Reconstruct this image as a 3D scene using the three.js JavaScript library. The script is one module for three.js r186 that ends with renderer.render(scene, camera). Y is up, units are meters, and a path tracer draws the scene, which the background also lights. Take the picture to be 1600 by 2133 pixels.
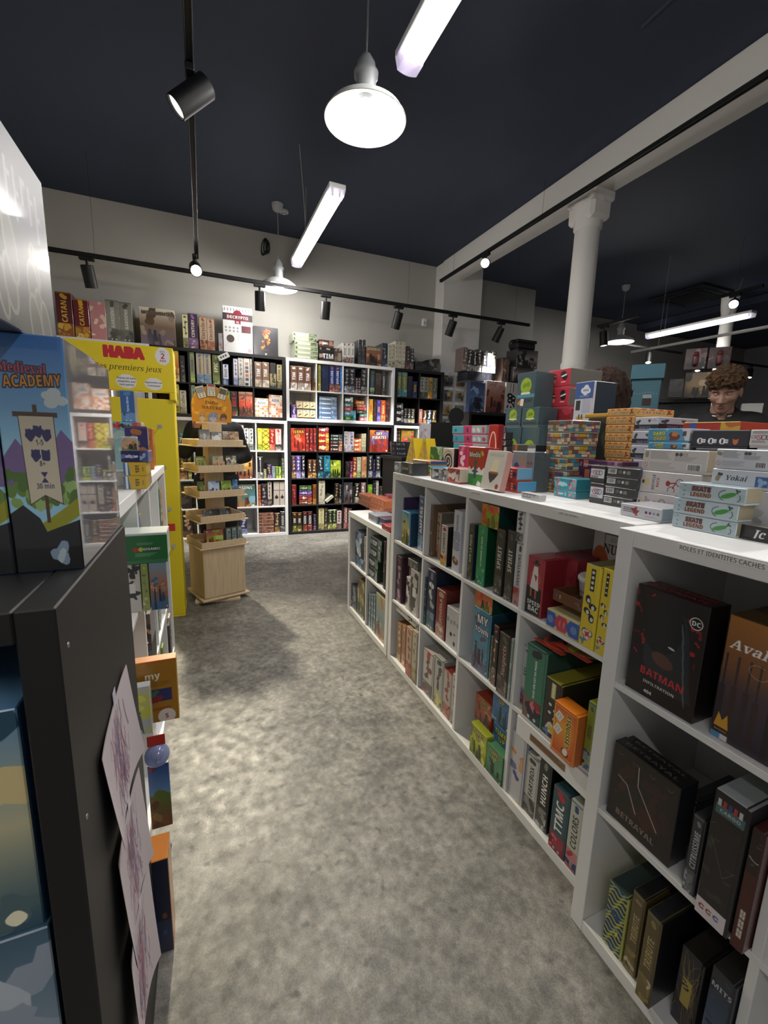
import * as THREE from 'three';
import { mergeGeometries } from 'three/addons/utils/BufferGeometryUtils.js';
import { MarchingCubes } from 'three/addons/objects/MarchingCubes.js';
import { ImprovedNoise } from 'three/addons/math/ImprovedNoise.js';
import { RectAreaLightUniformsLib } from 'three/addons/lights/RectAreaLightUniformsLib.js';

// ------------------------------------------------------------------ camera, light, exposure
const scene = new THREE.Scene();
scene.background = new THREE.Color(0x000000);
const camera = new THREE.PerspectiveCamera(100.29, 1600 / 2133, 0.05, 40);
camera.rotation.order = 'YXZ';
camera.position.set(0, 1.307, 0);
camera.rotation.set(-0.17497, -0.39946, 0.02823);
const renderer = new THREE.WebGLRenderer({ antialias: true });
renderer.toneMapping = THREE.LinearToneMapping;
renderer.toneMappingExposure = 1.75;
renderer.shadowMap.enabled = true;
RectAreaLightUniformsLib.init();
const TUBE = 26, PENDANT = 1.5, SHELF_SPOT = 14, BARE_SPOT = 5, FLOOR_SPOT = 26;   // strengths of the lamps built below
const WARM = new THREE.Color(1, 0.9, 0.68), LAMP_WHITE = new THREE.Color(1, 0.965, 0.915);

// ------------------------------------------------------------------ helpers
let seed = 7;
function rnd() { seed = (seed + 0x6d2b79f5) | 0; let t = Math.imul(seed ^ (seed >>> 15), 1 | seed); t = (t + Math.imul(t ^ (t >>> 7), 61 | t)) ^ t; return ((t ^ (t >>> 14)) >>> 0) / 4294967296; }
const used = {};
function numbered(n) { const k = used[n] = (used[n] ?? -1) + 1; return k ? n + '_' + String(k).padStart(3, '0') : n; }
function shadow(m) { m.castShadow = m.receiveShadow = true; return m; }
function part(name, geo, mat, parent, pos, rot) {
  const m = shadow(new THREE.Mesh(geo, mat)); m.name = numbered(name);
  if (pos) m.position.set(...pos); if (rot) m.rotation.set(...rot);
  (parent ?? scene).add(m); return m;
}
function tag(o, label, category, group) { o.userData.label = label; o.userData.category = category; if (group) o.userData.group = group; return o; }
function thing(name, label, category, pos = [0, 0, 0], turn = 0, group) {
  const o = new THREE.Group(); o.name = numbered(name); scene.add(o); o.position.set(...pos); o.rotation.y = turn; return tag(o, label, category, group);
}
function struct(name, geo, mat, pos, parent) { const m = part(name, geo, mat, parent, pos); if (!parent) m.userData.kind = 'structure'; return m; }
const std = (color, roughness = 0.6, more = {}) => new THREE.MeshStandardMaterial({ color, roughness, ...more });

// a box with chamfered edges whose front is at z = 0 and whose base is at y = 0; f gives each face its place in an atlas
const SIDES = ['px', 'nx', 'py', 'ny', 'pz', 'nz'];
function boxGeo(w, h, d, c = 0.0015, f = null) {
  c = Math.min(c, w / 4, h / 4, d / 4);
  const H = [w / 2, h / 2, d / 2], pos = [], nor = [], uv = [];
  const P = (s, a) => [0, 1, 2].map(i => s[i] * (H[i] - (i === a ? 0 : c)));
  const tex = (p, a, s) => {
    const x = p[0] / w + 0.5, y = p[1] / h + 0.5, z = p[2] / d + 0.5;
    let u, v; if (a === 2) { u = s > 0 ? x : 1 - x; v = y; } else if (a === 0) { u = s > 0 ? 1 - z : z; v = y; } else { u = x; v = s > 0 ? 1 - z : z; }
    const r = f ? f[SIDES[a * 2 + (s > 0 ? 0 : 1)]] ?? f.all : null;
    return r ? [r[0] + (r[2] - r[0]) * u, r[1] + (r[3] - r[1]) * v] : [u * (a === 0 ? d : w), v * (a === 1 ? d : h)];
  };
  const poly = (q, out, a, s) => {
    const e1 = q[1].map((v, i) => v - q[0][i]), e2 = q[2].map((v, i) => v - q[0][i]);
    const n = [e1[1] * e2[2] - e1[2] * e2[1], e1[2] * e2[0] - e1[0] * e2[2], e1[0] * e2[1] - e1[1] * e2[0]];
    if (n[0] * out[0] + n[1] * out[1] + n[2] * out[2] < 0) q = q.slice().reverse();
    const l = Math.hypot(...out), N = out.map(v => v / l);
    for (let i = 1; i + 1 < q.length; i++) for (const p of [q[0], q[i], q[i + 1]]) { pos.push(p[0], p[1] + H[1], p[2] - H[2]); nor.push(...N); uv.push(...tex(p, a, s)); }
  };
  for (let a = 0; a < 3; a++) for (const s of [1, -1]) {
    const b = (a + 1) % 3, t = (a + 2) % 3;
    const S = (x, y) => { const r = [0, 0, 0]; r[a] = s; r[b] = x; r[t] = y; return r; };
    const out = [0, 0, 0]; out[a] = s;
    poly([S(-1, -1), S(1, -1), S(1, 1), S(-1, 1)].map(q => P(q, a)), out, a, s);
    for (const s2 of [1, -1]) {
      const o2 = [0, 0, 0]; o2[a] = s; o2[b] = s2;
      poly([P(S(s2, -1), a), P(S(s2, 1), a), P(S(s2, 1), b), P(S(s2, -1), b)], o2, a, s);
      if (a === 0) for (const s3 of [1, -1]) { const q = [s, s2, s3]; poly([P(q, 0), P(q, 1), P(q, 2)], q, 0, s); }
    }
  }
  const g = new THREE.BufferGeometry();
  g.setAttribute('position', new THREE.Float32BufferAttribute(pos, 3)); g.setAttribute('normal', new THREE.Float32BufferAttribute(nor, 3)); g.setAttribute('uv', new THREE.Float32BufferAttribute(uv, 2));
  return g;
}
const cbox = (w, h, d, c = 0.002, x = 0, y = 0, z = 0) => boxGeo(w, h, d, c).translate(x, y, z + d / 2);   // same, centred in depth, base at y
function slab(x0, x1, y0, y1, z0, z1, c = 0.002) { return boxGeo(x1 - x0, y1 - y0, z1 - z0, c).translate((x0 + x1) / 2, y0, z1); }
const merge = (a) => mergeGeometries(a.map(g => { g = g.index ? g.toNonIndexed() : g; return g; }));
function tube(points, r, seg = 24, sides = 8) { return new THREE.TubeGeometry(new THREE.CatmullRomCurve3(points.map(p => new THREE.Vector3(...p))), seg, r, sides); }
const lathe = (pts, n = 32) => new THREE.LatheGeometry(pts.map(p => new THREE.Vector2(...p)), n);

// ------------------------------------------------------------------ printed cardboard: prints are packed into atlas pages
const PAGE = 2048, pages = [];
function newPage() {
  const cv = document.createElement('canvas'); cv.width = cv.height = PAGE; const g = cv.getContext('2d'); g.fillStyle = '#888'; g.fillRect(0, 0, PAGE, PAGE);
  const t = new THREE.CanvasTexture(cv); t.colorSpace = THREE.SRGBColorSpace;
  pages.push({ g, t, x: 0, y: 0, row: 0, swatch: {},
    gloss: new THREE.MeshPhysicalMaterial({ map: t, roughness: 0.42, clearcoat: 0.55, clearcoatRoughness: 0.16 }),
    matt: new THREE.MeshStandardMaterial({ map: t, roughness: 0.62 }),
    satin: new THREE.MeshPhysicalMaterial({ map: t, roughness: 0.34, specularIntensity: 0.7, clearcoat: 0.12, clearcoatRoughness: 0.05 }),
    wrap: new THREE.MeshPhysicalMaterial({ map: t, roughness: 0.3, clearcoat: 0.8, clearcoatRoughness: 0.03 }) });
  return pages[pages.length - 1];
}
function alloc(w, h) {
  w = Math.round(w); h = Math.round(h);
  for (let k = 0; ; k++) {
    const p = pages[k] ?? newPage();
    if (p.x + w + 4 > PAGE) { if (p.y + p.row + h + 4 > PAGE - 48) continue; p.y += p.row; p.x = 0; p.row = 0; }
    if (p.y + h + 4 > PAGE - 48) continue;
    const x = p.x + 2, y = p.y + 2; p.x += w + 4; p.row = Math.max(p.row, h + 4);
    return { p, x, y, w, h, uv: [(x + 0.5) / PAGE, 1 - (y + h - 0.5) / PAGE, (x + w - 0.5) / PAGE, 1 - (y + 0.5) / PAGE] };
  }
}
function paint(w, h, draw) {   // draw(g, w, h) in a fresh place; returns {p, uv}
  const a = alloc(w, h), g = a.p.g;
  g.save(); g.beginPath(); g.rect(a.x - 2, a.y - 2, a.w + 4, a.h + 4); g.clip(); g.translate(a.x, a.y); draw(g, a.w, a.h); g.restore();
  return a;
}
function swatch(p, color) {   // a flat colour in the strip kept free at the foot of each page
  if (p.swatch[color]) return p.swatch[color];
  const n = Object.keys(p.swatch).length, x = (n % 256) * 8, y = PAGE - 48 + Math.floor(n / 256) * 8;
  p.g.fillStyle = color; p.g.fillRect(x, y, 8, 8);
  return p.swatch[color] = [(x + 3) / PAGE, 1 - (y + 5) / PAGE, (x + 5) / PAGE, 1 - (y + 3) / PAGE];
}
function word(g, s, x, y, maxW, maxH, color, o = {}) {
  const fam = o.font ?? 'sans-serif', wt = o.weight ?? 'bold';
  let fs = maxH; g.font = `${wt} ${fs}px ${fam}`; const w = g.measureText(s).width; if (w > maxW) fs *= maxW / w;
  if (fs < 2) return; g.font = `${wt} ${fs}px ${fam}`; g.textAlign = o.align ?? 'center'; g.textBaseline = 'middle';
  g.save(); g.translate(x, y); if (o.rot) g.rotate(o.rot);
  if (o.edge) { g.strokeStyle = o.edge; g.lineWidth = fs * 0.18; g.lineJoin = 'round'; g.strokeText(s, 0, 0); }
  g.fillStyle = color; g.fillText(s, 0, 0); g.restore();
}
const pick = a => a[Math.floor(rnd() * a.length)];
function blob(g, x, y, r, color, k = 7, wob = 0.4) {
  g.fillStyle = color; g.beginPath(); const ph = rnd() * 6;
  for (let i = 0; i <= k * 3; i++) { const a = i / (k * 3) * Math.PI * 2, q = r * (1 + wob * Math.sin(a * (2 + k % 3) + ph) * 0.6 + wob * 0.4 * (rnd() - 0.5)); g.lineTo(x + Math.cos(a) * q, y + Math.sin(a) * q); }
  g.fill();
}
const rgb = c => { c = c.replace('#', ''); if (c.length === 3) c = [...c].map(q => q + q).join(''); return [0, 2, 4].map(i => parseInt(c.slice(i, i + 2), 16)); };
const mix = (a, b, t) => { a = rgb(a); b = rgb(b); return '#' + a.map((v, i) => Math.round(v + (b[i] - v) * t).toString(16).padStart(2, '0')).join(''); };
function speckle(g, w, h, n, colors, r0, r1) { for (let i = 0; i < n; i++) blob(g, rnd() * w, rnd() * h, r0 + rnd() * (r1 - r0), pick(colors), 5, 0.6); }
function fill(g, w, h, c) { g.fillStyle = c; g.fillRect(-2, -2, w + 4, h + 4); }
function scenery(g, x, y, w, h, base, acc) {   // an anonymous illustrated scene
  g.save(); g.beginPath(); g.rect(x, y, w, h); g.clip();
  const a0 = acc[0], a1 = acc[1] ?? mix(a0, '#000000', 0.4), gr = g.createLinearGradient(0, y, 0, y + h);
  gr.addColorStop(0, base); gr.addColorStop(0.5, mix(base, a0, 0.8)); gr.addColorStop(1, a1); g.fillStyle = gr; g.fillRect(x, y, w, h);
  for (let i = 0; i < 12; i++) blob(g, x + rnd() * w, y + rnd() * h, (0.06 + rnd() * 0.14) * Math.min(w, h), pick([mix(a0, base, 0.5), a0, mix(a0, '#ffffff', 0.3), a1]), 6, 0.8);
  for (let i = 0; i < 4; i++) { const bx = x + (0.15 + 0.7 * rnd()) * w, bw = w * (0.05 + 0.07 * rnd()), bh = h * (0.25 + 0.25 * rnd()), c = mix(a1, '#000000', 0.3 + rnd() * 0.4);
    g.fillStyle = c; g.beginPath(); g.moveTo(bx - bw, y + h); g.lineTo(bx - bw * 0.5, y + h - bh); g.lineTo(bx + bw * 0.5, y + h - bh * 0.95); g.lineTo(bx + bw * 1.2, y + h); g.fill(); blob(g, bx, y + h - bh * 1.05, bw * 0.55, c, 5, 0.2); }
  for (let i = 0; i < 7; i++) blob(g, x + rnd() * w, y + h * (0.85 + rnd() * 0.15), h * 0.07, mix(a1, a0, rnd() * 0.5), 5, 0.5);
  g.restore();
}
function barcode(g, x, y, w, h) { g.fillStyle = '#d8d8d8'; g.fillRect(x, y, w, h); g.fillStyle = '#222'; for (let q = x + w * 0.08; q < x + w * 0.9;) { const b = w * (0.012 + rnd() * 0.03); g.fillRect(q, y + h * 0.1, b, h * 0.75); q += b + w * (0.012 + rnd() * 0.03); } }
function rules(g, x, y, w, h, n, color) { g.fillStyle = color; for (let i = 0; i < n; i++) g.fillRect(x, y + h * i / n, w * (0.7 + 0.3 * rnd()), Math.max(1, h / n * 0.35)); }
const STYLE = {
  P(g, w, h, b, acc) { fill(g, w, h, b); for (let i = 0; i < 6; i++) blob(g, rnd() * w, rnd() * h, Math.min(w, h) * (0.1 + 0.25 * rnd()), mix(b, pick(acc), 0.5 + 0.4 * rnd()), 6, 0.7); },
  S(g, w, h, b, acc, tc, title) {
    fill(g, w, h, b); const u = Math.min(w, h);
    g.save(); g.beginPath(); g.rect(-2, h * 0.7, w + 4, h * 0.32); g.clip(); fill(g, w, h, mix(b, acc[acc.length > 1 ? 1 : 0], 0.45)); for (let i = 0; i < 9; i++) blob(g, rnd() * w, h * (0.72 + rnd() * 0.28), u * (0.1 + 0.22 * rnd()), mix(pick(acc), pick([b, '#ffffff', '#000000']), rnd() * 0.45), 6, 0.7); g.restore();
    g.fillStyle = mix(b, acc[0], 0.55); g.fillRect(-2, -2, w + 4, h * 0.035 + 2);
    blob(g, w / 2, h * 0.1, u * 0.2, acc[0], 6, 0.5);
    if (title) word(g, title, w / 2, h * 0.43, h * 0.5, w * 0.62, tc, { rot: -Math.PI / 2, font: title === title.toUpperCase() ? 'sans-serif' : 'serif' });
    else { for (let i = 0; i < 3; i++) blob(g, w * (0.35 + 0.3 * rnd()), h * (0.25 + 0.16 * i), u * (0.14 + 0.1 * rnd()), mix(tc, acc[0], rnd() * 0.6), 6, 0.6); g.fillStyle = mix(acc[0], tc, 0.4); g.fillRect(w * 0.44, h * 0.2, w * 0.1, h * 0.42); }
    for (let i = 0; i < 2; i++) { g.fillStyle = mix(tc, b, 0.3); g.beginPath(); g.arc(w * (0.35 + 0.3 * i), h * 0.95, u * 0.07, 0, 7); g.fill(); }
  },
  C(g, w, h, b, acc, tc, title) { scenery(g, -2, -2, w + 4, h + 4, b, acc); if (title) { const t = title.split(' '); if (t.length > 1 && h > w * 0.6) t.forEach((s, i) => word(g, s, w * 0.5, h * (0.16 + 0.17 * i), w * 0.8, h * 0.18, tc, { edge: mix(b, '#000000', 0.6), rot: -0.05 })); else word(g, title, w / 2, h * 0.14, w * 0.88, h * 0.18, tc, { edge: mix(b, '#000000', 0.5) }); } blob(g, w * 0.9, h * 0.93, Math.min(w, h) * 0.04, mix(tc, '#ffffff', 0.4), 5, 0.1); },
  H(g, w, h, b, acc, tc, title) {
    fill(g, w, h, b); g.save(); g.beginPath(); g.rect(w * 0.68, -2, w * 0.33, h + 4); g.clip(); g.fillStyle = mix(b, acc[0], 0.35); g.fillRect(w * 0.68, -2, w, h + 4); for (let i = 0; i < 8; i++) blob(g, w * (0.68 + rnd() * 0.32), rnd() * h, h * (0.1 + 0.25 * rnd()), mix(pick(acc), pick([b, '#ffffff', '#000000']), rnd() * 0.4), 6, 0.7); g.restore();
    blob(g, w * 0.07, h * 0.5, h * 0.24, acc[0], 6, 0.4); if (acc[1]) { g.fillStyle = acc[1]; g.fillRect(w * 0.13, -2, w * 0.12, h + 4); }
    if (title) word(g, title, w * 0.4, h * 0.52, w * 0.5, h * 0.62, tc); else for (let i = 0; i < 4; i++) blob(g, w * (0.25 + i * 0.1), h * 0.5, h * (0.12 + 0.12 * rnd()), mix(tc, acc[0], rnd() * 0.7), 6, 0.5);
    g.fillStyle = mix(b, '#000000', 0.25); g.fillRect(-2, h * 0.9, w + 4, h * 0.02);
  },
  B(g, w, h, b, acc, tc) { fill(g, w, h, b); if (acc[1] && rgb(b)[0] < 80) { fill(g, w, h, b); g.fillStyle = acc[1]; g.fillRect(-2, -2, w + 4, h * 0.14); g.fillStyle = acc[0]; g.fillRect(w * 0.04, h * 0.2, w * 0.92, h * 0.52); }
    word(g, 'CE', w * 0.16, h * 0.4, w * 0.2, h * 0.3, tc, { weight: 'normal' }); for (let i = 0; i < 3; i++) { g.strokeStyle = i ? tc : '#a03030'; g.lineWidth = h * 0.03; g.beginPath(); g.arc(w * (0.36 + 0.17 * i), h * 0.42, h * 0.12, 0, 7); g.stroke(); if (!i) { g.beginPath(); g.moveTo(w * 0.31, h * 0.34); g.lineTo(w * 0.41, h * 0.5); g.stroke(); } } rules(g, w * 0.1, h * 0.6, w * 0.6, h * 0.12, 3, mix(tc, b, 0.4)); if (rgb(b)[0] > 80) rules(g, w * 0.1, h * 0.1, w * 0.8, h * 0.14, 3, mix(tc, b, 0.3)); },
  back(g, w, h, b, acc, tc) { fill(g, w, h, b); blob(g, w * 0.07, h * 0.25, h * 0.12, '#8a8068', 6, 0.4); rules(g, w * 0.13, h * 0.1, w * 0.34, h * 0.36, 7, '#777'); rules(g, w * 0.52, h * 0.3, w * 0.34, h * 0.2, 5, '#888'); word(g, 'CE', w * 0.68, h * 0.2, w * 0.1, h * 0.17, '#333', { weight: 'normal' }); for (let i = 0; i < 2; i++) { g.fillStyle = '#444'; g.beginPath(); g.arc(w * (0.55 + 0.06 * i), h * 0.2, h * 0.08, 0, 7); g.fill(); } g.strokeStyle = '#a04848'; g.lineWidth = h * 0.02; g.beginPath(); g.arc(w * 0.07, h * 0.72, h * 0.1, 0, 7); g.moveTo(w * 0.045, h * 0.64); g.lineTo(w * 0.095, h * 0.8); g.stroke(); rules(g, w * 0.13, h * 0.6, w * 0.45, h * 0.28, 5, '#888'); barcode(g, w * 0.72, h * 0.58, w * 0.2, h * 0.32); },
  bar(g, w, h, b, acc, tc) { fill(g, w, h, b); barcode(g, w * 0.06, h * 0.18, w * 0.26, h * 0.5); word(g, 'CE', w * 0.43, h * 0.45, w * 0.1, h * 0.36, tc, { weight: 'normal' }); g.fillStyle = tc; g.beginPath(); g.arc(w * 0.55, h * 0.46, h * 0.15, 0, 7); g.fill(); g.fillStyle = '#77706a'; g.fillRect(w * 0.62, h * 0.3, w * 0.11, h * 0.34); },
  decrypto(g, w, h, b, acc, tc) {
    fill(g, w, h, b); speckle(g, w, h, 14, ['#c8c8c8', '#bcbcc0'], w * 0.02, w * 0.05);
    for (let i = 0; i < 9; i++) { g.fillStyle = '#778'; g.fillRect(w * (0.06 + 0.1 * i), h * 0.04, w * 0.03, h * 0.06); }
    g.fillStyle = '#2c2c34'; g.fillRect(0, h * 0.15, w, h * 0.15); g.fillStyle = acc[0]; g.beginPath(); g.arc(w / 2, h * 0.17, w * 0.15, 0, 7); g.fill(); g.fillRect(w * 0.12, h * 0.16, w * 0.76, h * 0.13); word(g, 'DECRYPTO', w / 2, h * 0.225, w * 0.72, h * 0.1, '#ececec', { edge: '#2a1014' });
    g.fillStyle = acc[0]; g.fillRect(w * 0.4, h * 0.29, w * 0.2, h * 0.08); word(g, 'XL', w / 2, h * 0.33, w * 0.16, h * 0.06, '#eee');
    g.fillStyle = '#5a1a20'; g.fillRect(w * 0.62, h * 0.4, w * 0.32, h * 0.15); g.fillStyle = '#3a2426'; g.beginPath(); g.arc(w * 0.24, h * 0.7, w * 0.13, 0, 7); g.fill();
    for (let i = 0; i < 4; i++) for (let j = 0; j < 2; j++) { g.fillStyle = '#888c90'; g.beginPath(); g.arc(w * (0.1 + 0.13 * i), h * (0.46 + 0.07 * j), w * 0.035, 0, 7); g.fill(); }
    g.strokeStyle = '#9a9a9a'; g.lineWidth = w * 0.01; g.strokeRect(w * 0.5, h * 0.62, w * 0.42, h * 0.2); g.fillStyle = '#f2f2f2'; g.beginPath(); g.arc(w * 0.5, h * 0.78, w * 0.09, 0, 7); g.fill(); g.fillStyle = '#b02030'; g.beginPath(); g.arc(w * 0.88, h * 0.93, w * 0.07, 0, 7); g.fill();
  },
  icons(g, w, h, b, acc) { fill(g, w, h, b); for (let i = 0; i < 5; i++) { g.fillStyle = acc[i % 3]; g.fillRect(w * 0.25, h * (0.14 + 0.14 * i), w * 0.5, h * 0.1); } g.fillStyle = '#151515'; g.fillRect(w * 0.2, h * 0.88, w * 0.5, h * 0.09); },
  tiles(g, w, h, b, acc, tc, title) { fill(g, w, h, b); const n = 6, s = w / n; for (let i = 0; i < n; i++) for (let j = 0; j < h / s; j++) if (rnd() < 0.62) { g.fillStyle = pick([acc[0], acc[1], mix(acc[0], '#ffffff', 0.4), acc[0]]); g.fillRect(i * s + 1, h - (j + 1) * s, s - 2, s - 2); g.fillStyle = mix(b, acc[0], 0.3); g.beginPath(); g.arc((i + 0.5) * s, h - (j + 0.5) * s, s * 0.2, 0, 7); g.fill(); } g.fillStyle = b; g.beginPath(); g.ellipse(w / 2, h * 0.24, w * 0.42, h * 0.17, 0, 0, 7); g.fill(); word(g, title, w / 2, h * 0.25, w * 0.6, h * 0.2, tc); },
  exp(g, w, h, b, acc, tc, title) { fill(g, w, h, b); g.fillStyle = acc[0]; g.fillRect(-2, -2, w + 4, h * 0.12); g.fillStyle = acc[1]; g.fillRect(-2, h * 0.84, w + 4, h * 0.2); word(g, title, w * 0.5, h * 0.24, w * 0.4, h * 0.2, '#222'); g.save(); g.translate(w * 0.5, h * 0.56); g.rotate(-0.5); g.fillStyle = '#4a4640'; g.beginPath(); g.ellipse(0, 0, w * 0.36, h * 0.06, 0, 0, 7); g.fill(); g.restore(); g.fillStyle = '#e0a020'; g.fillRect(w * 0.2, h * 0.8, w * 0.5, h * 0.05); },
  honey(g, w, h, b, acc) { fill(g, w, h, b); g.strokeStyle = acc[0]; g.lineWidth = w * 0.07; for (let i = -1; i < 6; i++) { g.beginPath(); g.moveTo(-2, h * i / 5); g.lineTo(w + 2, h * (i + 1.1) / 5); g.moveTo(w + 2, h * i / 5); g.lineTo(-2, h * (i + 1.1) / 5); g.stroke(); } g.fillStyle = '#e8e060'; g.beginPath(); g.arc(w / 2, h / 2, w * 0.3, 0, 7); g.fill(); },
  emb(g, w, h, b, acc) { fill(g, w, h, b); g.fillStyle = acc[0]; g.fillRect(-2, h * 0.34, w + 4, h * 0.02); g.beginPath(); g.arc(w / 2, h * 0.64, w * 0.3, 0, 7); g.moveTo(w / 2, h * 0.5); g.lineTo(w * 0.62, h * 0.6); g.lineTo(w * 0.38, h * 0.6); g.fill(); rules(g, w * 0.2, h * 0.08, w * 0.6, h * 0.1, 3, '#9a8f84'); },
  rings(g, w, h, b, acc, tc, title) { fill(g, w, h, b); g.strokeStyle = acc[0]; for (let i = 0; i < 5; i++) { g.lineWidth = w * 0.05; g.beginPath(); g.arc(w / 2, h * 0.5, w * (0.16 + 0.13 * i), 0, 7); g.stroke(); } word(g, title, w * 0.5, h * 0.2, h * 0.26, w * 0.34, '#3a5a80', { rot: -Math.PI / 2 }); blob(g, w * 0.45, h * 0.83, w * 0.34, '#7a4a48', 6, 0.4); blob(g, w * 0.5, h * 0.81, w * 0.16, '#c8a090', 6, 0.2); },
  cow(g, w, h, b, acc) { fill(g, w, h, b); for (let i = 0; i < 7; i++) blob(g, rnd() * w, rnd() * h, Math.min(w, h) * (0.14 + 0.3 * rnd()), acc[0], 7, 0.9); g.fillStyle = mix(b, '#ffffff', 0.4); g.fillRect(w * 0.3, h * 0.4, w * 0.4, h * 0.2); },
  dany(g, w, h, b, acc, tc, title) { fill(g, w, h, b); [...title].forEach((s, i) => word(g, s, w * (0.14 + 0.24 * i), h * 0.33 + (i % 2) * h * 0.02, w * 0.2, h * 0.13, tc, { font: 'serif' })); speckle(g, w, h * 0.2, 20, [mix(b, '#555555', 0.4)], 1, w * 0.02); g.fillStyle = tc; g.save(); g.translate(w * 0.4, h * 0.66); g.rotate(0.5); g.fillRect(-w * 0.08, -w * 0.08, w * 0.16, w * 0.16); g.restore(); g.beginPath(); g.arc(w * 0.66, h * 0.62, w * 0.05, 0, 7); g.fill(); g.fillRect(w * 0.6, h * 0.8, w * 0.14, h * 0.1); },
  speed(g, w, h, b, acc, tc) { fill(g, w, h, b); g.fillStyle = acc[0]; g.fillRect(-2, h * 0.52, w + 4, h); g.fillStyle = '#141414'; g.fillRect(w * 0.3, h * 0.1, w * 0.44, h * 0.025); g.fillRect(w * 0.42, h * 0.05, w * 0.2, h * 0.06); g.fillStyle = '#c86848'; g.fillRect(w * 0.26, h * 0.55, w * 0.09, h * 0.14); g.fillRect(w * 0.54, h * 0.55, w * 0.09, h * 0.16); g.strokeStyle = '#d08040'; g.lineWidth = w * 0.03; g.beginPath(); g.arc(w * 0.5, h * 0.36, w * 0.3, 0, 7); g.stroke(); g.fillStyle = acc[1]; g.beginPath(); g.moveTo(w * 0.38, h * 0.16); g.lineTo(w * 0.62, h * 0.16); g.lineTo(w * 0.74, h * 0.56); g.lineTo(w * 0.22, h * 0.54); g.fill(); g.fillStyle = b; g.beginPath(); g.moveTo(w * 0.42, h * 0.3); g.lineTo(w * 0.62, h * 0.32); g.lineTo(w * 0.56, h * 0.42); g.fill(); word(g, 'SPEED', w * 0.52, h * 0.79, w * 0.8, h * 0.1, tc); word(g, 'BAC', w * 0.52, h * 0.89, w * 0.8, h * 0.13, tc); },
  gems(g, w, h, b, acc) { fill(g, w, h, b); [[0.14, acc[0]], [0.5, acc[1]], [0.86, acc[0]]].forEach(([x, c]) => { g.fillStyle = c; g.beginPath(); for (let i = 0; i < 6; i++) g.lineTo(w * x + Math.cos(i * 1.047) * h * 0.52, h / 2 + Math.sin(i * 1.047) * h * 0.46); g.fill(); g.fillStyle = mix(c, '#ffffff', 0.3); g.beginPath(); g.arc(w * x, h / 2, h * 0.2, 0, 7); g.fill(); }); g.fillStyle = '#b02840'; g.fillRect(w * 0.47, h * 0.3, w * 0.06, h * 0.4); },
  faces(g, w, h, b, acc) { fill(g, w, h, b); g.fillStyle = acc[0]; g.fillRect(w * 0.38, h * 0.05, w * 0.26, h * 0.26); for (let i = 0; i < 4; i++) { g.fillStyle = '#d8d8d0'; g.beginPath(); g.arc(w * 0.5, h * (0.09 + 0.06 * i), w * 0.09, 0, 7); g.fill(); } for (let i = 0; i < 4; i++) { const x = w * (0.36 + 0.3 * (i % 2)), y = h * (0.42 + 0.07 * i); blob(g, x, y, w * 0.2, '#141414', 6, 0.3); g.fillStyle = '#e0e0dc'; g.beginPath(); g.ellipse(x + w * 0.03, y + h * 0.01, w * 0.1, h * 0.026, 0, 0, 7); g.fill(); g.fillStyle = '#222'; g.fillRect(x, y, w * 0.02, h * 0.006); g.fillRect(x + w * 0.06, y, w * 0.02, h * 0.006); } blob(g, w * 0.5, h * 0.83, w * 0.32, '#2a2424', 7, 0.3); blob(g, w * 0.5, h * 0.83, w * 0.28, '#d8d0c8', 7, 0.3); blob(g, w * 0.52, h * 0.83, w * 0.16, acc[1] ?? '#c02838', 5, 0.6); blob(g, w * 0.28, h * 0.92, w * 0.16, '#5878b0', 7, 0.9); },
  esq(g, w, h, b, acc, tc) { const gr = g.createRadialGradient(w * 0.4, h * 0.4, w * 0.1, w * 0.5, h * 0.5, h * 0.6); gr.addColorStop(0, '#e8a030'); gr.addColorStop(1, acc[0]); g.fillStyle = gr; g.fillRect(-2, -2, w + 4, h + 4); g.strokeStyle = '#e8c030'; g.lineWidth = w * 0.03; g.strokeRect(w * 0.06, h * 0.05, w * 0.88, h * 0.9); [[0.26, 0.24], [0.24, 0.5]].forEach(([x, y]) => { g.save(); g.translate(w * x, h * y); g.rotate(0.5); g.fillStyle = acc[1]; g.fillRect(-w * 0.13, -h * 0.09, w * 0.26, h * 0.18); g.strokeStyle = '#555'; g.lineWidth = 1; g.strokeRect(-w * 0.06, -h * 0.04, w * 0.12, h * 0.08); g.restore(); }); word(g, 'ESQUISSE?', w * 0.66, h * 0.42, h * 0.62, w * 0.26, tc, { rot: Math.PI / 2, edge: '#e8d060' }); blob(g, w * 0.62, h * 0.84, w * 0.12, '#e8e4dc', 6, 0.3); g.strokeStyle = '#14100c'; g.lineWidth = w * 0.03; g.beginPath(); g.arc(w * 0.62, h * 0.84, w * 0.14, 0, 4); g.stroke(); },
  bat(g, w, h, b, acc, tc) {   // only an anonymous dark mask shape with red splashes stands for the cover art
    fill(g, w, h, b); for (let i = 0; i < 26; i++) blob(g, w * (rnd() < 0.7 ? rnd() * 0.3 : 0.75 + rnd() * 0.25), h * (0.05 + rnd() * 0.6), w * (0.01 + 0.04 * rnd()), mix(acc[0], b, rnd() * 0.6), 6, 1.2);
    g.fillStyle = '#20282e'; g.beginPath(); g.moveTo(w * 0.24, h * 0.7); g.bezierCurveTo(w * 0.1, h * 0.1, w * 0.5, h * 0.02, w * 0.72, h * 0.16); g.bezierCurveTo(w * 0.9, h * 0.4, w * 0.82, h * 0.6, w * 0.95, h * 0.86); g.lineTo(w * 0.6, h * 0.86); g.fill();
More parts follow.
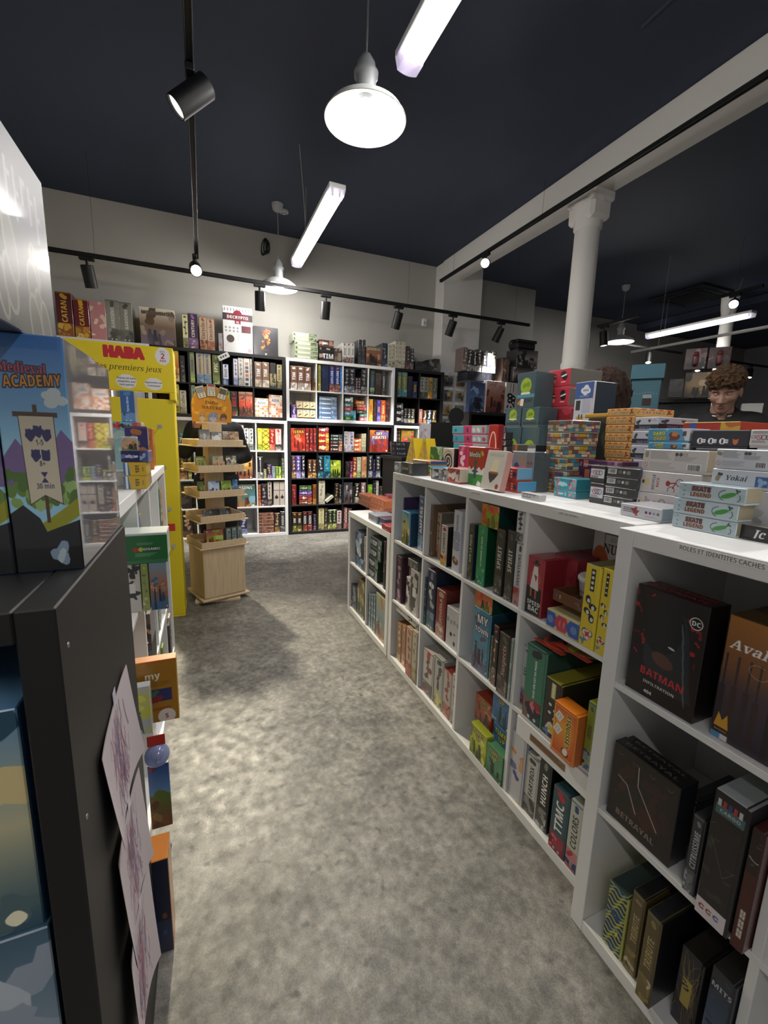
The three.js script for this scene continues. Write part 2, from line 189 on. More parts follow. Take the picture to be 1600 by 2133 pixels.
    g.fillStyle = '#0c0e11'; g.beginPath(); g.ellipse(w * 0.46, h * 0.32, w * 0.27, h * 0.24, 0.2, 0, 7); g.fill(); g.fillStyle = '#4a5f66'; for (let i = 0; i < 5; i++) { g.beginPath(); g.ellipse(w * (0.72 + 0.03 * i), h * (0.3 + 0.13 * i), w * 0.012, h * 0.09, -0.2, 0, 7); g.fill(); }
    g.fillStyle = '#5a3a34'; g.beginPath(); g.ellipse(w * 0.5, h * 0.6, w * 0.16, h * 0.06, 0.3, 0, 7); g.fill(); g.fillStyle = '#c8d0d0'; g.beginPath(); g.ellipse(w * 0.6, h * 0.46, w * 0.05, h * 0.01, 0.15, 0, 7); g.fill();
    g.fillStyle = '#e8e8e8'; g.beginPath(); g.arc(w * 0.86, h * 0.17, w * 0.085, 0, 7); g.fill(); g.fillStyle = b; g.beginPath(); g.arc(w * 0.86, h * 0.17, w * 0.072, 0, 7); g.fill(); word(g, 'DC', w * 0.86, h * 0.172, w * 0.12, h * 0.07, '#f0f0f0');
    word(g, 'BATMAN', w * 0.52, h * 0.76, w * 0.64, h * 0.16, tc); word(g, 'INFILTRATION', w * 0.5, h * 0.85, w * 0.46, h * 0.06, '#d8d0d0'); word(g, '404', w * 0.36, h * 0.94, w * 0.12, h * 0.045, '#f0f0f0');
  },
  avalon(g, w, h, b, acc, tc, title) { const gr = g.createLinearGradient(0, 0, 0, h); gr.addColorStop(0, '#a0682a'); gr.addColorStop(0.4, '#7a5030'); gr.addColorStop(0.55, acc[0]); gr.addColorStop(1, '#2e2c3c'); g.fillStyle = gr; g.fillRect(-2, -2, w + 4, h + 4); for (let i = 0; i < 9; i++) { const x = w * rnd(), bh = h * (0.16 + 0.2 * rnd()); g.fillStyle = mix('#2a2428', '#5a4030', rnd() * 0.5); g.fillRect(x, h * 0.3, w * 0.03, bh); g.fillRect(x - w * 0.03, h * 0.3 + bh, w * 0.09, h * 0.4); } word(g, title, w * 0.5, h * 0.22, w * 0.86, h * 0.24, tc, { font: 'serif', weight: 'italic bold' }); g.strokeStyle = '#b8a8a0'; g.lineWidth = w * 0.008; g.beginPath(); g.ellipse(w * 0.55, h * 0.36, w * 0.14, h * 0.05, 0.3, 0, 5); g.stroke(); g.fillStyle = '#d8a030'; g.beginPath(); g.moveTo(w * 0.04, h * 0.9); g.lineTo(w * 0.09, h * 0.78); g.lineTo(w * 0.16, h * 0.84); g.lineTo(w * 0.23, h * 0.78); g.lineTo(w * 0.27, h * 0.9); g.fill(); word(g, 'MATAGOT', w * 0.155, h * 0.925, w * 0.2, h * 0.03, '#d8a030'); g.fillStyle = '#4a90c0'; g.fillRect(0, h * 0.95, w * 0.16, h * 0.06); g.fillStyle = '#d0d4dc'; g.fillRect(w * 0.16, h * 0.95, w * 0.12, h * 0.06); },
  betr(g, w, h, b, acc, tc, title) { fill(g, w, h, b); for (let i = 0; i < 16; i++) blob(g, w * (0.1 + rnd() * 0.8), h * (0.15 + 0.6 * rnd()), w * (0.04 + 0.1 * rnd()), mix(b, acc[0], 0.3 + rnd() * 0.5), 6, 0.8); g.strokeStyle = '#b8a8a0'; g.lineWidth = w * 0.016; [[0.42, 0.12, 0.44, 0.36, 0.78, 0.72], [0.12, 0.4, 0.28, 0.44, 0.46, 0.72]].forEach(q => { g.beginPath(); g.moveTo(w * q[0], h * q[1]); g.lineTo(w * q[2], h * q[3]); g.lineTo(w * q[4], h * q[5]); g.stroke(); }); for (let i = 0; i < 4; i++) { g.strokeStyle = '#7a6a64'; g.lineWidth = w * 0.008; g.beginPath(); g.arc(w * (0.12 + 0.25 * i), h * 0.1, w * 0.035, 0, 3); g.stroke(); } word(g, title, w * 0.46, h * 0.86, w * 0.62, h * 0.12, tc); },
  flags(g, w, h, b, acc, tc, title) { fill(g, w, h, b); for (let i = 0; i < 10; i++) blob(g, rnd() * w, h * (0.25 + rnd() * 0.55), w * (0.05 + 0.12 * rnd()), mix(b, acc[0], rnd() * 0.5), 6, 0.9); g.strokeStyle = '#5a5650'; g.lineWidth = w * 0.02; g.beginPath(); g.moveTo(w * 0.1, h * 0.35); g.lineTo(w * 0.6, h * 0.6); g.lineTo(w * 0.9, h * 0.5); g.stroke(); g.fillStyle = '#48686a'; g.fillRect(w * 0.08, h * 0.1, w * 0.84, h * 0.07); ['#c8c8c8', '#a83838', '#384878', '#b04040', '#c8c8d0'].forEach((c, i) => { g.fillStyle = c; g.fillRect(w * (0.12 + 0.15 * i), h * 0.06, w * 0.1, h * 0.05); }); word(g, title, w * 0.5, h * 0.137, w * 0.6, h * 0.05, tc); g.fillStyle = acc[1]; g.fillRect(-2, h * 0.86, w + 4, h * 0.16); ['#8a3038', '#8a4838', '#4858a0'].forEach((c, i) => { g.strokeStyle = c; g.lineWidth = w * 0.05; g.beginPath(); g.arc(w * (0.2 + 0.22 * i), h * 0.92, w * 0.07, 0.5, 5.8); g.stroke(); }); },
  suits(g, w, h, b, acc) { fill(g, w, h, b); g.fillStyle = acc[1]; g.fillRect(-2, -2, w + 4, h * 0.36); for (let i = 0; i < 8; i++) blob(g, rnd() * w, rnd() * h * 0.3, w * 0.12, mix(acc[1], '#8a6a50', rnd() * 0.6), 6, 0.8); g.strokeStyle = acc[0]; g.lineWidth = w * 0.14; g.beginPath(); g.arc(w * 0.7, h * 0.2, w * 0.62, 0.6, 2.6); g.stroke(); for (let i = 0; i < 6; i++) { const x = w * (0.34 + 0.2 * (i % 2)), y = h * (0.66 + 0.08 * Math.floor(i / 2)); g.fillStyle = '#d0ccc4'; g.fillRect(x, y, w * 0.17, h * 0.07); g.fillStyle = '#222'; g.beginPath(); g.arc(x + w * 0.085, y + h * 0.035, w * 0.04, 0, 7); g.fill(); } },
  waves(g, w, h, b, acc) { fill(g, w, h, acc[0]); for (let j = 0; j < 16; j++) for (let k = 0; k < 2; k++) { g.strokeStyle = k ? '#14201c' : pick([b, b, '#7a9a88']); g.lineWidth = w * (k ? 0.05 : 0.09); g.beginPath(); for (let i = 0; i <= 12; i++) g.lineTo(w * i / 12, h * (j + k * 0.5) / 15 + Math.sin(i * 0.9 + j) * h * 0.028 - i * h * 0.004); g.stroke(); } for (let i = 0; i < 4; i++) blob(g, rnd() * w, rnd() * h, w * 0.13, pick(['#c8c040', '#1c3c78']), 5, 0.8); },
  lines(g, w, h, b, acc) { fill(g, w, h, b); g.strokeStyle = acc[0]; g.lineWidth = Math.max(1, w * 0.012); for (let i = 0; i < 22; i++) { g.beginPath(); g.moveTo(w * rnd(), h * rnd()); g.quadraticCurveTo(w * rnd(), h * rnd(), w * rnd(), h * rnd()); g.stroke(); } g.fillStyle = mix(acc[0], '#d0c060', 0.4); g.fillRect(w * 0.26, h * 0.36, w * 0.4, h * 0.34); for (let i = 0; i < 5; i++) blob(g, w * (0.3 + 0.3 * rnd()), h * (0.4 + 0.25 * rnd()), w * 0.06, b, 6, 0.8); g.fillStyle = acc[1] ?? acc[0]; g.fillRect(w * 0.95, -2, w * 0.08, h + 4); },
  rows(g, w, h, b, acc) { fill(g, w, h, b); for (let i = 0; i < 4; i++) { g.strokeStyle = acc[0]; g.lineWidth = h * 0.08; g.strokeRect(w * (0.08 + 0.22 * i), h * 0.25, w * 0.15, h * 0.42); g.fillStyle = mix(acc[0], '#ffffff', 0.3); g.beginPath(); g.arc(w * (0.155 + 0.22 * i), h * 0.46, h * 0.1, 0, 7); g.fill(); } },
  spiral(g, w, h, b, acc) { fill(g, w, h, b); g.strokeStyle = acc[0]; g.lineWidth = w * 0.1; g.lineCap = 'round'; g.beginPath(); for (let a = 0; a < 16; a += 0.2) g.lineTo(w / 2 + Math.cos(a) * w * 0.028 * a, h / 2 + Math.sin(a) * w * 0.028 * a); g.stroke(); g.strokeStyle = acc[1]; g.lineWidth = w * 0.03; g.beginPath(); g.arc(w / 2, h / 2, w * 0.46, 3.6, 5.6); g.stroke(); },
  mexi(g, w, h, b, acc, tc, title) { fill(g, w, h, b); g.fillStyle = acc[1]; g.beginPath(); g.moveTo(-2, h * 0.62); for (let i = 0; i < 7; i++) g.lineTo(w * (i + 0.5) / 6.5, h * (0.5 + 0.09 * (i % 2))); g.lineTo(w + 2, h + 2); g.lineTo(-2, h + 2); g.fill(); g.fillStyle = acc[0]; g.fillRect(-2, h * 0.7, w + 4, h * 0.32); word(g, title, w * 0.4, h * 0.2, w * 0.7, h * 0.18, tc, { edge: '#2a1818' }); blob(g, w * 0.85, h * 0.16, w * 0.09, '#c8b038', 6, 0.3); g.fillStyle = '#38485c'; g.fillRect(w * 0.38, h * 0.42, w * 0.16, h * 0.38); g.beginPath(); g.arc(w * 0.46, h * 0.4, w * 0.1, 0, 7); g.fill(); g.fillRect(w * 0.28, h * 0.6, w * 0.36, h * 0.05); g.fillStyle = '#e8e8e4'; blob(g, w * 0.72, h * 0.95, w * 0.12, '#e8e8e4', 5, 0.2); },
  duo(g, w, h, b, acc) { fill(g, w, h, b); g.fillStyle = acc[0]; g.fillRect(-2, -2, w * 0.36, h + 4); g.fillStyle = '#98a8ac'; g.fillRect(w * 0.6, -2, w * 0.42, h + 4); for (let i = 0; i < 3; i++) blob(g, w * (0.66 + 0.13 * i), h * 0.5, h * 0.28, pick(['#d8c8c8', '#b04858', '#c8d0d0']), 6, 0.4); blob(g, w * 0.48, h * 0.5, h * 0.24, '#5a2860', 6, 0.3); blob(g, w * 0.12, h * 0.5, h * 0.2, '#1c6878', 6, 0.4); },
  roundel(g, w, h, b, acc) { fill(g, w, h, b); g.strokeStyle = acc[0]; g.lineWidth = w * 0.1; g.beginPath(); g.ellipse(w * 0.5, h * 0.5, w * 0.36, h * 0.36, 0, 0, 7); g.stroke(); blob(g, w * 0.5, h * 0.55, w * 0.17, '#e8e4e0', 6, 0.4); blob(g, w * 0.5, h * 0.48, w * 0.08, '#281818', 6, 0.4); },
  kubo(g, w, h, b, acc, tc, title) { fill(g, w, h, b); blob(g, w * 0.22, h * 0.45, w * 0.16, acc[0], 6, 0.5); blob(g, w * 0.3, h * 0.75, w * 0.1, mix(acc[0], '#ffffff', 0.2), 6, 0.4); blob(g, w * 0.48, h * 0.2, w * 0.06, '#c88828', 5, 0.2); for (let i = 0; i < 5; i++) blob(g, w * (0.42 + 0.14 * rnd()), h * (0.4 + 0.45 * rnd()), w * 0.05, acc[1], 6, 0.6); g.fillStyle = mix(b, '#505860', 0.4); g.fillRect(w * 0.68, -2, w * 0.34, h + 4); word(g, title, w * 0.84, h * 0.28, w * 0.26, h * 0.24, tc, { font: 'serif' }); },
  eco(g, w, h, b, acc, tc, title) { fill(g, w, h, b); g.strokeStyle = mix(b, '#300', 0.4); g.lineWidth = h * 0.04; g.strokeRect(w * 0.03, h * 0.08, w * 0.94, h * 0.84); g.beginPath(); g.moveTo(w * 0.55, 0); g.lineTo(w * 0.55, h); g.stroke(); word(g, title, w * 0.22, h * 0.35, w * 0.24, h * 0.3, tc, { weight: 'normal' }); word(g, 'BRIDGE', w * 0.26, h * 0.65, w * 0.34, h * 0.24, tc, { weight: 'normal' }); for (let i = 0; i < 3; i++) { g.fillStyle = '#d8c8c0'; g.fillRect(w * 0.62, h * (0.2 + 0.22 * i), w * 0.1, h * 0.12); } g.fillStyle = '#2c3468'; g.beginPath(); g.arc(w * 0.85, h * 0.5, h * 0.2, 0, 7); g.fill(); },
  dogs(g, w, h, b, acc, tc) { fill(g, w, h, b); g.fillStyle = acc[0]; g.beginPath(); g.arc(w * 0.5, h * 0.38, Math.min(w, h) * 0.3, 0, 7); g.fill(); blob(g, w * 0.52, h * 0.36, Math.min(w, h) * 0.13, mix(acc[0], '#304010', 0.35), 6, 0.9); g.fillStyle = '#d8dcd0'; g.fillRect(w * 0.25, h * 0.56, w * 0.5, h * 0.06); g.fillStyle = mix(b, '#000000', 0.35); g.fillRect(w * 0.1, h * 0.75, w * 0.8, h * 0.1); if (tc === '#60a8b8') { g.fillStyle = '#4a8a9a'; g.fillRect(-2, h * 0.62, w + 4, h * 0.09); blob(g, w * 0.2, h * 0.84, w * 0.1, '#c07830', 6, 0.4); g.fillStyle = '#d8d4cc'; g.save(); g.translate(w * 0.34, h * 0.83); g.rotate(0.12); g.fillRect(-w * 0.09, -h * 0.09, w * 0.18, h * 0.2); g.restore(); } },
  robot(g, w, h, b, acc) { fill(g, w, h, b); blob(g, w * 0.3, h * 0.4, w * 0.11, '#5a2a28', 6, 0.4); g.fillStyle = '#c88868'; g.fillRect(w * 0.24, h * 0.3, w * 0.12, h * 0.08); g.fillRect(w * 0.25, h * 0.48, w * 0.1, h * 0.2); g.fillStyle = acc[1] ?? '#222'; g.save(); g.translate(w * 0.72, h * 0.34); g.rotate(-0.25); blob(g, 0, 0, w * 0.15, '#2a1c1c', 6, 0.3); g.fillStyle = '#e0d8d4'; g.fillRect(-w * 0.12, -h * 0.04, w * 0.24, h * 0.08); g.restore(); g.fillStyle = acc[0]; for (let i = 0; i < 9; i++) g.fillRect(w * (0.14 + 0.08 * i), h * 0.88, w * 0.05, h * 0.07); g.fillRect(w * 0.6, h * 0.64, w * 0.2, h * 0.05); },
  baby(g, w, h, b, acc) { fill(g, w, h, b); g.fillStyle = acc[0]; g.fillRect(-2, -2, w + 4, h * 0.16); for (const [x, y, r] of [[0.4, 0.08, 0.11], [0.55, 0.06, 0.13], [0.66, 0.085, 0.11], [0.52, 0.095, 0.13]]) { g.fillStyle = '#d8dae4'; g.beginPath(); g.arc(w * x, h * y, w * r, 0, 7); g.fill(); } word(g, 'BEBE', w * 0.54, h * 0.08, w * 0.28, h * 0.03, acc[0]); rules(g, w * 0.25, h * 0.125, w * 0.5, h * 0.02, 2, '#98a8d0'); g.fillStyle = '#aeb2c4'; g.fillRect(w * 0.42, h * 0.16, w * 0.42, h * 0.13); g.fillStyle = '#2a3040'; g.fillRect(w * 0.1, h * 0.17, w * 0.22, h * 0.09); g.fillStyle = '#c0a058'; g.beginPath(); g.arc(w * 0.36, h * 0.32, w * 0.2, 0, 3.14); g.fill(); g.fillStyle = '#222838'; g.fillRect(w * 0.28, h * 0.3, w * 0.06, h * 0.04); g.fillRect(w * 0.42, h * 0.3, w * 0.06, h * 0.04); g.fillRect(w * 0.04, h * 0.4, w * 0.3, h * 0.012); g.fillStyle = '#c88a30'; g.fillRect(w * 0.94, -2, w * 0.08, h + 4); },
  hazard(g, w, h, b, acc) { fill(g, w, h, b); g.fillStyle = acc[0]; for (let i = 0; i < 14; i++) { g.fillRect(w * i / 14, -2, w / 28, h * 0.25); g.fillRect(w * i / 14, h * 0.72, w / 28, h * 0.3); } },
  mosaic(g, w, h, b, acc) { fill(g, w, h, '#3a3430'); for (let j = 0; j < 3; j++) for (let x = 0; x < w;) { const q = h * (0.25 + 0.4 * rnd()); g.fillStyle = pick(['#8a5a3c', acc[0], acc[1] ?? '#c8a038', '#b0a890', '#a86058', '#6a4a68', '#c8b878']); g.fillRect(x, h * j / 3 + 1, q - 1, h / 3 - 2); if (rnd() < 0.4) { g.strokeStyle = '#2a2424'; g.lineWidth = 1; g.beginPath(); g.arc(x + q / 2, h * (j + 0.5) / 3, h * 0.1, 0, 7); g.stroke(); } x += q; } g.fillStyle = '#e0d8d0'; g.fillRect(w * 0.48, h * 0.5, w * 0.28, h * 0.18); g.fillRect(w * 0.48, h * 0.74, w * 0.2, h * 0.16); rules(g, w * 0.5, h * 0.54, w * 0.22, h * 0.12, 2, '#444'); },
  cat(g, w, h, b, acc, tc, title) { fill(g, w, h, b); for (let i = 0; i < 4; i++) { g.fillStyle = acc[0]; g.beginPath(); g.arc(w * (0.2 + 0.22 * i), -2, w * 0.08, 0, 7); g.fill(); } g.strokeStyle = '#4a3020'; g.lineWidth = h * 0.05; g.beginPath(); g.moveTo(w * 0.05, h * 0.75); g.lineTo(w * 0.1, h * 0.4); g.stroke(); word(g, title, w * 0.46, h * 0.56, w * 0.58, h * 0.58, tc, { font: 'serif', edge: mix(b, '#ffffff', 0.3), rot: -0.03 }); blob(g, w * 0.86, h * 0.5, h * 0.2, '#7a3828', 7, 0.9); },
  inicio(g, w, h, b, acc, tc, title) { fill(g, w, h, b); g.fillStyle = acc[0]; g.fillRect(-2, h * 0.54, w + 4, h * 0.5); blob(g, w * 0.16, h * 0.33, h * 0.14, '#3a3a44', 6, 0.7); g.fillStyle = '#4a4a50'; g.fillRect(w * 0.13, h * 0.36, w * 0.07, h * 0.17); blob(g, w * 0.62, h * 0.27, h * 0.1, '#44443c', 7, 0.4); rules(g, w * 0.74, h * 0.2, w * 0.18, h * 0.14, 2, '#888'); word(g, title, w * 0.46, h * 0.77, w * 0.48, h * 0.32, tc, { weight: 'normal' }); },
  daro(g, w, h, b, acc, tc) { fill(g, w, h, b); for (let i = 0; i < 5; i++) blob(g, w * rnd(), h * rnd(), h * 0.16, mix(b, '#ffffff', 0.22), 6, 0.7); g.fillStyle = '#c4c4c8'; g.beginPath(); g.moveTo(w * 0.8, -2); g.lineTo(w + 2, -2); g.lineTo(w + 2, h + 2); g.lineTo(w * 0.93, h + 2); g.fill(); blob(g, w * 0.64, h * 0.62, h * 0.36, acc[1] ?? '#6a3a30', 7, 0.4); blob(g, w * 0.66, h * 0.4, h * 0.2, '#c07848', 6, 0.3); word(g, 'DARO', w * 0.28, h * 0.34, w * 0.3, h * 0.4, tc, { edge: '#3a5a40', rot: -0.05 }); word(g, 'DARO', w * 0.31, h * 0.7, w * 0.3, h * 0.38, mix(tc, '#c87830', 0.25), { edge: '#3a5a40', rot: -0.05 }); g.fillStyle = '#444'; g.fillRect(w * 0.84, h * 0.2, w * 0.08, h * 0.32); },
  fox(g, w, h, b, acc, tc) { fill(g, w, h, b); for (let i = 0; i < 3; i++) { const x = w * (0.17 + 0.2 * i); g.fillStyle = tc; g.beginPath(); g.arc(x, h * 0.6, h * 0.17, 0, 7); g.fill(); g.fillRect(x, h * 0.5, w * 0.1, h * 0.2); g.fillStyle = b; g.fillRect(x - h * 0.05, h * 0.5, h * 0.1, h * 0.22); word(g, ['8+', '2-4', '30'][i], x + w * 0.07, h * 0.6, w * 0.05, h * 0.15, b); } g.fillStyle = acc[1] ?? '#c06838'; g.beginPath(); g.moveTo(w * 0.74, h * 0.45); g.lineTo(w * 0.79, h * 0.52); g.lineTo(w * 0.84, h * 0.45); g.lineTo(w * 0.83, h * 0.7); g.lineTo(w * 0.79, h * 0.8); g.lineTo(w * 0.75, h * 0.7); g.fill(); rules(g, w * 0.1, h * 0.85, w * 0.6, h * 0.08, 1, '#777'); },
  race(g, w, h, b, acc, tc) { fill(g, w, h, b); g.fillStyle = acc[1] ?? '#c0b080'; g.fillRect(w * 0.08, h * 0.36, w * 0.11, h * 0.3); g.fillStyle = '#333'; g.fillRect(w * 0.06, h * 0.44, w * 0.04, h * 0.14); word(g, 'DICYCLE', w * 0.26, h * 0.5, h * 0.7, w * 0.07, tc, { rot: -Math.PI / 2 }); word(g, 'RACE', w * 0.325, h * 0.5, h * 0.44, w * 0.07, acc[0], { rot: -Math.PI / 2 }); blob(g, w * 0.5, h * 0.5, h * 0.11, acc[0], 6, 0.2); g.strokeStyle = acc[0]; g.lineWidth = h * 0.05; g.beginPath(); g.moveTo(w * 0.5, h * 0.5); g.lineTo(w * 0.62, h * 0.45); g.lineTo(w * 0.58, h * 0.7); g.stroke(); g.strokeStyle = '#332a2a'; g.lineWidth = h * 0.025; for (const [x, y] of [[0.56, 0.78], [0.68, 0.42]]) { g.beginPath(); g.arc(w * x, h * y, h * 0.15, 0, 7); g.stroke(); } },
  yokai(g, w, h, b, acc, tc, title) { fill(g, w, h, b); blob(g, w * 0.12, h * 0.5, h * 0.16, '#8a8068', 6, 0.6); blob(g, w * 0.15, h * 0.3, h * 0.1, '#333', 6, 0.6); word(g, title, w * 0.42, h * 0.48, w * 0.36, h * 0.5, tc, { font: 'serif', weight: 'italic bold' }); g.save(); g.translate(w * 0.42, h * 1.22); g.scale(1, -0.6); g.globalAlpha = 0.5; word(g, title, 0, 0, w * 0.36, h * 0.5, '#6a7078', { font: 'serif', weight: 'italic bold' }); g.restore(); g.fillStyle = acc[0]; g.fillRect(w * 0.74, h * 0.3, w * 0.2, h * 0.66); blob(g, w * 0.84, h * 0.6, h * 0.2, acc[1] ?? '#88a8c8', 7, 0.6); },
  skate(g, w, h, b, acc, tc) { fill(g, w, h, b); for (let i = 0; i < 16; i++) blob(g, rnd() * w, rnd() * h, h * (0.1 + 0.2 * rnd()), mix(b, acc[1] ?? '#688898', 0.3 * rnd()), 6, 0.8); for (const [s, y] of [['2', 0.2], ['4', 0.5], ['N', 0.8]]) word(g, s, w * 0.1, h * y, w * 0.05, h * 0.16, '#384858', { rot: -1.57 }); word(g, 'SKATE', w * 0.36, h * 0.33, w * 0.3, h * 0.38, '#e0c8b8', { edge: '#5a2018' }); word(g, 'SKATE', w * 0.36, h * 0.33, w * 0.3, h * 0.38, tc); word(g, 'LEGEND', w * 0.36, h * 0.68, w * 0.32, h * 0.38, tc, { edge: '#b08878' }); g.save(); g.translate(w * 0.76, h * 0.52); g.rotate(-0.35); g.fillStyle = acc[0]; g.beginPath(); g.ellipse(0, 0, w * 0.11, h * 0.14, 0, 0, 7); g.fill(); g.strokeStyle = '#1c2c28'; g.lineWidth = h * 0.035; g.beginPath(); g.ellipse(w * 0.01, h * 0.06, w * 0.15, h * 0.34, 0.5, -0.6, 4.2); g.stroke(); g.restore(); blob(g, w * 0.88, h * 0.24, h * 0.1, '#2a4a30', 7, 0.9); },
  fire(g, w, h, b, acc) { fill(g, w, h, b); for (let i = 0; i < 26; i++) blob(g, w * (0.5 + 0.22 * (rnd() - 0.5)), h * (0.12 + 0.6 * rnd()), w * (0.03 + 0.05 * rnd()), pick(['#a84818', acc[0], '#5a2414', '#e8b860']), 6, 1); g.fillStyle = '#0c0a0c'; g.fillRect(w * 0.46, h * 0.52, w * 0.08, h * 0.22); g.beginPath(); g.arc(w * 0.5, h * 0.5, w * 0.035, 0, 7); g.fill(); rules(g, w * 0.25, h * 0.8, w * 0.5, h * 0.03, 1, '#8a5a3a'); g.fillStyle = '#c8c8c8'; g.fillRect(w * 0.46, h * 0.92, w * 0.07, h * 0.06); },
  redw(g, w, h, b, acc) { fill(g, w, h, b); blob(g, w * 0.36, h * 0.4, h * 0.22, acc[0], 7, 0.6); blob(g, w * 0.4, h * 0.62, h * 0.2, acc[0], 7, 0.7); rules(g, w * 0.08, h * 0.28, w * 0.44, h * 0.4, 3, '#3a2a2a'); ['#283048', '#8a2830', '#6a88a8', '#4a6858'].forEach((c, i) => { g.fillStyle = c; g.beginPath(); g.arc(w * (0.64 + 0.09 * i), h * 0.44, h * 0.1, 0, 7); g.fill(); }); rules(g, w * 0.62, h * 0.68, w * 0.32, h * 0.12, 2, '#999'); },
  jc(g, w, h, b, acc, tc, title) { fill(g, w, h, b); word(g, title, w * 0.55, h * 0.52, w * 0.7, h * 0.7, tc, { font: 'serif', weight: 'italic bold' }); },
};

// ------------------------------------------------------------------ surfaces
const noise = new ImprovedNoise();
function dataTex(n, fn, srgb) { const d = new Uint8Array(n * n * 4); for (let y = 0; y < n; y++) for (let x = 0; x < n; x++) { const c = fn(x, y), k = (y * n + x) * 4; d[k] = c[0]; d[k + 1] = c[1]; d[k + 2] = c[2]; d[k + 3] = 255; } const t = new THREE.DataTexture(d, n, n); t.wrapS = t.wrapT = THREE.RepeatWrapping; t.magFilter = THREE.LinearFilter; t.minFilter = THREE.LinearFilter; if (srgb) t.colorSpace = THREE.SRGBColorSpace; t.needsUpdate = true; return t; }
const wrapNoise = (x, y, n, f, z) => { // seamless
  const s = f / n, X = x * s, Y = y * s, a = x / n, b = y / n;
  return (noise.noise(X, Y, z) * (1 - a) + noise.noise(X - f, Y, z) * a) * (1 - b) + (noise.noise(X, Y - f, z) * (1 - a) + noise.noise(X - f, Y - f, z) * a) * b; };
const floorField = new Float32Array(1024 * 1024);
const floorMap = dataTex(1024, (x, y) => {
  const cloud = wrapNoise(x, y, 1024, 5, 1.3) * 0.6 + wrapNoise(x, y, 1024, 11, 4.1) * 0.55 + wrapNoise(x, y, 1024, 26, 7.7) * 0.45;
  const fine = wrapNoise(x, y, 1024, 70, 2.2) * 0.6 + wrapNoise(x, y, 1024, 150, 9.4) * 0.6 + (rnd() - 0.5) * 0.5;
  const pit = Math.max(0, wrapNoise(x, y, 1024, 95, 15.2) - 0.3) * 2.2 * Math.max(0, 0.6 + cloud);
  const v = 104 + cloud * 46 + fine * 54 - pit * 95; floorField[y * 1024 + x] = v;
  return [v * 1.0, v * 0.975, v * 0.92].map(q => Math.max(20, Math.min(255, q)));
}, true);
floorMap.repeat.set(1 / 2.6, 1 / 2.6);
const floorRough = dataTex(512, (x, y) => { const v = 150 + wrapNoise(x, y, 512, 30, 3) * 60 + (rnd() - 0.5) * 30; return [v, v, v]; });
floorRough.repeat.set(1 / 1.3, 1 / 1.3);
const plasterBump = dataTex(512, (x, y) => { const v = 128 + wrapNoise(x, y, 512, 60, 5) * 60 + wrapNoise(x, y, 512, 9, 8) * 40 + (rnd() - 0.5) * 40; return [v, v, v]; });
const woodMap = dataTex(512, (x, y) => { const g = noise.noise(x * 0.09, y * 0.006, 3) * 12 + noise.noise(x * 0.4, y * 0.012, 5) * 7 + (rnd() - 0.5) * 7; return [206 + g, 184 + g, 152 + g]; }, true);
woodMap.repeat.set(1.6, 1.6);
const M = {
  floor: new THREE.MeshStandardMaterial({ map: floorMap, roughnessMap: floorRough, roughness: 0.85, bumpMap: floorRough, bumpScale: 0.0006 }),
  wall: new THREE.MeshStandardMaterial({ color: 0xb2b0aa, roughness: 0.9, bumpMap: plasterBump, bumpScale: 0.001 }),
  ceiling: new THREE.MeshStandardMaterial({ color: 0x313a4e, roughness: 0.75, bumpMap: plasterBump, bumpScale: 0.0012 }),
  beam: std(0xdedcd8, 0.6), white: std(0xe4e4e4, 0.42), whiteInside: std(0xdededc, 0.5), black: std(0x131214, 0.5), blackBack: std(0x121114, 0.7), blackMetal: std(0x0b0c0e, 0.5),
  cord: std(0x8d8d8d, 0.6), enamel: std(0xa3a6a8, 0.4), enamelIn: std(0xb4b2ad, 0.5), wood: new THREE.MeshStandardMaterial({ map: woodMap, roughness: 0.55 }),
  lid: new THREE.MeshStandardMaterial({ color: 0xffffff, emissive: LAMP_WHITE, emissiveIntensity: 5 }), bulb: new THREE.MeshStandardMaterial({ color: 0xffffff, emissive: LAMP_WHITE, emissiveIntensity: 4 }),
  clear: new THREE.MeshPhysicalMaterial({ color: 0xffffff, transmission: 1, thickness: 0, roughness: 0.05, ior: 1.45 }), frosted: new THREE.MeshPhysicalMaterial({ color: 0xe4e0ee, transmission: 0.55, thickness: 0, roughness: 0.35 }), steel: std(0xb8b8bc, 0.3, { metalness: 0.8 }),
};

// ------------------------------------------------------------------ the room
const CEIL = 3.74;
struct('floor', slab(-2.4, 12.4, -0.1, 0, -7.2, 3.4), M.floor);
struct('ceiling', slab(-2.4, 12.4, CEIL, CEIL + 0.12, -7.2, 3.4), M.ceiling);
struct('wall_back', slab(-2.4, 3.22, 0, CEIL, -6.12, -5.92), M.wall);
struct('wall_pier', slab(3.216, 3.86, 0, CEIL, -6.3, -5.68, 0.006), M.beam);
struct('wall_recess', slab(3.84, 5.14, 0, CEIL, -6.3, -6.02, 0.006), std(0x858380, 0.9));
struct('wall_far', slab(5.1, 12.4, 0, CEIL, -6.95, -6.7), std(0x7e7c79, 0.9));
struct('wall_left', slab(-2.4, -2.2, 0, CEIL, -6, 3.4), std(0xc4c4c2, 0.9));  // out of view; kept pale to bounce light onto the shelves
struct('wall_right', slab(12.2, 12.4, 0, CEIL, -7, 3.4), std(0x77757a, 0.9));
struct('wall_front', slab(-2.4, 12.4, 0, CEIL, 3.2, 3.4), std(0xc4c4c6, 0.9));
struct('trim_1', slab(3.2, 3.49, 3.52, CEIL, -5.7, 3.2, 0.008), M.beam);                     // the boxed-in beam
struct('trim_2', slab(8.4, 12.2, 3.62, CEIL, -6.7, -4.4, 0.02), M.ceiling);                  // lowered ceiling edge far back
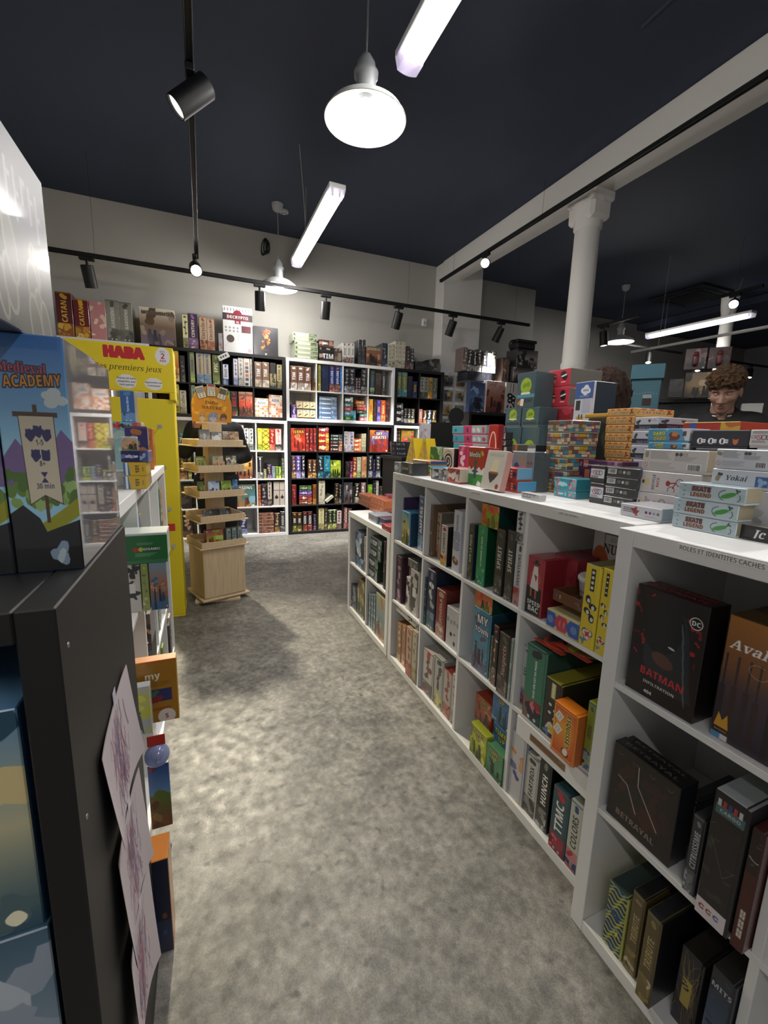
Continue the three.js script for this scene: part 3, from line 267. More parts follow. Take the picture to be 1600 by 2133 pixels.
struct('trim_3', tube([[1.9, CEIL - 0.004, -0.2], [2.45, CEIL - 0.004, -1.5], [2.5, CEIL - 0.004, -2.2]], 0.012, 40), M.ceiling);   // cable channel under the paint
{
  const t = thing('column', 'white round cast-iron column with flared capital under the ceiling beam', 'column', [3.35, 0, -3.3]);
  part('shaft', lathe([[0.15, 0], [0.15, 0.12], [0.118, 0.16], [0.115, 2.0], [0.122, 2.015], [0.122, 2.05], [0.113, 2.065], [0.108, 3.25]], 40), M.beam, t);
  part('capital', merge([lathe([[0.108, 3.22], [0.122, 3.235], [0.122, 3.27], [0.128, 3.3], [0.14, 3.38], [0.15, 3.44]], 40), slab(-0.13, 0.14, 3.43, 3.52, -0.16, 0.16, 0.02), slab(-0.12, 0.12, 3.28, 3.44, -0.15, 0.15, 0.03)]), M.beam, t);
  const c = thing('column', 'white column behind the counter at the end of the bright tube', 'column', [7.95, 0, -4.7]);
  part('shaft', lathe([[0.12, 0], [0.1, 0.15], [0.09, 3.4]], 32), M.beam, c); part('capital', lathe([[0.09, 3.38], [0.11, 3.5], [0.13, CEIL]], 32), M.beam, c);
}

// ------------------------------------------------------------------ lamps
function tubeLight(x, z0, z1, y, label, wires) {
  const L = z1 - z0, t = thing('ceiling_tube_light', label, 'light', [x, y, (z0 + z1) / 2], 0, 'hanging fluorescent tube lights');
  const prof = new THREE.Shape(); prof.moveTo(-0.062, 0); prof.lineTo(-0.05, -0.045); prof.quadraticCurveTo(0, -0.062, 0.05, -0.045); prof.lineTo(0.062, 0); prof.closePath();
  part('housing', slab(-0.066, 0.066, 0, 0.035, -L / 2, L / 2, 0.004), M.white, t);
  part('diffuser', new THREE.ExtrudeGeometry(prof, { depth: L - 0.17, bevelEnabled: false, curveSegments: 8 }).translate(0, 0, -(L - 0.17) / 2), M.lid, t);
  for (const s of [-1, 1]) {
    part('end_cap', new THREE.ExtrudeGeometry(prof, { depth: 0.075, bevelEnabled: true, bevelSize: 0.004, bevelThickness: 0.004, bevelSegments: 1, curveSegments: 8 }).translate(0, 0, s > 0 ? L / 2 - 0.082 : -L / 2 + 0.006), M.frosted, t);
    for (const q of [-1, 1]) part('lamp_holder', slab(q * 0.028 - 0.008, q * 0.028 + 0.008, -0.036, -0.004, s * (L / 2 - 0.05) - 0.012, s * (L / 2 - 0.05) + 0.012, 0.002), M.white, t);
  }
  for (const [dx, dz, ex, ez] of wires) part('suspension_wire', tube([[dx, 0.03, dz], [(dx + ex) / 2 + 0.006, (CEIL - y) * 0.5, (dz + ez) / 2], [ex, CEIL - y, ez]], 0.004, 12, 5), M.cord, t);
  const l = new THREE.RectAreaLight(LAMP_WHITE, TUBE, 0.11, L - 0.2); l.position.set(0, -0.07, 0); l.rotation.x = -Math.PI / 2; t.add(l);
}
tubeLight(1.03, -2.31, -0.7, 3.17, 'tube light hanging over the aisle, cut by the top of the picture', [[0, -0.5, 0, -0.5], [0, 0.5, 0, 0.5]]);
tubeLight(1.03, -5.12, -3.53, 3.17, 'tube light on a pale cord before the back wall shelves', [[0, -0.4, 0.02, -0.4], [-0.05, -0.1, -0.17, 0.2]]);
tubeLight(7.26, -5.55, -3.95, 3.17, 'tube light over the counter beyond the white column', [[0, -0.5, 0, -0.5], [0.02, 0.45, 0.14, 0.5]]);
tubeLight(1.03, 0.5, 2.1, 3.17, 'unseen tube light over the aisle behind the viewer, lighting the right-hand shelf fronts', [[0, -0.5, 0, -0.5], [0, 0.5, 0, 0.5]]);  // out of view; carries the row on and lights the right shelf fronts
tubeLight(-1.2, 0.5, 2.1, 3.17, 'unseen tube light by the side wall, placed to light the right-hand shelf fronts', [[0, -0.5, 0, -0.5], [0, 0.5, 0, 0.5]]);  // out of view, placed to light the right-hand cabinet fronts
tubeLight(5.2, 0.3, 1.9, 3.17, 'unseen tube light over the other aisle behind the viewer, placed to brighten the shop', [[0, -0.5, 0, -0.5], [0, 0.5, 0, 0.5]]);  // out of view, assumed here to brighten the right of the shop
function pendant(x, z, label) {
  const y = 2.9, t = thing('pendant_lamp', label, 'light', [x, y, z], 0, 'enamel pendant lamps');
  const out = [[0.205, 0], [0.19, 0.03], [0.14, 0.066], [0.085, 0.09], [0.05, 0.1]], inn = out.map(([a, b]) => [Math.max(0.001, a - 0.004), b - 0.004]);
  part('shade', lathe(out, 48), M.enamel, t); part('shade_lining', lathe([[0.207, 0.001], ...inn], 48), M.enamelIn, t); part('rim', new THREE.TorusGeometry(0.206, 0.004, 8, 64).rotateX(Math.PI / 2), M.enamelIn, t);
  part('socket', lathe([[0.052, 0.098], [0.05, 0.185], [0.06, 0.19], [0.062, 0.21], [0.05, 0.215], [0.045, 0.25], [0.022, 0.285], [0.008, 0.29]], 32), M.enamel, t);
  part('bulb', lathe([[0.001, -0.022], [0.03, -0.016], [0.056, 0.01], [0.06, 0.035], [0.042, 0.065], [0.02, 0.09]], 24), M.bulb, t);
  part('cable', tube([[0, 0.285, 0], [0.004, 0.5, 0], [0, CEIL - y - 0.05, 0]], 0.005, 12, 6), M.cord, t);
  part('ceiling_rose', lathe([[0.012, CEIL - y - 0.085], [0.05, CEIL - y - 0.06], [0.062, CEIL - y]], 24), M.enamel, t);
  const l = new THREE.PointLight(LAMP_WHITE, PENDANT, 0, 2); l.position.set(0, -0.1, 0); l.castShadow = true; l.shadow.radius = 3; t.add(l);
}
pendant(0.835, -2.37, 'grey enamel pendant lamp hanging large over the aisle');
pendant(0.842, -5.19, 'small pendant lamp hanging before the back wall, behind the track rail');
pendant(6.22, -5.23, 'pendant lamp beyond the white column, near the far track');
function headMesh(parent, pos, dir, lit) {   // cylinder spot: axis along dir, lens at the far end
  const h = new THREE.Group(); h.position.set(...pos); h.quaternion.setFromUnitVectors(new THREE.Vector3(0, -1, 0), new THREE.Vector3(...dir).normalize());
  return h;
}
const lensOn = new THREE.MeshStandardMaterial({ color: 0xffffff, emissive: LAMP_WHITE, emissiveIntensity: 14 }), lensDim = new THREE.MeshStandardMaterial({ color: 0xffffff, emissive: LAMP_WHITE, emissiveIntensity: 1.6 });
function spot(x, y, z, dir, label, o = {}) {
  const s = o.size ?? 1, t = thing('track_spotlight', label, 'light', [x, y, z], 0, 'black track spotlights');
  part('adapter', slab(-0.02, 0.02, -0.03, 0, -0.06, 0.06, 0.004).rotateY(o.along ? Math.PI / 2 : 0), M.blackMetal, t);
  part('stem', tube([[0, -0.025, 0], [0, -0.06, 0], [0, -0.1 * s, 0]], 0.012, 4, 8), M.blackMetal, t);
  const d = new THREE.Vector3(...dir).normalize(), q = new THREE.Quaternion().setFromUnitVectors(new THREE.Vector3(0, -1, 0), d), R = 0.052 * s, Ln = 0.19 * s;
  const put = (g) => g.translate(0, o.shift ?? 0, 0).applyQuaternion(q).translate(0, -0.1 * s, 0);
  part('body', put(lathe([[0.001, 0.03], [R - 0.006, 0.03], [R, 0.024], [R, -Ln + 0.03], [R - 0.006, -Ln + 0.03], [R - 0.008, -Ln + 0.05]], 32)), M.blackMetal, t);
  part('lens', put(lathe([[0.001, -Ln + 0.038], [R * 0.5, -Ln + 0.036], [R - 0.008, -Ln + 0.042]], 24)), o.lens ?? lensDim, t);
  if (o.power) { const l = new THREE.SpotLight(o.color ?? LAMP_WHITE, o.power, 0, o.angle ?? 0.6, 0.6, 2); l.position.copy(d).multiplyScalar(Ln + 0.01 - (o.shift ?? 0)).add(new THREE.Vector3(0, -0.1 * s, 0)); l.target.position.copy(o.aim ? new THREE.Vector3(...o.aim).normalize() : d).multiplyScalar(3); l.castShadow = true; l.shadow.radius = 2; t.add(l, l.target); }
  return t;
}
function rail(label, x0, z0, x1, z1, y, wires = []) {
  const t = thing('track_rail', label, 'light rail', [(x0 + x1) / 2, y, (z0 + z1) / 2]), alongX = Math.abs(x1 - x0) > Math.abs(z1 - z0), L = alongX ? Math.abs(x1 - x0) : Math.abs(z1 - z0);
  part('rail', merge([slab(-0.0175, 0.0175, 0.026, 0.034, -L / 2, L / 2), slab(-0.0175, -0.011, 0, 0.026, -L / 2, L / 2, 0.001), slab(0.011, 0.0175, 0, 0.026, -L / 2, L / 2, 0.001)]).rotateY(alongX ? Math.PI / 2 : 0), M.blackMetal, t);
  part('conductor_insert', slab(-0.0105, 0.0105, 0.006, 0.026, -L / 2 + 0.01, L / 2 - 0.01, 0.001).rotateY(alongX ? Math.PI / 2 : 0), M.blackBack, t);
  for (const s of [-1, 1]) part('end_cap', slab(-0.019, 0.019, -0.001, 0.035, s * L / 2 - 0.008, s * L / 2 + 0.008).rotateY(alongX ? Math.PI / 2 : 0), M.blackMetal, t);
  for (const [x, z] of wires) part('suspension_wire', tube([[x, 0.03, z], [x + 0.004, 0.2, z], [x, CEIL - y, z]], 0.0013, 8, 5), M.blackMetal, t);
}
rail('long black track rail running along the back wall', -1.5, -5, 4.19, -5, 2.85, [[-2.2, 0], [1.0, 0], [2.6, 0]]);
[[-0.919, [0.1, -1, -0.25]], [0.615, [0.02, -1, -0.2]], [1.332, [0, -1, -0.3]], [2.229, [-0.1, -1, -0.4]], [2.985, [-0.15, -1, -0.4]], [3.731, [-0.3, -1, -0.4]]].forEach(([x, d], i) =>
  spot(x, 2.85, -5, d, ['first', 'second', 'third', 'fourth', 'fifth', 'sixth'][i] + ' black spotlight from left on the back wall track', { power: SHELF_SPOT, angle: 0.46, along: true, aim: [0, -1, -0.14] }));
rail('black track rail overhead leading to the bright starry spotlight', 0.012, -4.72, 0.012, 1.5, 2.9, [[0, 0.6], [0, -1.5]]);
spot(0.012, 2.9, -2.42, [-0.7, -0.66, 0.02], 'large black cylinder spotlight turned sideways, lens edge lit', { power: BARE_SPOT, angle: 0.5, shift: 0.07 });
spot(-0.004, 2.9, -4.66, [0.06, -0.5, 1], 'bright spotlight at the far end of the overhead rail', { power: FLOOR_SPOT, angle: 0.42, aim: [0.06, -1.15, 1], color: WARM, lens: lensOn });
rail('black track rail hung along the white ceiling beam', 3.08, -5.53, 3.08, 1.5, 3.4, [[0, -3.2], [0, -1.6], [0, 0.6]]);
spot(3.08, 3.4, -4.5, [-0.75, -0.45, 1], 'bright spotlight on the beam rail beside the column', { power: BARE_SPOT, lens: lensOn });
spot(3.08, 3.4, -1.2, [-0.8, -1, 0.3], 'unseen spotlight on the beam rail beyond the picture edge, lighting the right-hand shelves', { power: BARE_SPOT });  // out of view, aimed down towards the right-hand cabinets
rail('short black track rail beyond the column', 5.04, -4.6, 5.04, -4.0, 2.85, [[0, 0]]);
spot(5.04, 2.85, -4.5, [0.05, -1, 0.1], 'black spotlight on the short rail beyond the column', { lens: lensOn });
rail('black track rail above the counter wall', 6.37, -5.6, 8.29, -5.6, 2.97, [[0, 0]]);
spot(7.43, 2.97, -5.6, [-0.4, -1, 0.3], 'grey tilted spotlight above the blue cardboard stand', { along: true });
rail('black track rail on the far side, upper corner by the second column', 8.2, -5.4, 11.5, -5.4, 2.9);
[8.5, 9.3, 10.1].forEach((x, i) => spot(x, 2.9, -5.4, [-0.35, -1, 0.2], ['first', 'second', 'third'][i] + ' black spotlight on the rail past the second column', { along: true }));
rail('short black track rail hung above the bright tube', 5.95, -3.75, 5.95, -3.2, 3.1, [[0, 0]]);
spot(5.95, 3.1, -3.47, [-0.9, -0.35, 0.5], 'bright spotlight just above the end of the far tube', { lens: lensOn });
{
  const t = thing('ceiling_pole', 'long white horizontal pole hung above the counter', 'pole', [5.73, 2.6, -3.4]);
  part('pole', new THREE.CylinderGeometry(0.018, 0.018, 2.4, 16).rotateX(Math.PI / 2), M.white, t); for (const z of [-0.8, 0.9]) part('suspension_wire', tube([[0, 0, z], [0, 0.5, z], [0, CEIL - 2.6, z]], 0.003, 6, 5), M.cord, t);
  const a = thing('ceiling_cassette', 'dark square air cassette in the ceiling above the tube', 'air conditioner', [7.55, 3.7, -5.05]);
  part('frame', slab(-0.45, 0.45, 0, 0.04, -0.45, 0.45, 0.015), std(0x20242e, 0.5), a); part('grille', slab(-0.27, 0.27, -0.012, 0.002, -0.27, 0.27, 0.006), std(0x1c1f26, 0.5), a);
  for (let i = 0; i < 4; i++) part('flap', slab(-0.3, 0.3, -0.014, 0.002, 0.31, 0.38, 0.004).rotateY(i * Math.PI / 2), std(0x252a35, 0.5), a);
  const s = thing('alarm_sensor', 'small white alarm sensor high on the back wall', 'sensor', [3.04, 2.9, -5.92]);
  part('case', slab(-0.035, 0.035, 0, 0.11, 0, 0.045, 0.01), M.white, s); part('lens', slab(-0.02, 0.02, 0.02, 0.07, 0.04, 0.05, 0.004), M.frosted, s);
  const k = thing('cable_bundle', 'black coiled cable bundle high on the back wall', 'cable', [0.79, 3.5, -5.89]);
  for (let i = 0; i < 3; i++) part('loop', new THREE.TorusGeometry(0.07 - i * 0.012, 0.012, 8, 24).scale(0.45, 1.3, 1).rotateZ(-0.2 + i * 0.12).translate(i * 0.02, 0.06, 0.01 * i), M.blackMetal, k);
  const d = thing('smoke_detector', 'small round detector on the ceiling beside the lamp rose', 'sensor', [0.93, CEIL - 0.035, -5.3]); part('base', lathe([[0.05, 0.035], [0.05, 0.015], [0.035, 0.004], [0.001, 0]], 24), M.enamel, d); part('ring', new THREE.TorusGeometry(0.026, 0.004, 8, 24).rotateX(Math.PI / 2).translate(0, 0.004, 0), M.blackMetal, d);
}

// ------------------------------------------------------------------ cube shelves
const CAB = {
  W1: { at: [-0.485, 0, -5.52], turn: 0, c: 4, r: 4, m: 'white', say: 'lower white wall cabinet', place: 'behind the wooden stand' },
  B2: { at: [0.985, 0, -5.52], turn: 0, c: 4, r: 4, m: 'black', say: 'lower black wall cabinet', place: 'at the end of the aisle' },
  W3: { at: [2.45, 0, -5.52], turn: 0, c: 2, r: 4, m: 'white', say: 'narrow white wall cabinet', place: 'behind the counter sign' },
  U0: { at: [-1.97, 1.464, -5.52], turn: 0, c: 4, r: 2, m: 'white', say: 'far-left white wall cabinet', place: 'above the yellow display header' },
  V0: { at: [-1.955, 0, -5.52], turn: 0, c: 4, r: 4, m: 'white', say: 'white floor cabinet', place: 'against the back wall, behind the yellow display' },
  U1: { at: [-0.5, 1.464, -5.52], turn: 0, c: 4, r: 2, m: 'black', say: 'upper black wall cabinet', place: 'on top of a white one' },
  U2: { at: [0.972, 1.464, -5.52], turn: 0, c: 4, r: 2, m: 'white', say: 'upper white wall cabinet', place: 'on top of a black one' },
  U3: { at: [2.44, 1.464, -5.52], turn: 0, c: 2, r: 2, m: 'black', say: 'narrow black wall cabinet', place: 'beside the white pier' },
  S: { at: [0.963, 0, -2.949], turn: -Math.PI / 2, c: 2, r: 2, m: 'white', say: 'low white aisle cabinet', place: 'at the far end of the right-hand row' },
  AV: { at: [0.963, 0, -2.168], turn: -Math.PI / 2, c: 4, r: 3, m: 'white', say: 'tall white aisle cabinet', place: 'in the middle of the right-hand row' },
  RO: { at: [0.89, 0, -0.69], turn: -Math.PI / 2, c: 4, r: 3, m: 'white', say: 'near white aisle cabinet', place: 'closest to the viewer on the right' },
  LW: { at: [-0.21, 0, -1.236], turn: Math.PI / 2, c: 4, r: 3, m: 'white', say: 'left white aisle cabinet', place: 'behind the black unit' },
};
function cabinet(k) {
  const q = CAB[k], W = q.c * 0.335 + (q.c - 1) * 0.016 + 0.076, H = q.r * 0.335 + (q.r - 1) * 0.016 + 0.076, D = 0.39, m = M[q.m], bk = q.m === 'black' ? M.blackBack : M.whiteInside;
  q.W = W; q.H = H;
  const t = thing('cube_cabinet', `${q.say} of cube shelves ${q.place}`, 'shelf', q.at, q.turn, 'cube shelving units');
  part('side_panel', slab(0, 0.038, 0, H, -D, 0, 0.0015), m, t); part('side_panel', slab(W - 0.038, W, 0, H, -D, 0, 0.0015), m, t);
  part('top_board', slab(0.0385, W - 0.0385, H - 0.038, H, -D, 0, 0.0015), m, t); part('bottom_board', slab(0.0385, W - 0.0385, 0, 0.038, -D, 0, 0.0015), m, t);
  for (let r = 1; r < q.r; r++) { const y = 0.038 + r * 0.351 - 0.016; part('shelf', slab(0.038, W - 0.038, y, y + 0.016, -D + 0.012, -0.003, 0.001), m, t); }
  for (let c = 1; c < q.c; c++) for (let r = 0; r < q.r; r++) { const x = 0.038 + c * 0.351 - 0.016, y = 0.038 + r * 0.351; part('divider', slab(x, x + 0.016, y, y + 0.335, -D + 0.012, -0.004, 0.001), m, t); }
  part('back_panel', slab(0.038, W - 0.038, 0.038, H - 0.038, -D, -D + 0.01, 0.001), bk, t);  // added backs; the black ones stand in for shade in open cells
  q.g = t; return t;
}
for (const k in CAB) cabinet(k);
// the other half of the island, back to back
for (const [z, w] of [[-2.168, 'tall'], [-0.69, 'near'], [-2.94, 'low']]) {
  const t = thing('cube_cabinet', `white cabinet back to back with the ${w} aisle cabinet, turned away`, 'shelf', [1.76, 0, z], -Math.PI / 2), L = w === 'low' ? 0.76 : 1.464;
  part('top_board', slab(0, L, 1.075, 1.113, 0, 0.39), M.white, t); part('side_panel', slab(0, 0.038, 0, 1.0745, 0, 0.39), M.white, t); part('side_panel', slab(L - 0.038, L, 0, 1.0745, 0, 0.39), M.white, t);
  part('bottom_board', slab(0.0385, L - 0.0385, 0, 0.038, 0, 0.39), M.white, t); part('back_panel', slab(0.0385, L - 0.0385, 0.0385, 1.0745, 0.37, 0.38), M.white, t);
}

// ------------------------------------------------------------------ game boxes
const ORD = ['first', 'second', 'third', 'fourth', 'fifth', 'sixth', 'seventh'], ROW = { 2: ['top', 'bottom'], 3: ['top', 'middle', 'bottom'], 4: ['top', 'second', 'third', 'bottom'] };
const FORM = { H: ['flat_game_box', 'flat box'], C: ['picture_game_box', 'picture box'] }, labels = new Map();
function ppmOf(k) { return { S: 620, AV: 1050, RO: 1300, LW: 900 }[k] ?? 460; }
function gameBox(name, w, h, d, style, cols, title, o = {}) {
  const [b, acc = '#888888', tc = '#ffffff'] = cols.split(' '), A = acc.split(','), ppm = o.ppm ?? 500;
  const W = Math.max(14, Math.min(460, w * ppm)), H = Math.max(14, Math.min(520, h * ppm));
  const art = paint(W, H, (g, x, y) => (STYLE[style] ?? STYLE.P)(g, x, y, b, A, tc, title)), pg = art.p, mat = o.satin ? pg.satin : o.wrap ? pg.wrap : o.matt ? pg.matt : pg.gloss;
  const sw = c => swatch(pg, c), f = { all: sw(b), pz: art.uv, py: sw(o.top ?? b), px: o.side === undefined ? (o.sidep ? art.uv : sw(mix(b, A[0], 0.12))) : sw(o.side), nx: sw(b) };
  const lettered = (s, u, v, base) => { for (let k = 0; k < 8; k++) { const a = paint(Math.min(400, u * ppm), Math.min(400, v * ppm), (g, x, y) => { fill(g, x, y, base); word(g, s, x / 2, y / 2, x * 0.8, y * 0.6, mix(tc, base, 0.35)); }); if (a.p === pg) return a.uv; } };
  if (o.topt) f.py = lettered(o.topt, w, d, o.top ?? b) ?? f.py; if (o.sidet) f.px = lettered(o.sidet, d, h * 0.8, o.side ?? b) ?? f.px;
  const g = new THREE.Group(); g.name = numbered(name); scene.add(g);
  const c = Math.min(0.0016, w / 8, h / 8), big = o.split;
  if (big === 'y') {
    const t = Math.max(0.004, h * 0.12);
    part('tray', boxGeo(w - 0.003, t + 0.004, d - 0.003, 0.0008, { all: sw(mix(b, '#ffffff', 0.12)) }).translate(0, 0, -0.0015), mat, g);
    part('lid', boxGeo(w, h - t, d, c, { ...f, pz: [art.uv[0], art.uv[1] + (art.uv[3] - art.uv[1]) * t / h, art.uv[2], art.uv[3]] }).translate(0, t, 0), mat, g);
  } else if (big === 'x') {
    const t = Math.max(0.003, w * 0.1);
    part('tray', boxGeo(t + 0.004, h - 0.003, d - 0.003, 0.0008, { all: sw(b), px: f.px, py: f.py }).translate(w / 2 - t / 2 - 0.002, 0, -0.0015), mat, g);
    part('lid', boxGeo(w - t, h, d, c, { ...f, px: sw(b), pz: [art.uv[0], art.uv[1], art.uv[0] + (art.uv[2] - art.uv[0]) * (w - t) / w, art.uv[3]] }).translate(-t / 2, 0, 0), mat, g);
  } else if (big === 'z') {
    const t = d * 0.4;
    part('lid', boxGeo(w, h, d - t, c, f).translate(0, 0, 0), mat, g);
    part('tray', boxGeo(w - 0.003, h - 0.003, t + 0.004, 0.0008, { all: sw(b), px: f.px, py: f.py }).translate(0, 0, -d + t + 0.004), mat, g);
  } else {
    g.removeFromParent(); const m = part(name, boxGeo(w, h, d, c, f), mat); used[name]--; m.name = g.name; return m;
  }
  return g;
}
const upper = new Set(['first', 'second', 'third', 'fourth', 'fifth', 'sixth']);
function cell(k, r, c, text) {
  const q = CAB[k], y0 = q.at[1], aisle = ['S', 'AV', 'RO', 'LW'].includes(k);
  for (const line of text.trim().split('\n')) {
    const [nums, cols, title, phrase, opt] = line.split('|'), [x, w, y, h, d, ins] = nums.trim().split(' ').map(Number), style = cols.slice(0, cols.indexOf(' ')), o = { ppm: ppmOf(k) };
    for (const e of (opt ?? '').split(',')) if (e) { const [a, v] = e.split(':'); o[a] = v; }
    const flat = style === 'H' || (r < 0 && w > h * 1.15 && style !== 'C'), up = !flat && h > w * 1.4;
    const [name, noun] = FORM[style] ?? (flat ? FORM.H : r < 0 && aisle ? ['card_game_box', 'card box'] : ['game_box', 'game box']);
    if (aisle || (flat && h > 0.03)) o.split = flat ? 'y' : up && w < 0.12 ? 'x' : d > 0.05 ? 'z' : undefined;
    if (h < 0.022 || w < 0.02) o.split = undefined;
    const m = gameBox(name, Math.max(0.008, w - 0.0015), h - 0.0006, Math.min(d, aisle ? 0.34 : 0.3), style, cols.slice(cols.indexOf(' ') + 1), title, o);
    const lx = x + w / 2, cs = Math.cos(q.turn), sn = Math.sin(q.turn);
    m.position.set(q.at[0] + lx * cs - ins * sn, y + 0.0003, q.at[2] - lx * sn - ins * cs); m.rotation.y = q.turn;
    const W = phrase.split(' '), first = upper.has(W[0]), body = phrase.replace(/ (card|lying)$/, '');
    let lab = first && W.length < 6 ? `${body.slice(W[0].length + 1)} ${noun}, ${W[0]} of its kind from left, ` : `${body} ${noun}, `;
    lab += r < 0 ? `on top of ${q.say}` : `${ROW[q.r][r]} row, column ${ORD[c]}, ${q.say}`;
    if (lab.match(/[\w'-]+/g).length > 16) lab = lab.replace(' of its kind', '');
    if (lab.match(/[\w'-]+/g).length > 16) lab = lab.replace(', column ', ' column ').replace(/ row/, '').replace(' cabinet', '');
    if (labels.has(lab)) console.log('same label:', lab); labels.set(lab, 1);
    tag(m, lab, 'box', r < 0 ? `games on top of the ${q.say}` : `games in the ${q.say}`);
  }
}
cell('U0', -1, 0, `
.652 .138 2.226 .426 .27 .015|S #5a0f18 #e0b030 #f0c840|CATAN|tall dark-red yellow-lettered
.798 .133 2.226 .376 .27 .015|S #6a1420 #e0b030 #f0c840|CATAN|short dark-red yellow-lettered
.938 .142 2.226 .372 .27 .015|P #c88a90 #f4ead0 #fff||pink and cream glossy
1.081 .123 2.226 .408 .27 .015|S #8d8d86 #55564f #d8d8d0|GARDENS|silver-grey plant-print
1.204 .118 2.226 .401 .27 .015|S #85857c #4d4f48 #d8d8d0|GARDENS|second silver-grey plant-print`);  // cream blots on the pink box are its glare, painted in
cell('U1', -1, 0, `
-.081 .344 2.226 .38 .27 .015|C #e6dcc8 #59412f,#6a5a72 #3a2a20|MONUMENTAL|cream-topped battle-scene
.337 .055 2.226 .363 .27 .015|S #d6d2a0 #33301e #333||slim pale-yellow`);
cell('U1', -1, 1, `
.393 .101 2.226 .374 .27 .015|S #33203f #8a6a90 #e8dcc8|CENTURY|wide dark-purple white-lettered
.509 .078 2.226 .354 .27 .015|S #b89e86 #8a4a28 #4a2a18|Encyclo|first tan animal-print
.589 .079 2.226 .344 .27 .015|S #b89e86 #8a4a28 #4a2a18|Encyclo|second tan animal-print`);
cell('U1', -1, 2, `
.706 .047 2.226 .197 .2 .015|P #8a8c8e #a04030 #fff||small grey and red
.761 .328 2.226 .505 .07 .015|decrypto #d8d8d8 #7a1c28 #fff||tall white codebreaking-equipment
1.096 .288 2.226 .324 .08 .015|fire #1d1a22 #e07a28 #d8d8d8||dark fire-and-figure`);
cell('U2', -1, 0, `
.105 .298 2.226 .052 .27 .015|H #a3ab90 #4d5a3c #e8ecd8|WINGSPAN|bottom pale-green lying
.11 .296 2.278 .052 .27 .015|H #a3ab90 #4d5a3c #e8ecd8|WINGSPAN|second pale-green lying
.115 .291 2.33 .052 .27 .015|H #a3ab90 #4d5a3c #e8ecd8|WINGSPAN|third pale-green lying
.112 .291 2.382 .052 .27 .015|H #a9b196 #4d5a3c #e8ecd8|WINGSPAN|fourth pale-green lying
.089 .295 2.434 .05 .27 .015|H #a9b196 #4d5a3c #e8ecd8|WINGSPAN|fifth pale-green lying
.09 .294 2.484 .05 .27 .015|H #b0b89c #4d5a3c #e8ecd8|WINGSPAN|top pale-green lying`);
cell('U2', -1, 1, `
.418 .292 2.226 .126 .27 .015|H #1d1a19 #a08878 #f0f0f0|TIM|lower black white-lettered lying
.417 .291 2.352 .046 .27 .015|H #1d1a19 #a08878 #f0f0f0|TIM|middle black white-lettered lying
.417 .193 2.399 .083 .27 .015|H #4a342a #c09080 #f0f0f0||upper brown lying
.723 .054 2.226 .25 .27 .015|S #c4c2bc #4a4a4a #333|Kanji|first white black-lettered
.78 .054 2.226 .256 .27 .015|S #c4c2bc #6a2a20 #333|Kanji|second white black-lettered
.836 .048 2.226 .258 .27 .015|S #c4c2bc #4a4a4a #333|Kanji|third white black-lettered`);
cell('U2', -1, 2, `
.939 .049 2.226 .311 .27 .015|S #24262a #3a3c40 #888||first charcoal
.991 .047 2.226 .314 .27 .015|S #24262a #3a3c40 #888||second charcoal
1.051 .219 2.226 .245 .1 .015|C #6a5e50 #8a4a2a,#2a241e #d0c0a0|EXODUS|brown explosion-scene
1.274 .076 2.226 .303 .27 .015|S #1c2838 #33465e #aaa||dark-blue`);
cell('U2', -1, 3, `
1.356 .051 2.226 .289 .27 .015|S #b5b09c #8a8674 #777||first cream
1.41 .047 2.226 .3 .27 .015|S #b9b4a0 #8a8674 #777||second cream
1.46 .05 2.226 .349 .27 .015|S #bdb8a6 #8a8674 #777||tall third cream
1.513 .05 2.226 .351 .27 .015|S #b9b4a0 #8a8674 #777||tall fourth cream
1.566 .05 2.226 .354 .27 .015|S #bdb8a6 #8a8674 #777||tall fifth cream
1.627 .058 2.226 .299 .27 .015|S #2a2624 #7a3830 #ccc||dark-brown
1.688 .058 2.226 .278 .27 .015|S #22222a #888 #ccc||black and grey`);
cell('U3', -1, 0, `
.305 .197 2.226 .115 .3 .015|P #1c1d20 #33383a #999||wide black shiny
.51 .087 2.226 .158 .3 .015|P #26282a #b0b0a8 #fff||black silver-glinting
.601 .085 2.226 .176 .3 .015|P #222426 #77786f #fff||second black silver-glinting`);
cell('U0', 0, 3, `
1.094 .084 1.853 .332 .27 .015|P #2a2420 #8a6a3a #ccc||dark-brown and gold
1.189 .147 1.853 .332 .27 .015|P #38302a #a08a70 #ccc||brown and tan`);
cell('U1', 0, 0, `
.194 .087 1.853 .332 .3 .015|C #d8c23a #c05a20,#e8d890 #a03020||yellow and orange
.29 .053 1.853 .287 .27 .015|S #16161a #333 #888||black`);
cell('U1', 0, 1, `
.392 .05 1.853 .332 .27 .015|S #7f8a72 #aac050 #334|DOMAIN|green meadow-print
.46 .076 1.853 .332 .27 .015|S #b8a890 #4a78a8 #223a58|DOMINION|first blue and cream
.538 .079 1.853 .332 .27 .015|S #b8a890 #4a78a8 #223a58|DOMINION|second blue and cream
.63 .081 1.853 .327 .27 .015|S #5a6430 #8a9448 #e8e8c0|EPIC|dark-green`);
cell('U1', 0, 2, `
.743 .062 1.853 .233 .27 .015|S #cfd4da #2c4a8a #223|Dixit|white blue-print
.86 .049 1.853 .305 .27 .015|S #c8ccd4 #4a5aa0 #a02a40||white and blue
.914 .06 1.853 .319 .27 .015|S #c9c6be #8a8478 #555||plain cream-white
.976 .072 1.853 .319 .27 .015|icons #cfcac2 #b06a30,#30486a,#7a3a20 #333||white picture-column
1.051 .022 1.853 .32 .27 .015|S #c9c6be #999 #a33||slim white`);
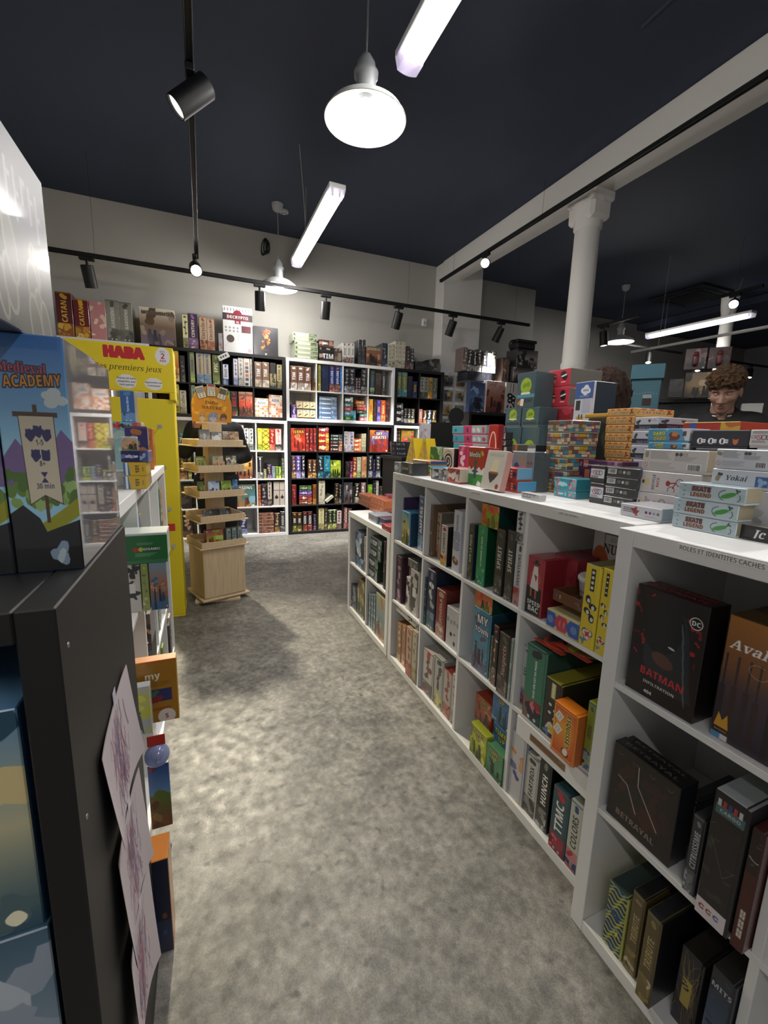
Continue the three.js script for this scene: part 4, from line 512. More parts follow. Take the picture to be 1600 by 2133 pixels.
cell('U1', 0, 3, `
1.1 .085 1.853 .292 .27 .015|S #80604c #d8c8b4 #fff|TIM|first brown
1.189 .083 1.853 .296 .27 .015|S #80604c #d8c8b4 #fff|TIM|second brown
1.279 .076 1.853 .171 .27 .015|S #a59768 #33301e #333||tan emblem
1.282 .069 2.024 .126 .2 .015|P #17171a #2a2a2a #777||small black
1.362 .062 1.853 .283 .27 .015|S #b0a57c #5a5030 #3a3420|RAUHA|khaki black-lettered`);
cell('U1', 1, 0, `
.226 .042 1.502 .322 .27 .015|S #cdbf5a #7a7a30 #553|Jaipur|pale-yellow
.271 .069 1.502 .259 .27 .015|S #c6c0ae #7a7466 #443|Coffee|cream script-lettered`);
cell('U1', 1, 1, `
.392 .044 1.502 .325 .27 .015|S #8fa08a #5a7a5a #335||grey-green
.461 .103 1.502 .311 .3 .015|C #3a5a3a #88a040,#1e2e1e #e8e8c0||green jungle-scene`);
cell('U1', 1, 2, `
.787 .024 1.502 .286 .27 .015|S #7aa040 #1e2e12 #fff||slim leaf-green
.814 .084 1.502 .283 .27 .015|S #15181a #a01818,#3a5a2a #e02820|DICE|black red-lettered
.909 .076 1.502 .284 .24 .015|C #b0a080 #c03018,#201818 #e02820|DICE|first red-figure
.988 .082 1.502 .285 .24 .015|C #b0a080 #c03018,#202818 #e02820|DICE|second red-figure`);
cell('U1', 1, 3, `
1.096 .16 1.502 .221 .27 .015|tiles #e8ddd0 #e07a30,#c03828 #33557a|AZUL|first orange tile-print
1.262 .162 1.502 .269 .27 .015|tiles #e8ddd0 #d86a28,#b83424 #33557a|AZUL|second orange tile-print`);
cell('U2', 0, 0, `
.055 .084 1.853 .283 .27 .015|S #6e4a3a #e8e0d8 #fff|TIM|first chocolate-brown
.142 .086 1.853 .285 .27 .015|S #6e4a3a #e8e0d8 #fff|TIM|second chocolate-brown
.23 .085 1.853 .281 .27 .015|S #6e4a3a #e8e0d8 #fff|TIM|third chocolate-brown
.326 .045 1.853 .143 .18 .015|P #3a2418 #d0a020 #fff||small dark yellow-footed`);
cell('U2', 0, 1, `
.407 .035 1.853 .322 .27 .015|S #7a7a30 #c0b060 #333||slim olive-yellow
.451 .096 1.853 .33 .3 .015|P #101a38 #1c2c58 #888||wide midnight-blue
.553 .071 1.853 .325 .27 .015|S #172a66 #b06030 #d8dcf0|EXPLORE|first royal-blue
.627 .07 1.853 .329 .27 .015|S #172a66 #b06030 #d8dcf0|EXPLORE|second royal-blue
.699 .023 1.853 .332 .27 .015|S #3a78b8 #245a90 #fff||slim sky-blue`);
cell('U2', 0, 2, `
.755 .063 1.853 .306 .27 .015|S #1c1c22 #a0a4b0 #888||first black
.821 .077 1.853 .311 .27 .015|S #1c1c22 #a0a4b0 #888||second black
.905 .038 1.853 .2 .27 .015|S #3a2a30 #c8b8b8 #c05050||short dark white-flecked
.945 .036 1.853 .203 .27 .015|S #2a2228 #b8a8a8 #999||second short dark
.987 .081 1.853 .316 .27 .015|S #1e1e20 #8a8c90 #888||wide black`);
cell('U2', 0, 3, `
1.109 .068 1.853 .311 .27 .015|S #22362f #4a6a38 #5878a0|ZOMBIE|dark-green blue-lettered
1.185 .091 1.853 .286 .3 .015|P #33231c #4a3428 #776||wide dark-brown
1.282 .055 1.853 .306 .27 .015|S #1a1818 #554 #e8e4e0|HUMANITY|black white-lettered`);
cell('U2', 1, 0, `
.061 .07 1.502 .168 .27 .015|S #3f2c66 #8a78b0 #fff||short purple
.135 .072 1.502 .11 .27 .015|exp #cbb894 #3a82b8,#111 #333|6|bottom-left tan bird-print
.209 .086 1.502 .11 .27 .015|exp #cbb894 #3a82b8,#111 #333|6|bottom-middle tan bird-print
.299 .072 1.502 .11 .27 .015|exp #cbb894 #3a82b8,#111 #333|6|bottom-right tan bird-print
.125 .08 1.613 .105 .27 .016|exp #cbb894 #222,#111 #333|6|top-left tan bird-print
.21 .086 1.613 .105 .27 .016|exp #cbb894 #222,#111 #333|6|top-middle tan bird-print
.299 .072 1.613 .105 .27 .016|exp #cbb894 #222,#111 #333|6|top-right tan bird-print`);
cell('U2', 1, 1, `
.416 .245 1.502 .058 .27 .015|H #4a6488 #8aa0c0 #e8ecf4|WINGSPAN|bottom grey-blue lying
.416 .244 1.56 .057 .27 .015|H #51698a #8aa0c0 #e8ecf4|WINGSPAN|second grey-blue lying
.416 .24 1.617 .057 .27 .015|H #566c8a #8aa0c0 #e8ecf4|WINGSPAN|third grey-blue lying
.418 .235 1.674 .057 .27 .015|H #55697f #8aa0b0 #e8ecf4|WINGSPAN|fourth grey-blue lying
.421 .231 1.731 .057 .27 .015|H #596a78 #8aa0b0 #e8ecf4|WINGSPAN|top grey-blue lying`);
cell('U2', 1, 2, `
.761 .119 1.502 .057 .27 .015|H #3f8a3a #2a5a28 #fff||green lying
.761 .119 1.559 .067 .27 .015|H #3f8098 #68a8b8 #fff||teal-blue lying
.76 .116 1.626 .047 .27 .015|H #b03c38 #d87068 #fff||coral-red lying
.759 .119 1.674 .053 .27 .015|H #4a6a68 #688a88 #fff||grey-teal lying
.764 .11 1.727 .077 .27 .015|H #1e3c38 #c8d0c8 #fff||black and teal lying
.884 .035 1.502 .133 .27 .015|S #58b0c8 #2a7a98 #fff||slim aqua
.974 .099 1.502 .052 .27 .015|H #b03a38 #d8a8a0 #fff||lower red lying
.973 .1 1.554 .044 .27 .015|H #3a6a68 #58908c #fff||second teal lying
.935 .132 1.598 .046 .27 .015|H #2a1a1c #884 #fff||thin dark lying
.938 .128 1.644 .037 .27 .015|H #b84a48 #e08078 #fff||upper red lying
.931 .122 1.681 .035 .27 .015|H #c05848 #e0a090 #fff||salmon-red lying
.922 .112 1.716 .048 .27 .015|H #c87a30 #e8b060 #fff||orange lying`);
cell('U2', 1, 3, `
1.103 .056 1.502 .292 .27 .015|S #c88828 #e0b050 #5a3010|LAMA|orange-yellow
1.165 .048 1.502 .284 .3 .015|P #33201c #5a342a #999||dark-maroon
1.218 .057 1.502 .287 .27 .015|S #3f3880 #7870b8 #d8a040|INIS|blue-purple
1.278 .067 1.502 .288 .27 .015|S #b84a22 #e08040 #f0c890|NAGA|orange-red
1.348 .064 1.502 .292 .27 .015|P #3a2420 #8a4a38 #ccc||dark and red`);
cell('U3', 0, 0, `
.041 .066 1.853 .327 .27 .015|S #5a6a48 #3a90a8 #c8b050|ATLANTIS|first teal and green
.113 .078 1.853 .328 .27 .015|S #5a6a48 #3a90a8 #c8b050|ATLANTIS|second teal and green
.201 .071 1.853 .285 .3 .015|P #0f0f1c #1c1c30 #888||dark navy
.28 .069 1.853 .218 .27 .015|S #1c1c48 #2a2a68 #e0c020|YAYA|navy yellow-lettered`);
cell('U3', 0, 1, `
.392 .064 1.853 .29 .27 .015|S #9a9c94 #33382e #333||first grey and black
.459 .057 1.853 .29 .27 .015|S #8a8c88 #2a2e2a #333||second grey and black
.519 .071 1.853 .29 .27 .015|S #8c7a48 #e09020 #333||grey and orange
.593 .076 1.853 .289 .27 .015|S #4a5448 #707a80 #c0a060||dark-green and grey`);
cell('U3', 1, 0, `
.048 .103 1.502 .092 .27 .015|H #1c1c1e #c8c8c8 #fff||bottom black white-labelled lying
.044 .103 1.594 .085 .27 .015|H #26222a #c8c8c8 #fff||middle black white-labelled lying
.044 .096 1.679 .088 .27 .015|H #1f2420 #98a898 #fff||top black round-print lying
.158 .049 1.502 .197 .27 .015|S #3a3a3c #e0e0d8 #fff||first black white-striped
.213 .052 1.502 .197 .27 .015|S #403a34 #e0d8b0 #fff||second black white-striped
.269 .056 1.502 .197 .27 .015|S #4a443a #e0d8b0 #fff||third black white-striped`);
cell('U3', 1, 1, `
.392 .054 1.502 .199 .27 .015|S #a8887a #c03828 #fff||white and red
.456 .064 1.502 .183 .27 .015|S #3a2a20 #c89050 #fff||brown and gold
.527 .068 1.502 .193 .27 .015|S #26282c #90a8c0 #fff||black and blue
.602 .072 1.502 .194 .27 .015|S #2c241c #b08a48 #fff||dark and gold`);
cell('W3', 0, 0, `
.041 .025 1.091 .32 .27 .015|S #241a16 #b08040 #ddd||first dark-brown
.069 .036 1.091 .321 .27 .015|S #241a16 #b08040 #ddd||second dark-brown
.123 .19 1.091 .313 .12 .015|C #9ab030 #c03048,#48682a #fff||green and red round-figure`);
cell('W3', 0, 1, `
.392 .141 1.091 .32 .12 .015|C #c8b830 #7a3a58,#303030 #fff||yellow-green party`);
cell('B2', 0, 0, `
.041 .184 1.091 .288 .3 .015|C #5c1712 #e0401c,#a02818 #f0b040|TERRA II|dark-red front-turned
.23 .046 1.091 .292 .27 .015|S #6a1a16 #a83028 #e8d8d0||first crimson
.282 .043 1.091 .292 .27 .015|S #6a1a16 #a83028 #e8d8d0||second crimson
.33 .041 1.091 .293 .27 .015|S #6a1a16 #a83028 #e8d8d0||third crimson`);
cell('B2', 0, 1, `
.4 .139 1.091 .098 .27 .015|H #8a1c14 #f0a030 #fff||bottom red-orange lying
.4 .139 1.189 .073 .27 .015|H #a02018 #f0a838 #fff||second red-orange lying
.4 .137 1.262 .072 .27 .015|H #a8261c #f0b040 #fff||third red-orange lying
.401 .134 1.334 .069 .27 .015|H #6a1c1c #c86050 #fff||top dark-red lying
.561 .161 1.091 .059 .27 .015|H #241c20 #c88060 #fff||bottom black icon-row lying
.561 .161 1.15 .042 .27 .015|H #241c20 #d08858 #fff||second black icon-row lying
.561 .161 1.192 .042 .27 .015|H #241c20 #a86858 #fff||third black icon-row lying
.562 .16 1.235 .042 .27 .015|H #1e2422 #80a898 #fff||fourth black icon-row lying
.565 .156 1.277 .039 .27 .015|H #1e2422 #889890 #fff||top black icon-row lying`);
cell('B2', 0, 2, `
.743 .055 1.091 .267 .27 .015|S #b8b0b0 #8a88b8,#a08a50 #334||first wheat-field
.8 .086 1.091 .266 .27 .015|S #b8b0b0 #8a88b8,#a08a50 #334||second wheat-field
.891 .098 1.091 .065 .27 .015|H #c04a20 #e8b070 #fff||bottom orange lying
.89 .098 1.156 .056 .27 .015|H #c85a28 #e8c088 #fff||middle orange lying
.889 .098 1.211 .054 .27 .015|H #b84a24 #e8b070 #fff||top orange lying
.992 .022 1.091 .242 .27 .015|S #c8c0a0 #8a8468 #554||first slim cream
1.016 .02 1.091 .244 .27 .015|S #c8c0a0 #8a8468 #554||second slim cream
1.038 .019 1.091 .247 .27 .015|S #c8c0a0 #8a8468 #554||third slim cream`);
cell('B2', 0, 3, `
1.111 .277 1.091 .297 .1 .015|C #d07820 #48286a,#c03c20 #f0f0f8|SKY PIRATES|orange and purple adventure-scene`);
cell('B2', 1, 0, `
.045 .054 .74 .291 .27 .015|S #3a2a4a #a88038 #e8c060||first purple and gold
.102 .064 .74 .291 .27 .015|S #4a3a78 #b8a8e0 #fff||lavender-purple
.174 .044 .74 .292 .27 .015|S #1c1c24 #c8d0d8 #fff||black and silver
.259 .053 .74 .241 .27 .015|S #4a3020 #c89048 #fff||first brown and gold
.316 .055 .74 .241 .27 .015|S #4a3020 #c89048 #fff||second brown and gold`);
cell('B2', 1, 1, `
.392 .074 .74 .294 .27 .015|S #2a1e20 #40a8c0 #d8d0c8||dark cyan-winged
.473 .084 .74 .298 .27 .015|S #20809a #103848 #d8f0f8||bright cyan
.562 .142 .74 .234 .27 .015|C #7a8a28 #b8c838,#38501c #e8e050||lime-green`);
cell('B2', 1, 2, `
.774 .055 .74 .216 .27 .015|P #241a1c #4a3a3a #999||dark-brown
.833 .04 .74 .222 .27 .015|S #3a2028 #c04890 #d8d8d8||magenta and black
.876 .054 .74 .274 .27 .015|S #7a2a28 #d8b040 #e8e0d0||red and yellow
.933 .059 .74 .28 .27 .015|S #a8a890 #689050 #fff||white and green
1 .073 .74 .286 .27 .015|S #b07a50 #e0b888 #5a2a18||tan and orange`);
cell('B2', 1, 3, `
1.095 .068 .74 .304 .27 .015|S #24262c #a8b0b8 #e8d080||first black and silver
1.17 .03 .74 .245 .27 .015|S #20183c #5848a0 #fff||dark purple
1.208 .073 .74 .305 .27 .015|S #24262c #a8b0b8 #e8d080||second black and silver`);
cell('B2', 2, 0, `
.046 .06 .389 .267 .27 .015|S #6a1616 #8a2620 #c89||dark-crimson
.142 .168 .389 .061 .27 .015|H #6a3018 #b06838 #fff||bottom orange-brown lying
.142 .167 .45 .064 .27 .015|H #6a1c18 #a83c30 #fff||second wine-red lying
.143 .165 .514 .066 .27 .015|H #33244a #9068c8 #d8c0f0||third purple lying
.145 .16 .58 .062 .27 .015|H #2a3a22 #507a3c #d0e0c0||top dark-green lying
.321 .05 .389 .267 .27 .015|S #7a4418 #c88038 #3a2010||orange-brown`);
cell('B2', 2, 1, `
.4 .088 .389 .315 .27 .015|S #cfc8b2 #a8a28c #887||tall plain cream
.621 .057 .389 .274 .27 .015|S #1a1614 #8a6a3a #c8a870||black and gold
.684 .037 .389 .256 .27 .015|S #1c1c22 #787c88 #ccc||slim black`);
cell('B2', 2, 2, `
.748 .125 .389 .286 .1 .015|C #2a2a30 #6a6468,#3a2c28 #aaa||charcoal ruin-scene
.879 .023 .389 .231 .27 .015|P #1e1a1a #443 #999||slim black
.905 .07 .389 .272 .27 .015|S #1c1a1a #b0a890 #fff||black and white emblem
1.001 .067 .389 .282 .27 .015|S #8a6a6a #d8b8b8 #fff||pale-pink`);
cell('B2', 2, 3, `
1.094 .072 .389 .251 .27 .015|P #6a9a28 #a8c848 #fff||small lime
1.174 .044 .389 .265 .27 .015|S #1e1c1c #556 #aaa||black
1.223 .036 .389 .308 .27 .015|S #c8c4bc #888 #445||tall white
1.271 .068 .389 .223 .27 .015|P #3a3428 #88806a #ccc||dark-olive`);
cell('B2', 3, 0, `
.049 .062 .038 .254 .27 .015|S #2a1c12 #d89020,#78a830 #f0f0e0|OM|first black and lime
.114 .062 .038 .251 .27 .015|S #2a1c12 #d89020,#78a830 #f0f0e0|OM|second black and lime
.186 .062 .038 .261 .27 .015|S #26161a #b04030 #f0f0f0|GIZEH|first black white-lettered
.252 .064 .038 .26 .27 .015|S #26161a #b04030 #f0f0f0|GIZEH|second black white-lettered
.329 .04 .038 .215 .27 .015|S #2c1c30 #685878 #ccc||slim dark-violet`);
cell('B2', 3, 1, `
.399 .077 .038 .294 .27 .015|S #cfc890 #8a8450 #776|Lost Kin|pale-yellow
.479 .046 .038 .3 .27 .015|S #2c261e #8a7a58 #ccc||dark and tan
.529 .06 .038 .269 .27 .015|S #1c2a1a #a8b048 #aaa||first dark-green
.592 .06 .038 .27 .27 .015|S #1c2a1a #a8b048 #aaa||second dark-green
.657 .065 .038 .251 .27 .015|S #cac4be #88302a,#2a1a18 #622||white and wine-red`);
cell('B2', 3, 2, `
.751 .02 .038 .292 .27 .015|S #7a1c1c #d8d0c8 #fff||slim red
.773 .026 .038 .291 .27 .015|S #c4bcb4 #a03028 #622||slim white and red
.804 .065 .038 .281 .27 .015|S #4a2a30 #98686a #ccc||dark-pink`);
cell('W1', 0, 3, `
1.103 .055 1.091 .272 .27 .015|S #d8c430 #80a038 #fff||yellow oval-print
1.16 .084 1.091 .271 .27 .015|honey #dcc838 #1c1a10 #fff||yellow honeycomb
1.247 .067 1.091 .269 .27 .015|S #a01c20 #d88868 #f0c0a0||red seal-print
1.318 .074 1.091 .272 .27 .015|S #c4b8b0 #c02c20,#282828 #fff||white red-patterned`);
cell('W1', 0, 2, `
.862 .079 1.091 .304 .27 .015|S #cdcbc6 #a84838 #445||tall white
.944 .056 1.091 .268 .27 .015|S #c9c8c4 #36413a #445||first short white
1.003 .049 1.091 .268 .27 .015|S #c9c8c4 #36413a #445||second short white`);
cell('W1', 1, 2, `
.809 .225 .74 .292 .1 .015|C #b06aa0 #d8b030,#6a2838 #f0f0f4|SMALLWORLD|purple and yellow hero-scene`);
cell('W1', 1, 3, `
1.094 .066 .74 .276 .27 .015|S #1a181c #e0dcd8 #f0f0f0|SMALLWORLD|black white-lettered
1.166 .036 .74 .119 .27 .015|S #7a7a58 #b8b048 #fff||short olive
1.209 .056 .74 .179 .27 .015|S #2a2440 #9878a0 #d8c048||dark-purple
1.269 .043 .74 .154 .27 .015|P #7a868e #a8b4bc #fff||small blue-grey
1.317 .028 .74 .154 .27 .015|S #5a8030 #c0c840 #fff||slim green
1.348 .038 .74 .149 .27 .015|S #68882c #d0c840 #fff||green and yellow
1.391 .033 .74 .255 .27 .015|S #48503c #98a088 #ccc||tall grey-green`);
cell('W1', 2, 2, `
.773 .286 .389 .277 .1 .015|C #48624c #5a98b0,#c07028 #f4f4f0|SEASONS|green and teal creature-scene`);
cell('W1', 2, 3, `
1.094 .034 .389 .275 .27 .015|S #8a4020 #d07838 #e8c080||slim rust-orange
1.134 .072 .389 .286 .27 .015|S #1e1a1e #685058 #ccc||black portrait
1.211 .051 .389 .311 .27 .015|S #bdb2a6 #2a2420 #443||first stone-white
1.285 .072 .389 .31 .27 .015|emb #bdb2a6 #2a2420 #443||first stone-white emblem
1.361 .063 .389 .309 .27 .015|emb #bdb2a6 #2a2420 #443||second stone-white emblem`);
cell('W1', 3, 2, `
.867 .084 .038 .25 .27 .015|S #26264a #8890b8 #d8d8e8||dark-blue`);
cell('W1', 3, 3, `
1.094 .187 .038 .044 .27 .015|H #5a2c18 #8a5030 #d8a878||bottom chestnut lying
1.093 .189 .082 .044 .27 .015|H #5e301c #8a5030 #d8a878||second chestnut lying
1.093 .19 .126 .044 .27 .015|H #5a2c18 #8a5030 #d8a878||third chestnut lying
1.094 .19 .17 .044 .27 .015|H #5e301c #8a5030 #d8a878||fourth chestnut lying
1.095 .19 .214 .044 .27 .015|H #5a2c18 #8a5030 #d8a878||fifth chestnut lying
1.096 .186 .258 .044 .27 .015|H #623420 #905838 #d8a878||top chestnut lying
1.291 .067 .038 .256 .27 .015|S #3a2c22 #b88850 #ccc||dark-brown and gold
1.363 .061 .038 .273 .27 .015|S #26282a #787c78 #d8d8d0|ANDOR|grey-black`);
cell('W1', 0, 1, `
.426 .065 1.091 .219 .27 .015|S #3a2c24 #8a684c #ccc||brown
.53 .079 1.091 .222 .27 .015|S #20262a #50686a #ccc||dark-teal
.663 .059 1.091 .24 .27 .015|S #2a221e #6a5444 #ccc||dark-brown`);
cell('W1', 0, 0, `
.212 .083 1.091 .191 .27 .015|S #2a4a4a #58a0a0 #e8f0f0|ON|dark-teal round-print`);
cell('W1', 1, 0, `
.209 .087 .74 .276 .27 .015|S #3a2018 #a87850 #d8b890||dark-brown
.302 .04 .74 .262 .27 .015|S #5a5a30 #c8c080 #333||olive and cream`);
cell('W1', 1, 1, `
.392 .085 .74 .235 .27 .015|S #2c201c #68483c #ccc||dark-maroon
.691 .031 .74 .251 .27 .015|S #20201c #585848 #ccc||charcoal`);
cell('W1', 2, 0, `
.217 .108 .389 .29 .27 .015|P #201c1e #504448 #ccc||wide black`);
cell('W1', 2, 1, `
.392 .107 .389 .1 .27 .015|C #2a2622 #786858,#3a4838 #ccc||dark-brown small
.69 .032 .389 .11 .27 .015|S #4a2c34 #a86870 #ddd||dark-rose`);
cell('W1', 3, 0, `
.216 .105 .038 .282 .27 .015|S #1e1a18 #784c30 #c8a888||dark-brown worn`);
cell('W1', 3, 1, `
.392 .096 .038 .26 .27 .015|S #33282a #88686a #ccc||dark-plum
.68 .042 .038 .246 .27 .015|S #2a2a34 #585c78 #ccc||slate`);
cell('S', 0, 0, `
.116 .178 .389 .257 .3 .015|S #101826 #6a88b0 #c8d0dc||navy sailor-print|top:#20283c
.299 .024 .389 .25 .27 .015|S #b8b4b0 #445 #334||slim white`);
cell('S', 0, 1, `
.392 .158 .389 .075 .3 .015|H #172420 #7a9088 #dde|TOP|bottom dark-teal lying
.391 .167 .464 .07 .3 .015|H #172420 #7a9088 #dde|TOP|second dark-teal lying
.409 .189 .534 .07 .3 .015|H #172420 #7a9088 #dde|TOP|third dark-teal lying
.416 .196 .604 .068 .3 .015|H #1c2a26 #7a9088 #dde|TOP|top dark-teal lying
.646 .035 .389 .302 .27 .015|P #2c1c20 #a08878 #ccc||dark-maroon`);
cell('S', 1, 0, `
.041 .132 .038 .179 .27 .015|S #16202c #4a5a6a #99a||dark slate
.182 .142 .038 .265 .27 .015|C #5a4a2c #8a8048,#2c3c2c #ccc||olive-brown forest`);
cell('S', 1, 1, `
.392 .018 .038 .223 .27 .015|S #5a6c74 #8a9aa0 #cdd||first grey-blue
.414 .039 .038 .237 .27 .015|S #5a6c74 #8a9aa0 #cdd||second grey-blue
.457 .04 .038 .25 .27 .015|S #5a6c74 #8a9aa0 #cdd||third grey-blue
.501 .036 .038 .264 .27 .015|S #5a6c74 #8a9aa0 #cdd||fourth grey-blue
.544 .147 .038 .293 .27 .015|C #a8a078 #5a7a90,#a86a3a #ccc||pale landscape`);
cell('AV', 0, 0, `
.041 .012 .74 .237 .3 .05|S #4a3a62 #8a7aa8,#b08a3a #e0d0e8||slim purple
.115 .104 .74 .18 .12 .01|C #4a98c8 #c8a848,#4a5a20 #f0d890||sky-blue landscape|side:#2a4a68
.268 .059 .74 .281 .3 .03|S #3a587a #88a8c8 #e8ecf0|AMPÈRE|steel-blue white-lettered`);
cell('AV', 0, 1, `
.392 .031 .74 .253 .33 .03|P #6a5540 #c0a078,#30201a #ddd||brown mosaic-print
.424 .037 .74 .223 .25 .05|S #b8a498 #9a5a48 #533||grey sided peach|side:#77736e,top:#807c78
.535 .053 .74 .186 .25 .01|S #c8c0bc #a01c38,#d8a830 #222|COMBO|white splattered black-sided|side:#14120f
.617 .06 .74 .267 .3 .02|rings #cdd0dc #3a4880 #3a4880|HUMOR|white blue-ringed
.677 .012 .74 .158 .27 .1|S #68803a #90a858 #fff||slim moss-green`);
cell('AV', 0, 2, `
.743 .037 .74 .231 .3 .015|S #3c4030 #5a6048 #d8d8c0|SUR LA PISTE|dark-olive|side:#223448
.804 .06 .74 .24 .3 .015|S #1e8a58 #3aa878 #d8f0e0|LE CHEMIN DU PAYS|emerald-green|side:#0f4a30
.818 .106 .98 .088 .28 .015|C #c88a28 #c84030,#88a828 #d8a080||yellow-orange lizard-print|side:#0f3c38,top:#0f4440
.92 .047 .74 .251 .3 .015|S #30302a #585448 #d8d4c8|SPIRIT|first charcoal white-scripted
.981 .044 .74 .258 .3 .015|S #30302a #585448 #d8d4c8|SPIRIT|second charcoal white-scripted
1.029 .044 .74 .226 .22 .015|S #c8c8cc #444,#a03028 #333|INVENTEURS|lower white machine-print
1.021 .04 .966 .106 .22 .015|S #c8c8cc #444 #333||upper white machine-print`);
cell('AV', 0, 3, `
1.094 .076 .74 .197 .1 .015|speed #a82c38 #181616,#e8e4e4 #f0f0f0|SPEED BAC|red and black front-turned|side:#8a2430,top:#a04048
1.21 .125 .74 .059 .2 0|gems #c8c090 #2c5ab0,#c83a48 #fff||flat blue-jewelled
1.336 .053 .74 .24 .15 0|faces #d8c22c #1a1a1a,#c02838 #fff||first yellow cartoon-faces|top:#7a7440
1.391 .033 .74 .242 .15 0|faces #d8c22c #1a1a1a,#c02838 #fff||second yellow cartoon-faces`);
cell('AV', 1, 0, `
.05 .077 .389 .265 .3 .015|S #33162c #6a3a5a #c8a8b8||dark-plum
.127 .012 .389 .213 .27 .06|S #b8a0a0 #c04868 #fff|MR|pink and white
.188 .047 .389 .183 .27 .015|cow #c4c0bc #141414 #222||first black-spotted white
.237 .094 .389 .244 .3 .015|cow #b4b0ac #3a3a3a #222||second grey-scribbled white
.198 .112 .633 .045 .27 .015|P #4a4e50 #888c8c #ccc||dark-grey flat`);
cell('AV', 1, 1, `
.392 .025 .389 .243 .3 .015|S #20304a #5a88a0 #d8c8d0||navy robot-print
.422 .08 .389 .298 .3 .015|S #16243c #6878a0,#4a9a58 #e8e0d8||dark-blue robot-print|top:#5a2a48
.513 .086 .389 .233 .3 .015|S #7a2a1c #b89888 #d8b8b0|JESUISLA|brick-red white-scripted|side:#5a1c1c,top:#6a2820
.61 .107 .389 .184 .28 .015|dany #bcbcc0 #3a3a3e #222|DANY|white black-lettered`);
cell('AV', 1, 2, `
.816 .112 .389 .262 .3 .015|C #3a7898 #5890a8,#5a4868 #e8e0e4|MY TOWN|large steel-blue|side:#1e4858
.812 .113 .651 .07 .28 .015|C #c88a28 #c84030,#88a828 #d8a080||low yellow-orange lizard-print|side:#0f4038
.933 .012 .389 .187 .27 .015|S #58603a #8a9060 #ddd||slim olive
.951 .031 .389 .241 .27 .01|S #241c18 #c04a28,#b8b0a8 #ddd||black and red
.999 .062 .389 .238 .3 0|S #28241f #5a5048 #c89890|Suspects|charcoal red-lettered
1.062 .012 .389 .239 .25 0|S #82948c #b8c8c0 #f0f4f0|LOVE|pale-green`);
cell('AV', 1, 3, `
1.094 .037 .389 .23 .3 .03|S #c0bfc0 #4868a8,#b02c38 #222|ES!|white blue-banded
1.142 .092 .389 .264 .3 0|S #357a60 #141e38,#c83848 #f0f0f0|PLUS ON EST DE POUX|teal-green white-lettered|side:#284a44,top:#3a6858,sidet:DOCIEUR
1.235 .068 .389 .195 .3 0|faces #24241c #c8c030,#c8c030 #fff||black and yellow|side:#2e2c1a,top:#a09a38
1.305 .089 .389 .162 .05 -.03|esq #d87818 #c83818,#e8e4dc #14100c|ESQUISSE?|bright-orange|side:#a0541c
1.395 .029 .389 .21 .22 0|S #7a8a28 #24488a,#c8c8c4 #4a2848|DIOS|green and blue purple-lettered|top:#a0a838`);
cell('AV', 2, 0, `
.085 .062 .038 .231 .27 .02|S #8a6030 #b08850 #e8d0a0||first amber
.15 .05 .038 .242 .27 .02|S #9a6848 #c89878 #7a2a18||second rust
.245 .07 .038 .277 .27 0|S #a89478 #a83828 #7a2018||cream red-topped
.319 .052 .038 .29 .27 0|S #ada390 #8a7850 #665||plain cream
.065 .276 .328 .042 .2 .015|cow #b8b4b0 #141414 #222||lying black-spotted white`);
cell('AV', 2, 1, `
.415 .107 .038 .238 .25 .015|S #b4b0ac #a02428,#2a2828 #222||white red-barred
.53 .082 .038 .254 .3 .015|S #a8a8a4 #1c2c44,#b8b038 #222||white and navy
.616 .071 .038 .232 .25 .015|S #b0a8a0 #a04838 #622||cream red-lettered|top:#7a2420
.689 .033 .038 .247 .2 .015|S #b8b2ac #88807a #622||second cream`);
cell('AV', 2, 2, `
.864 .11 .038 .133 .035 0|C #98a028 #b8c030,#6a7820 #c8b860|TIMES UP|lime-green
.975 .098 .038 .122 .035 0|C #3f7850 #5a9868,#2a5838 #c8b860|TIMES UP|sea-green
1.062 .012 .038 .095 .1 .06|C #a83c20 #c86838,#783018 #c8b048|TIMES UP|lower brick-orange
.804 .111 .133 .12 .1 .06|C #b04422 #c86838,#783018 #c8b048|TIMES UP|upper brick-orange
.931 .109 .038 .165 .1 .06|C #2c6ca8 #4888c0,#1c4c80 #d8c848|TIMES UP|lower blue
.914 .108 .203 .15 .1 .06|C #2c6ca8 #4888c0,#1c4c80 #d8c848|TIMES UP|upper blue`);
cell('AV', 2, 3, `
1.097 .072 .038 .257 .3 .01|P #c0c0c4 #3a3878,#d87820 #222||white planet-print
1.17 .061 .038 .227 .28 .015|S #bdbcb8 #403c38 #1c1c1c|FARTBOX|white black-lettered
1.232 .052 .038 .257 .3 .015|S #22221e #8a8a84 #f4f4f0|HUNCH|black white-lettered|side:#0f0f10,topt:HUNCH,top:#0f0f10
1.309 .066 .038 .221 .3 0|S #305058 #c02838 #f0ece8|TTMC|dark-teal red-lettered
1.377 .047 .038 .231 .25 0|S #b4b8ac #2c4478,#c03048 #333|COLORS|white and blue`);
cell('RO', 0, 0, `
.056 .155 .74 .255 .07 .012|bat #120c0e #a81c24 #d02830|BATMAN|black red-lettered masked-face|side:#140a0c,top:#2a0c10,topt:BATMAN`);
cell('RO', 0, 0, `
.041 .129 .74 .23 .07 .084|P #120c0e #5a1018 #c02028||rear black and red|side:#1a0c10,top:#33101a,topt:BATMAN`);
cell('RO', 0, 0, `
.239 .11 .74 .255 .22 .02|avalon #8a5420 #4a3a40 #f0f0f0|Avalon|large amber white-scripted|top:#4a3618`);
cell('RO', 1, 0, `
.052 .161 .389 .202 .062 .012|betr #1c1210 #4a2014 #8a7a70|BETRAYAL|front black dagger-print|side:#1c2028,top:#15161a,topt:BETRAYAL`);
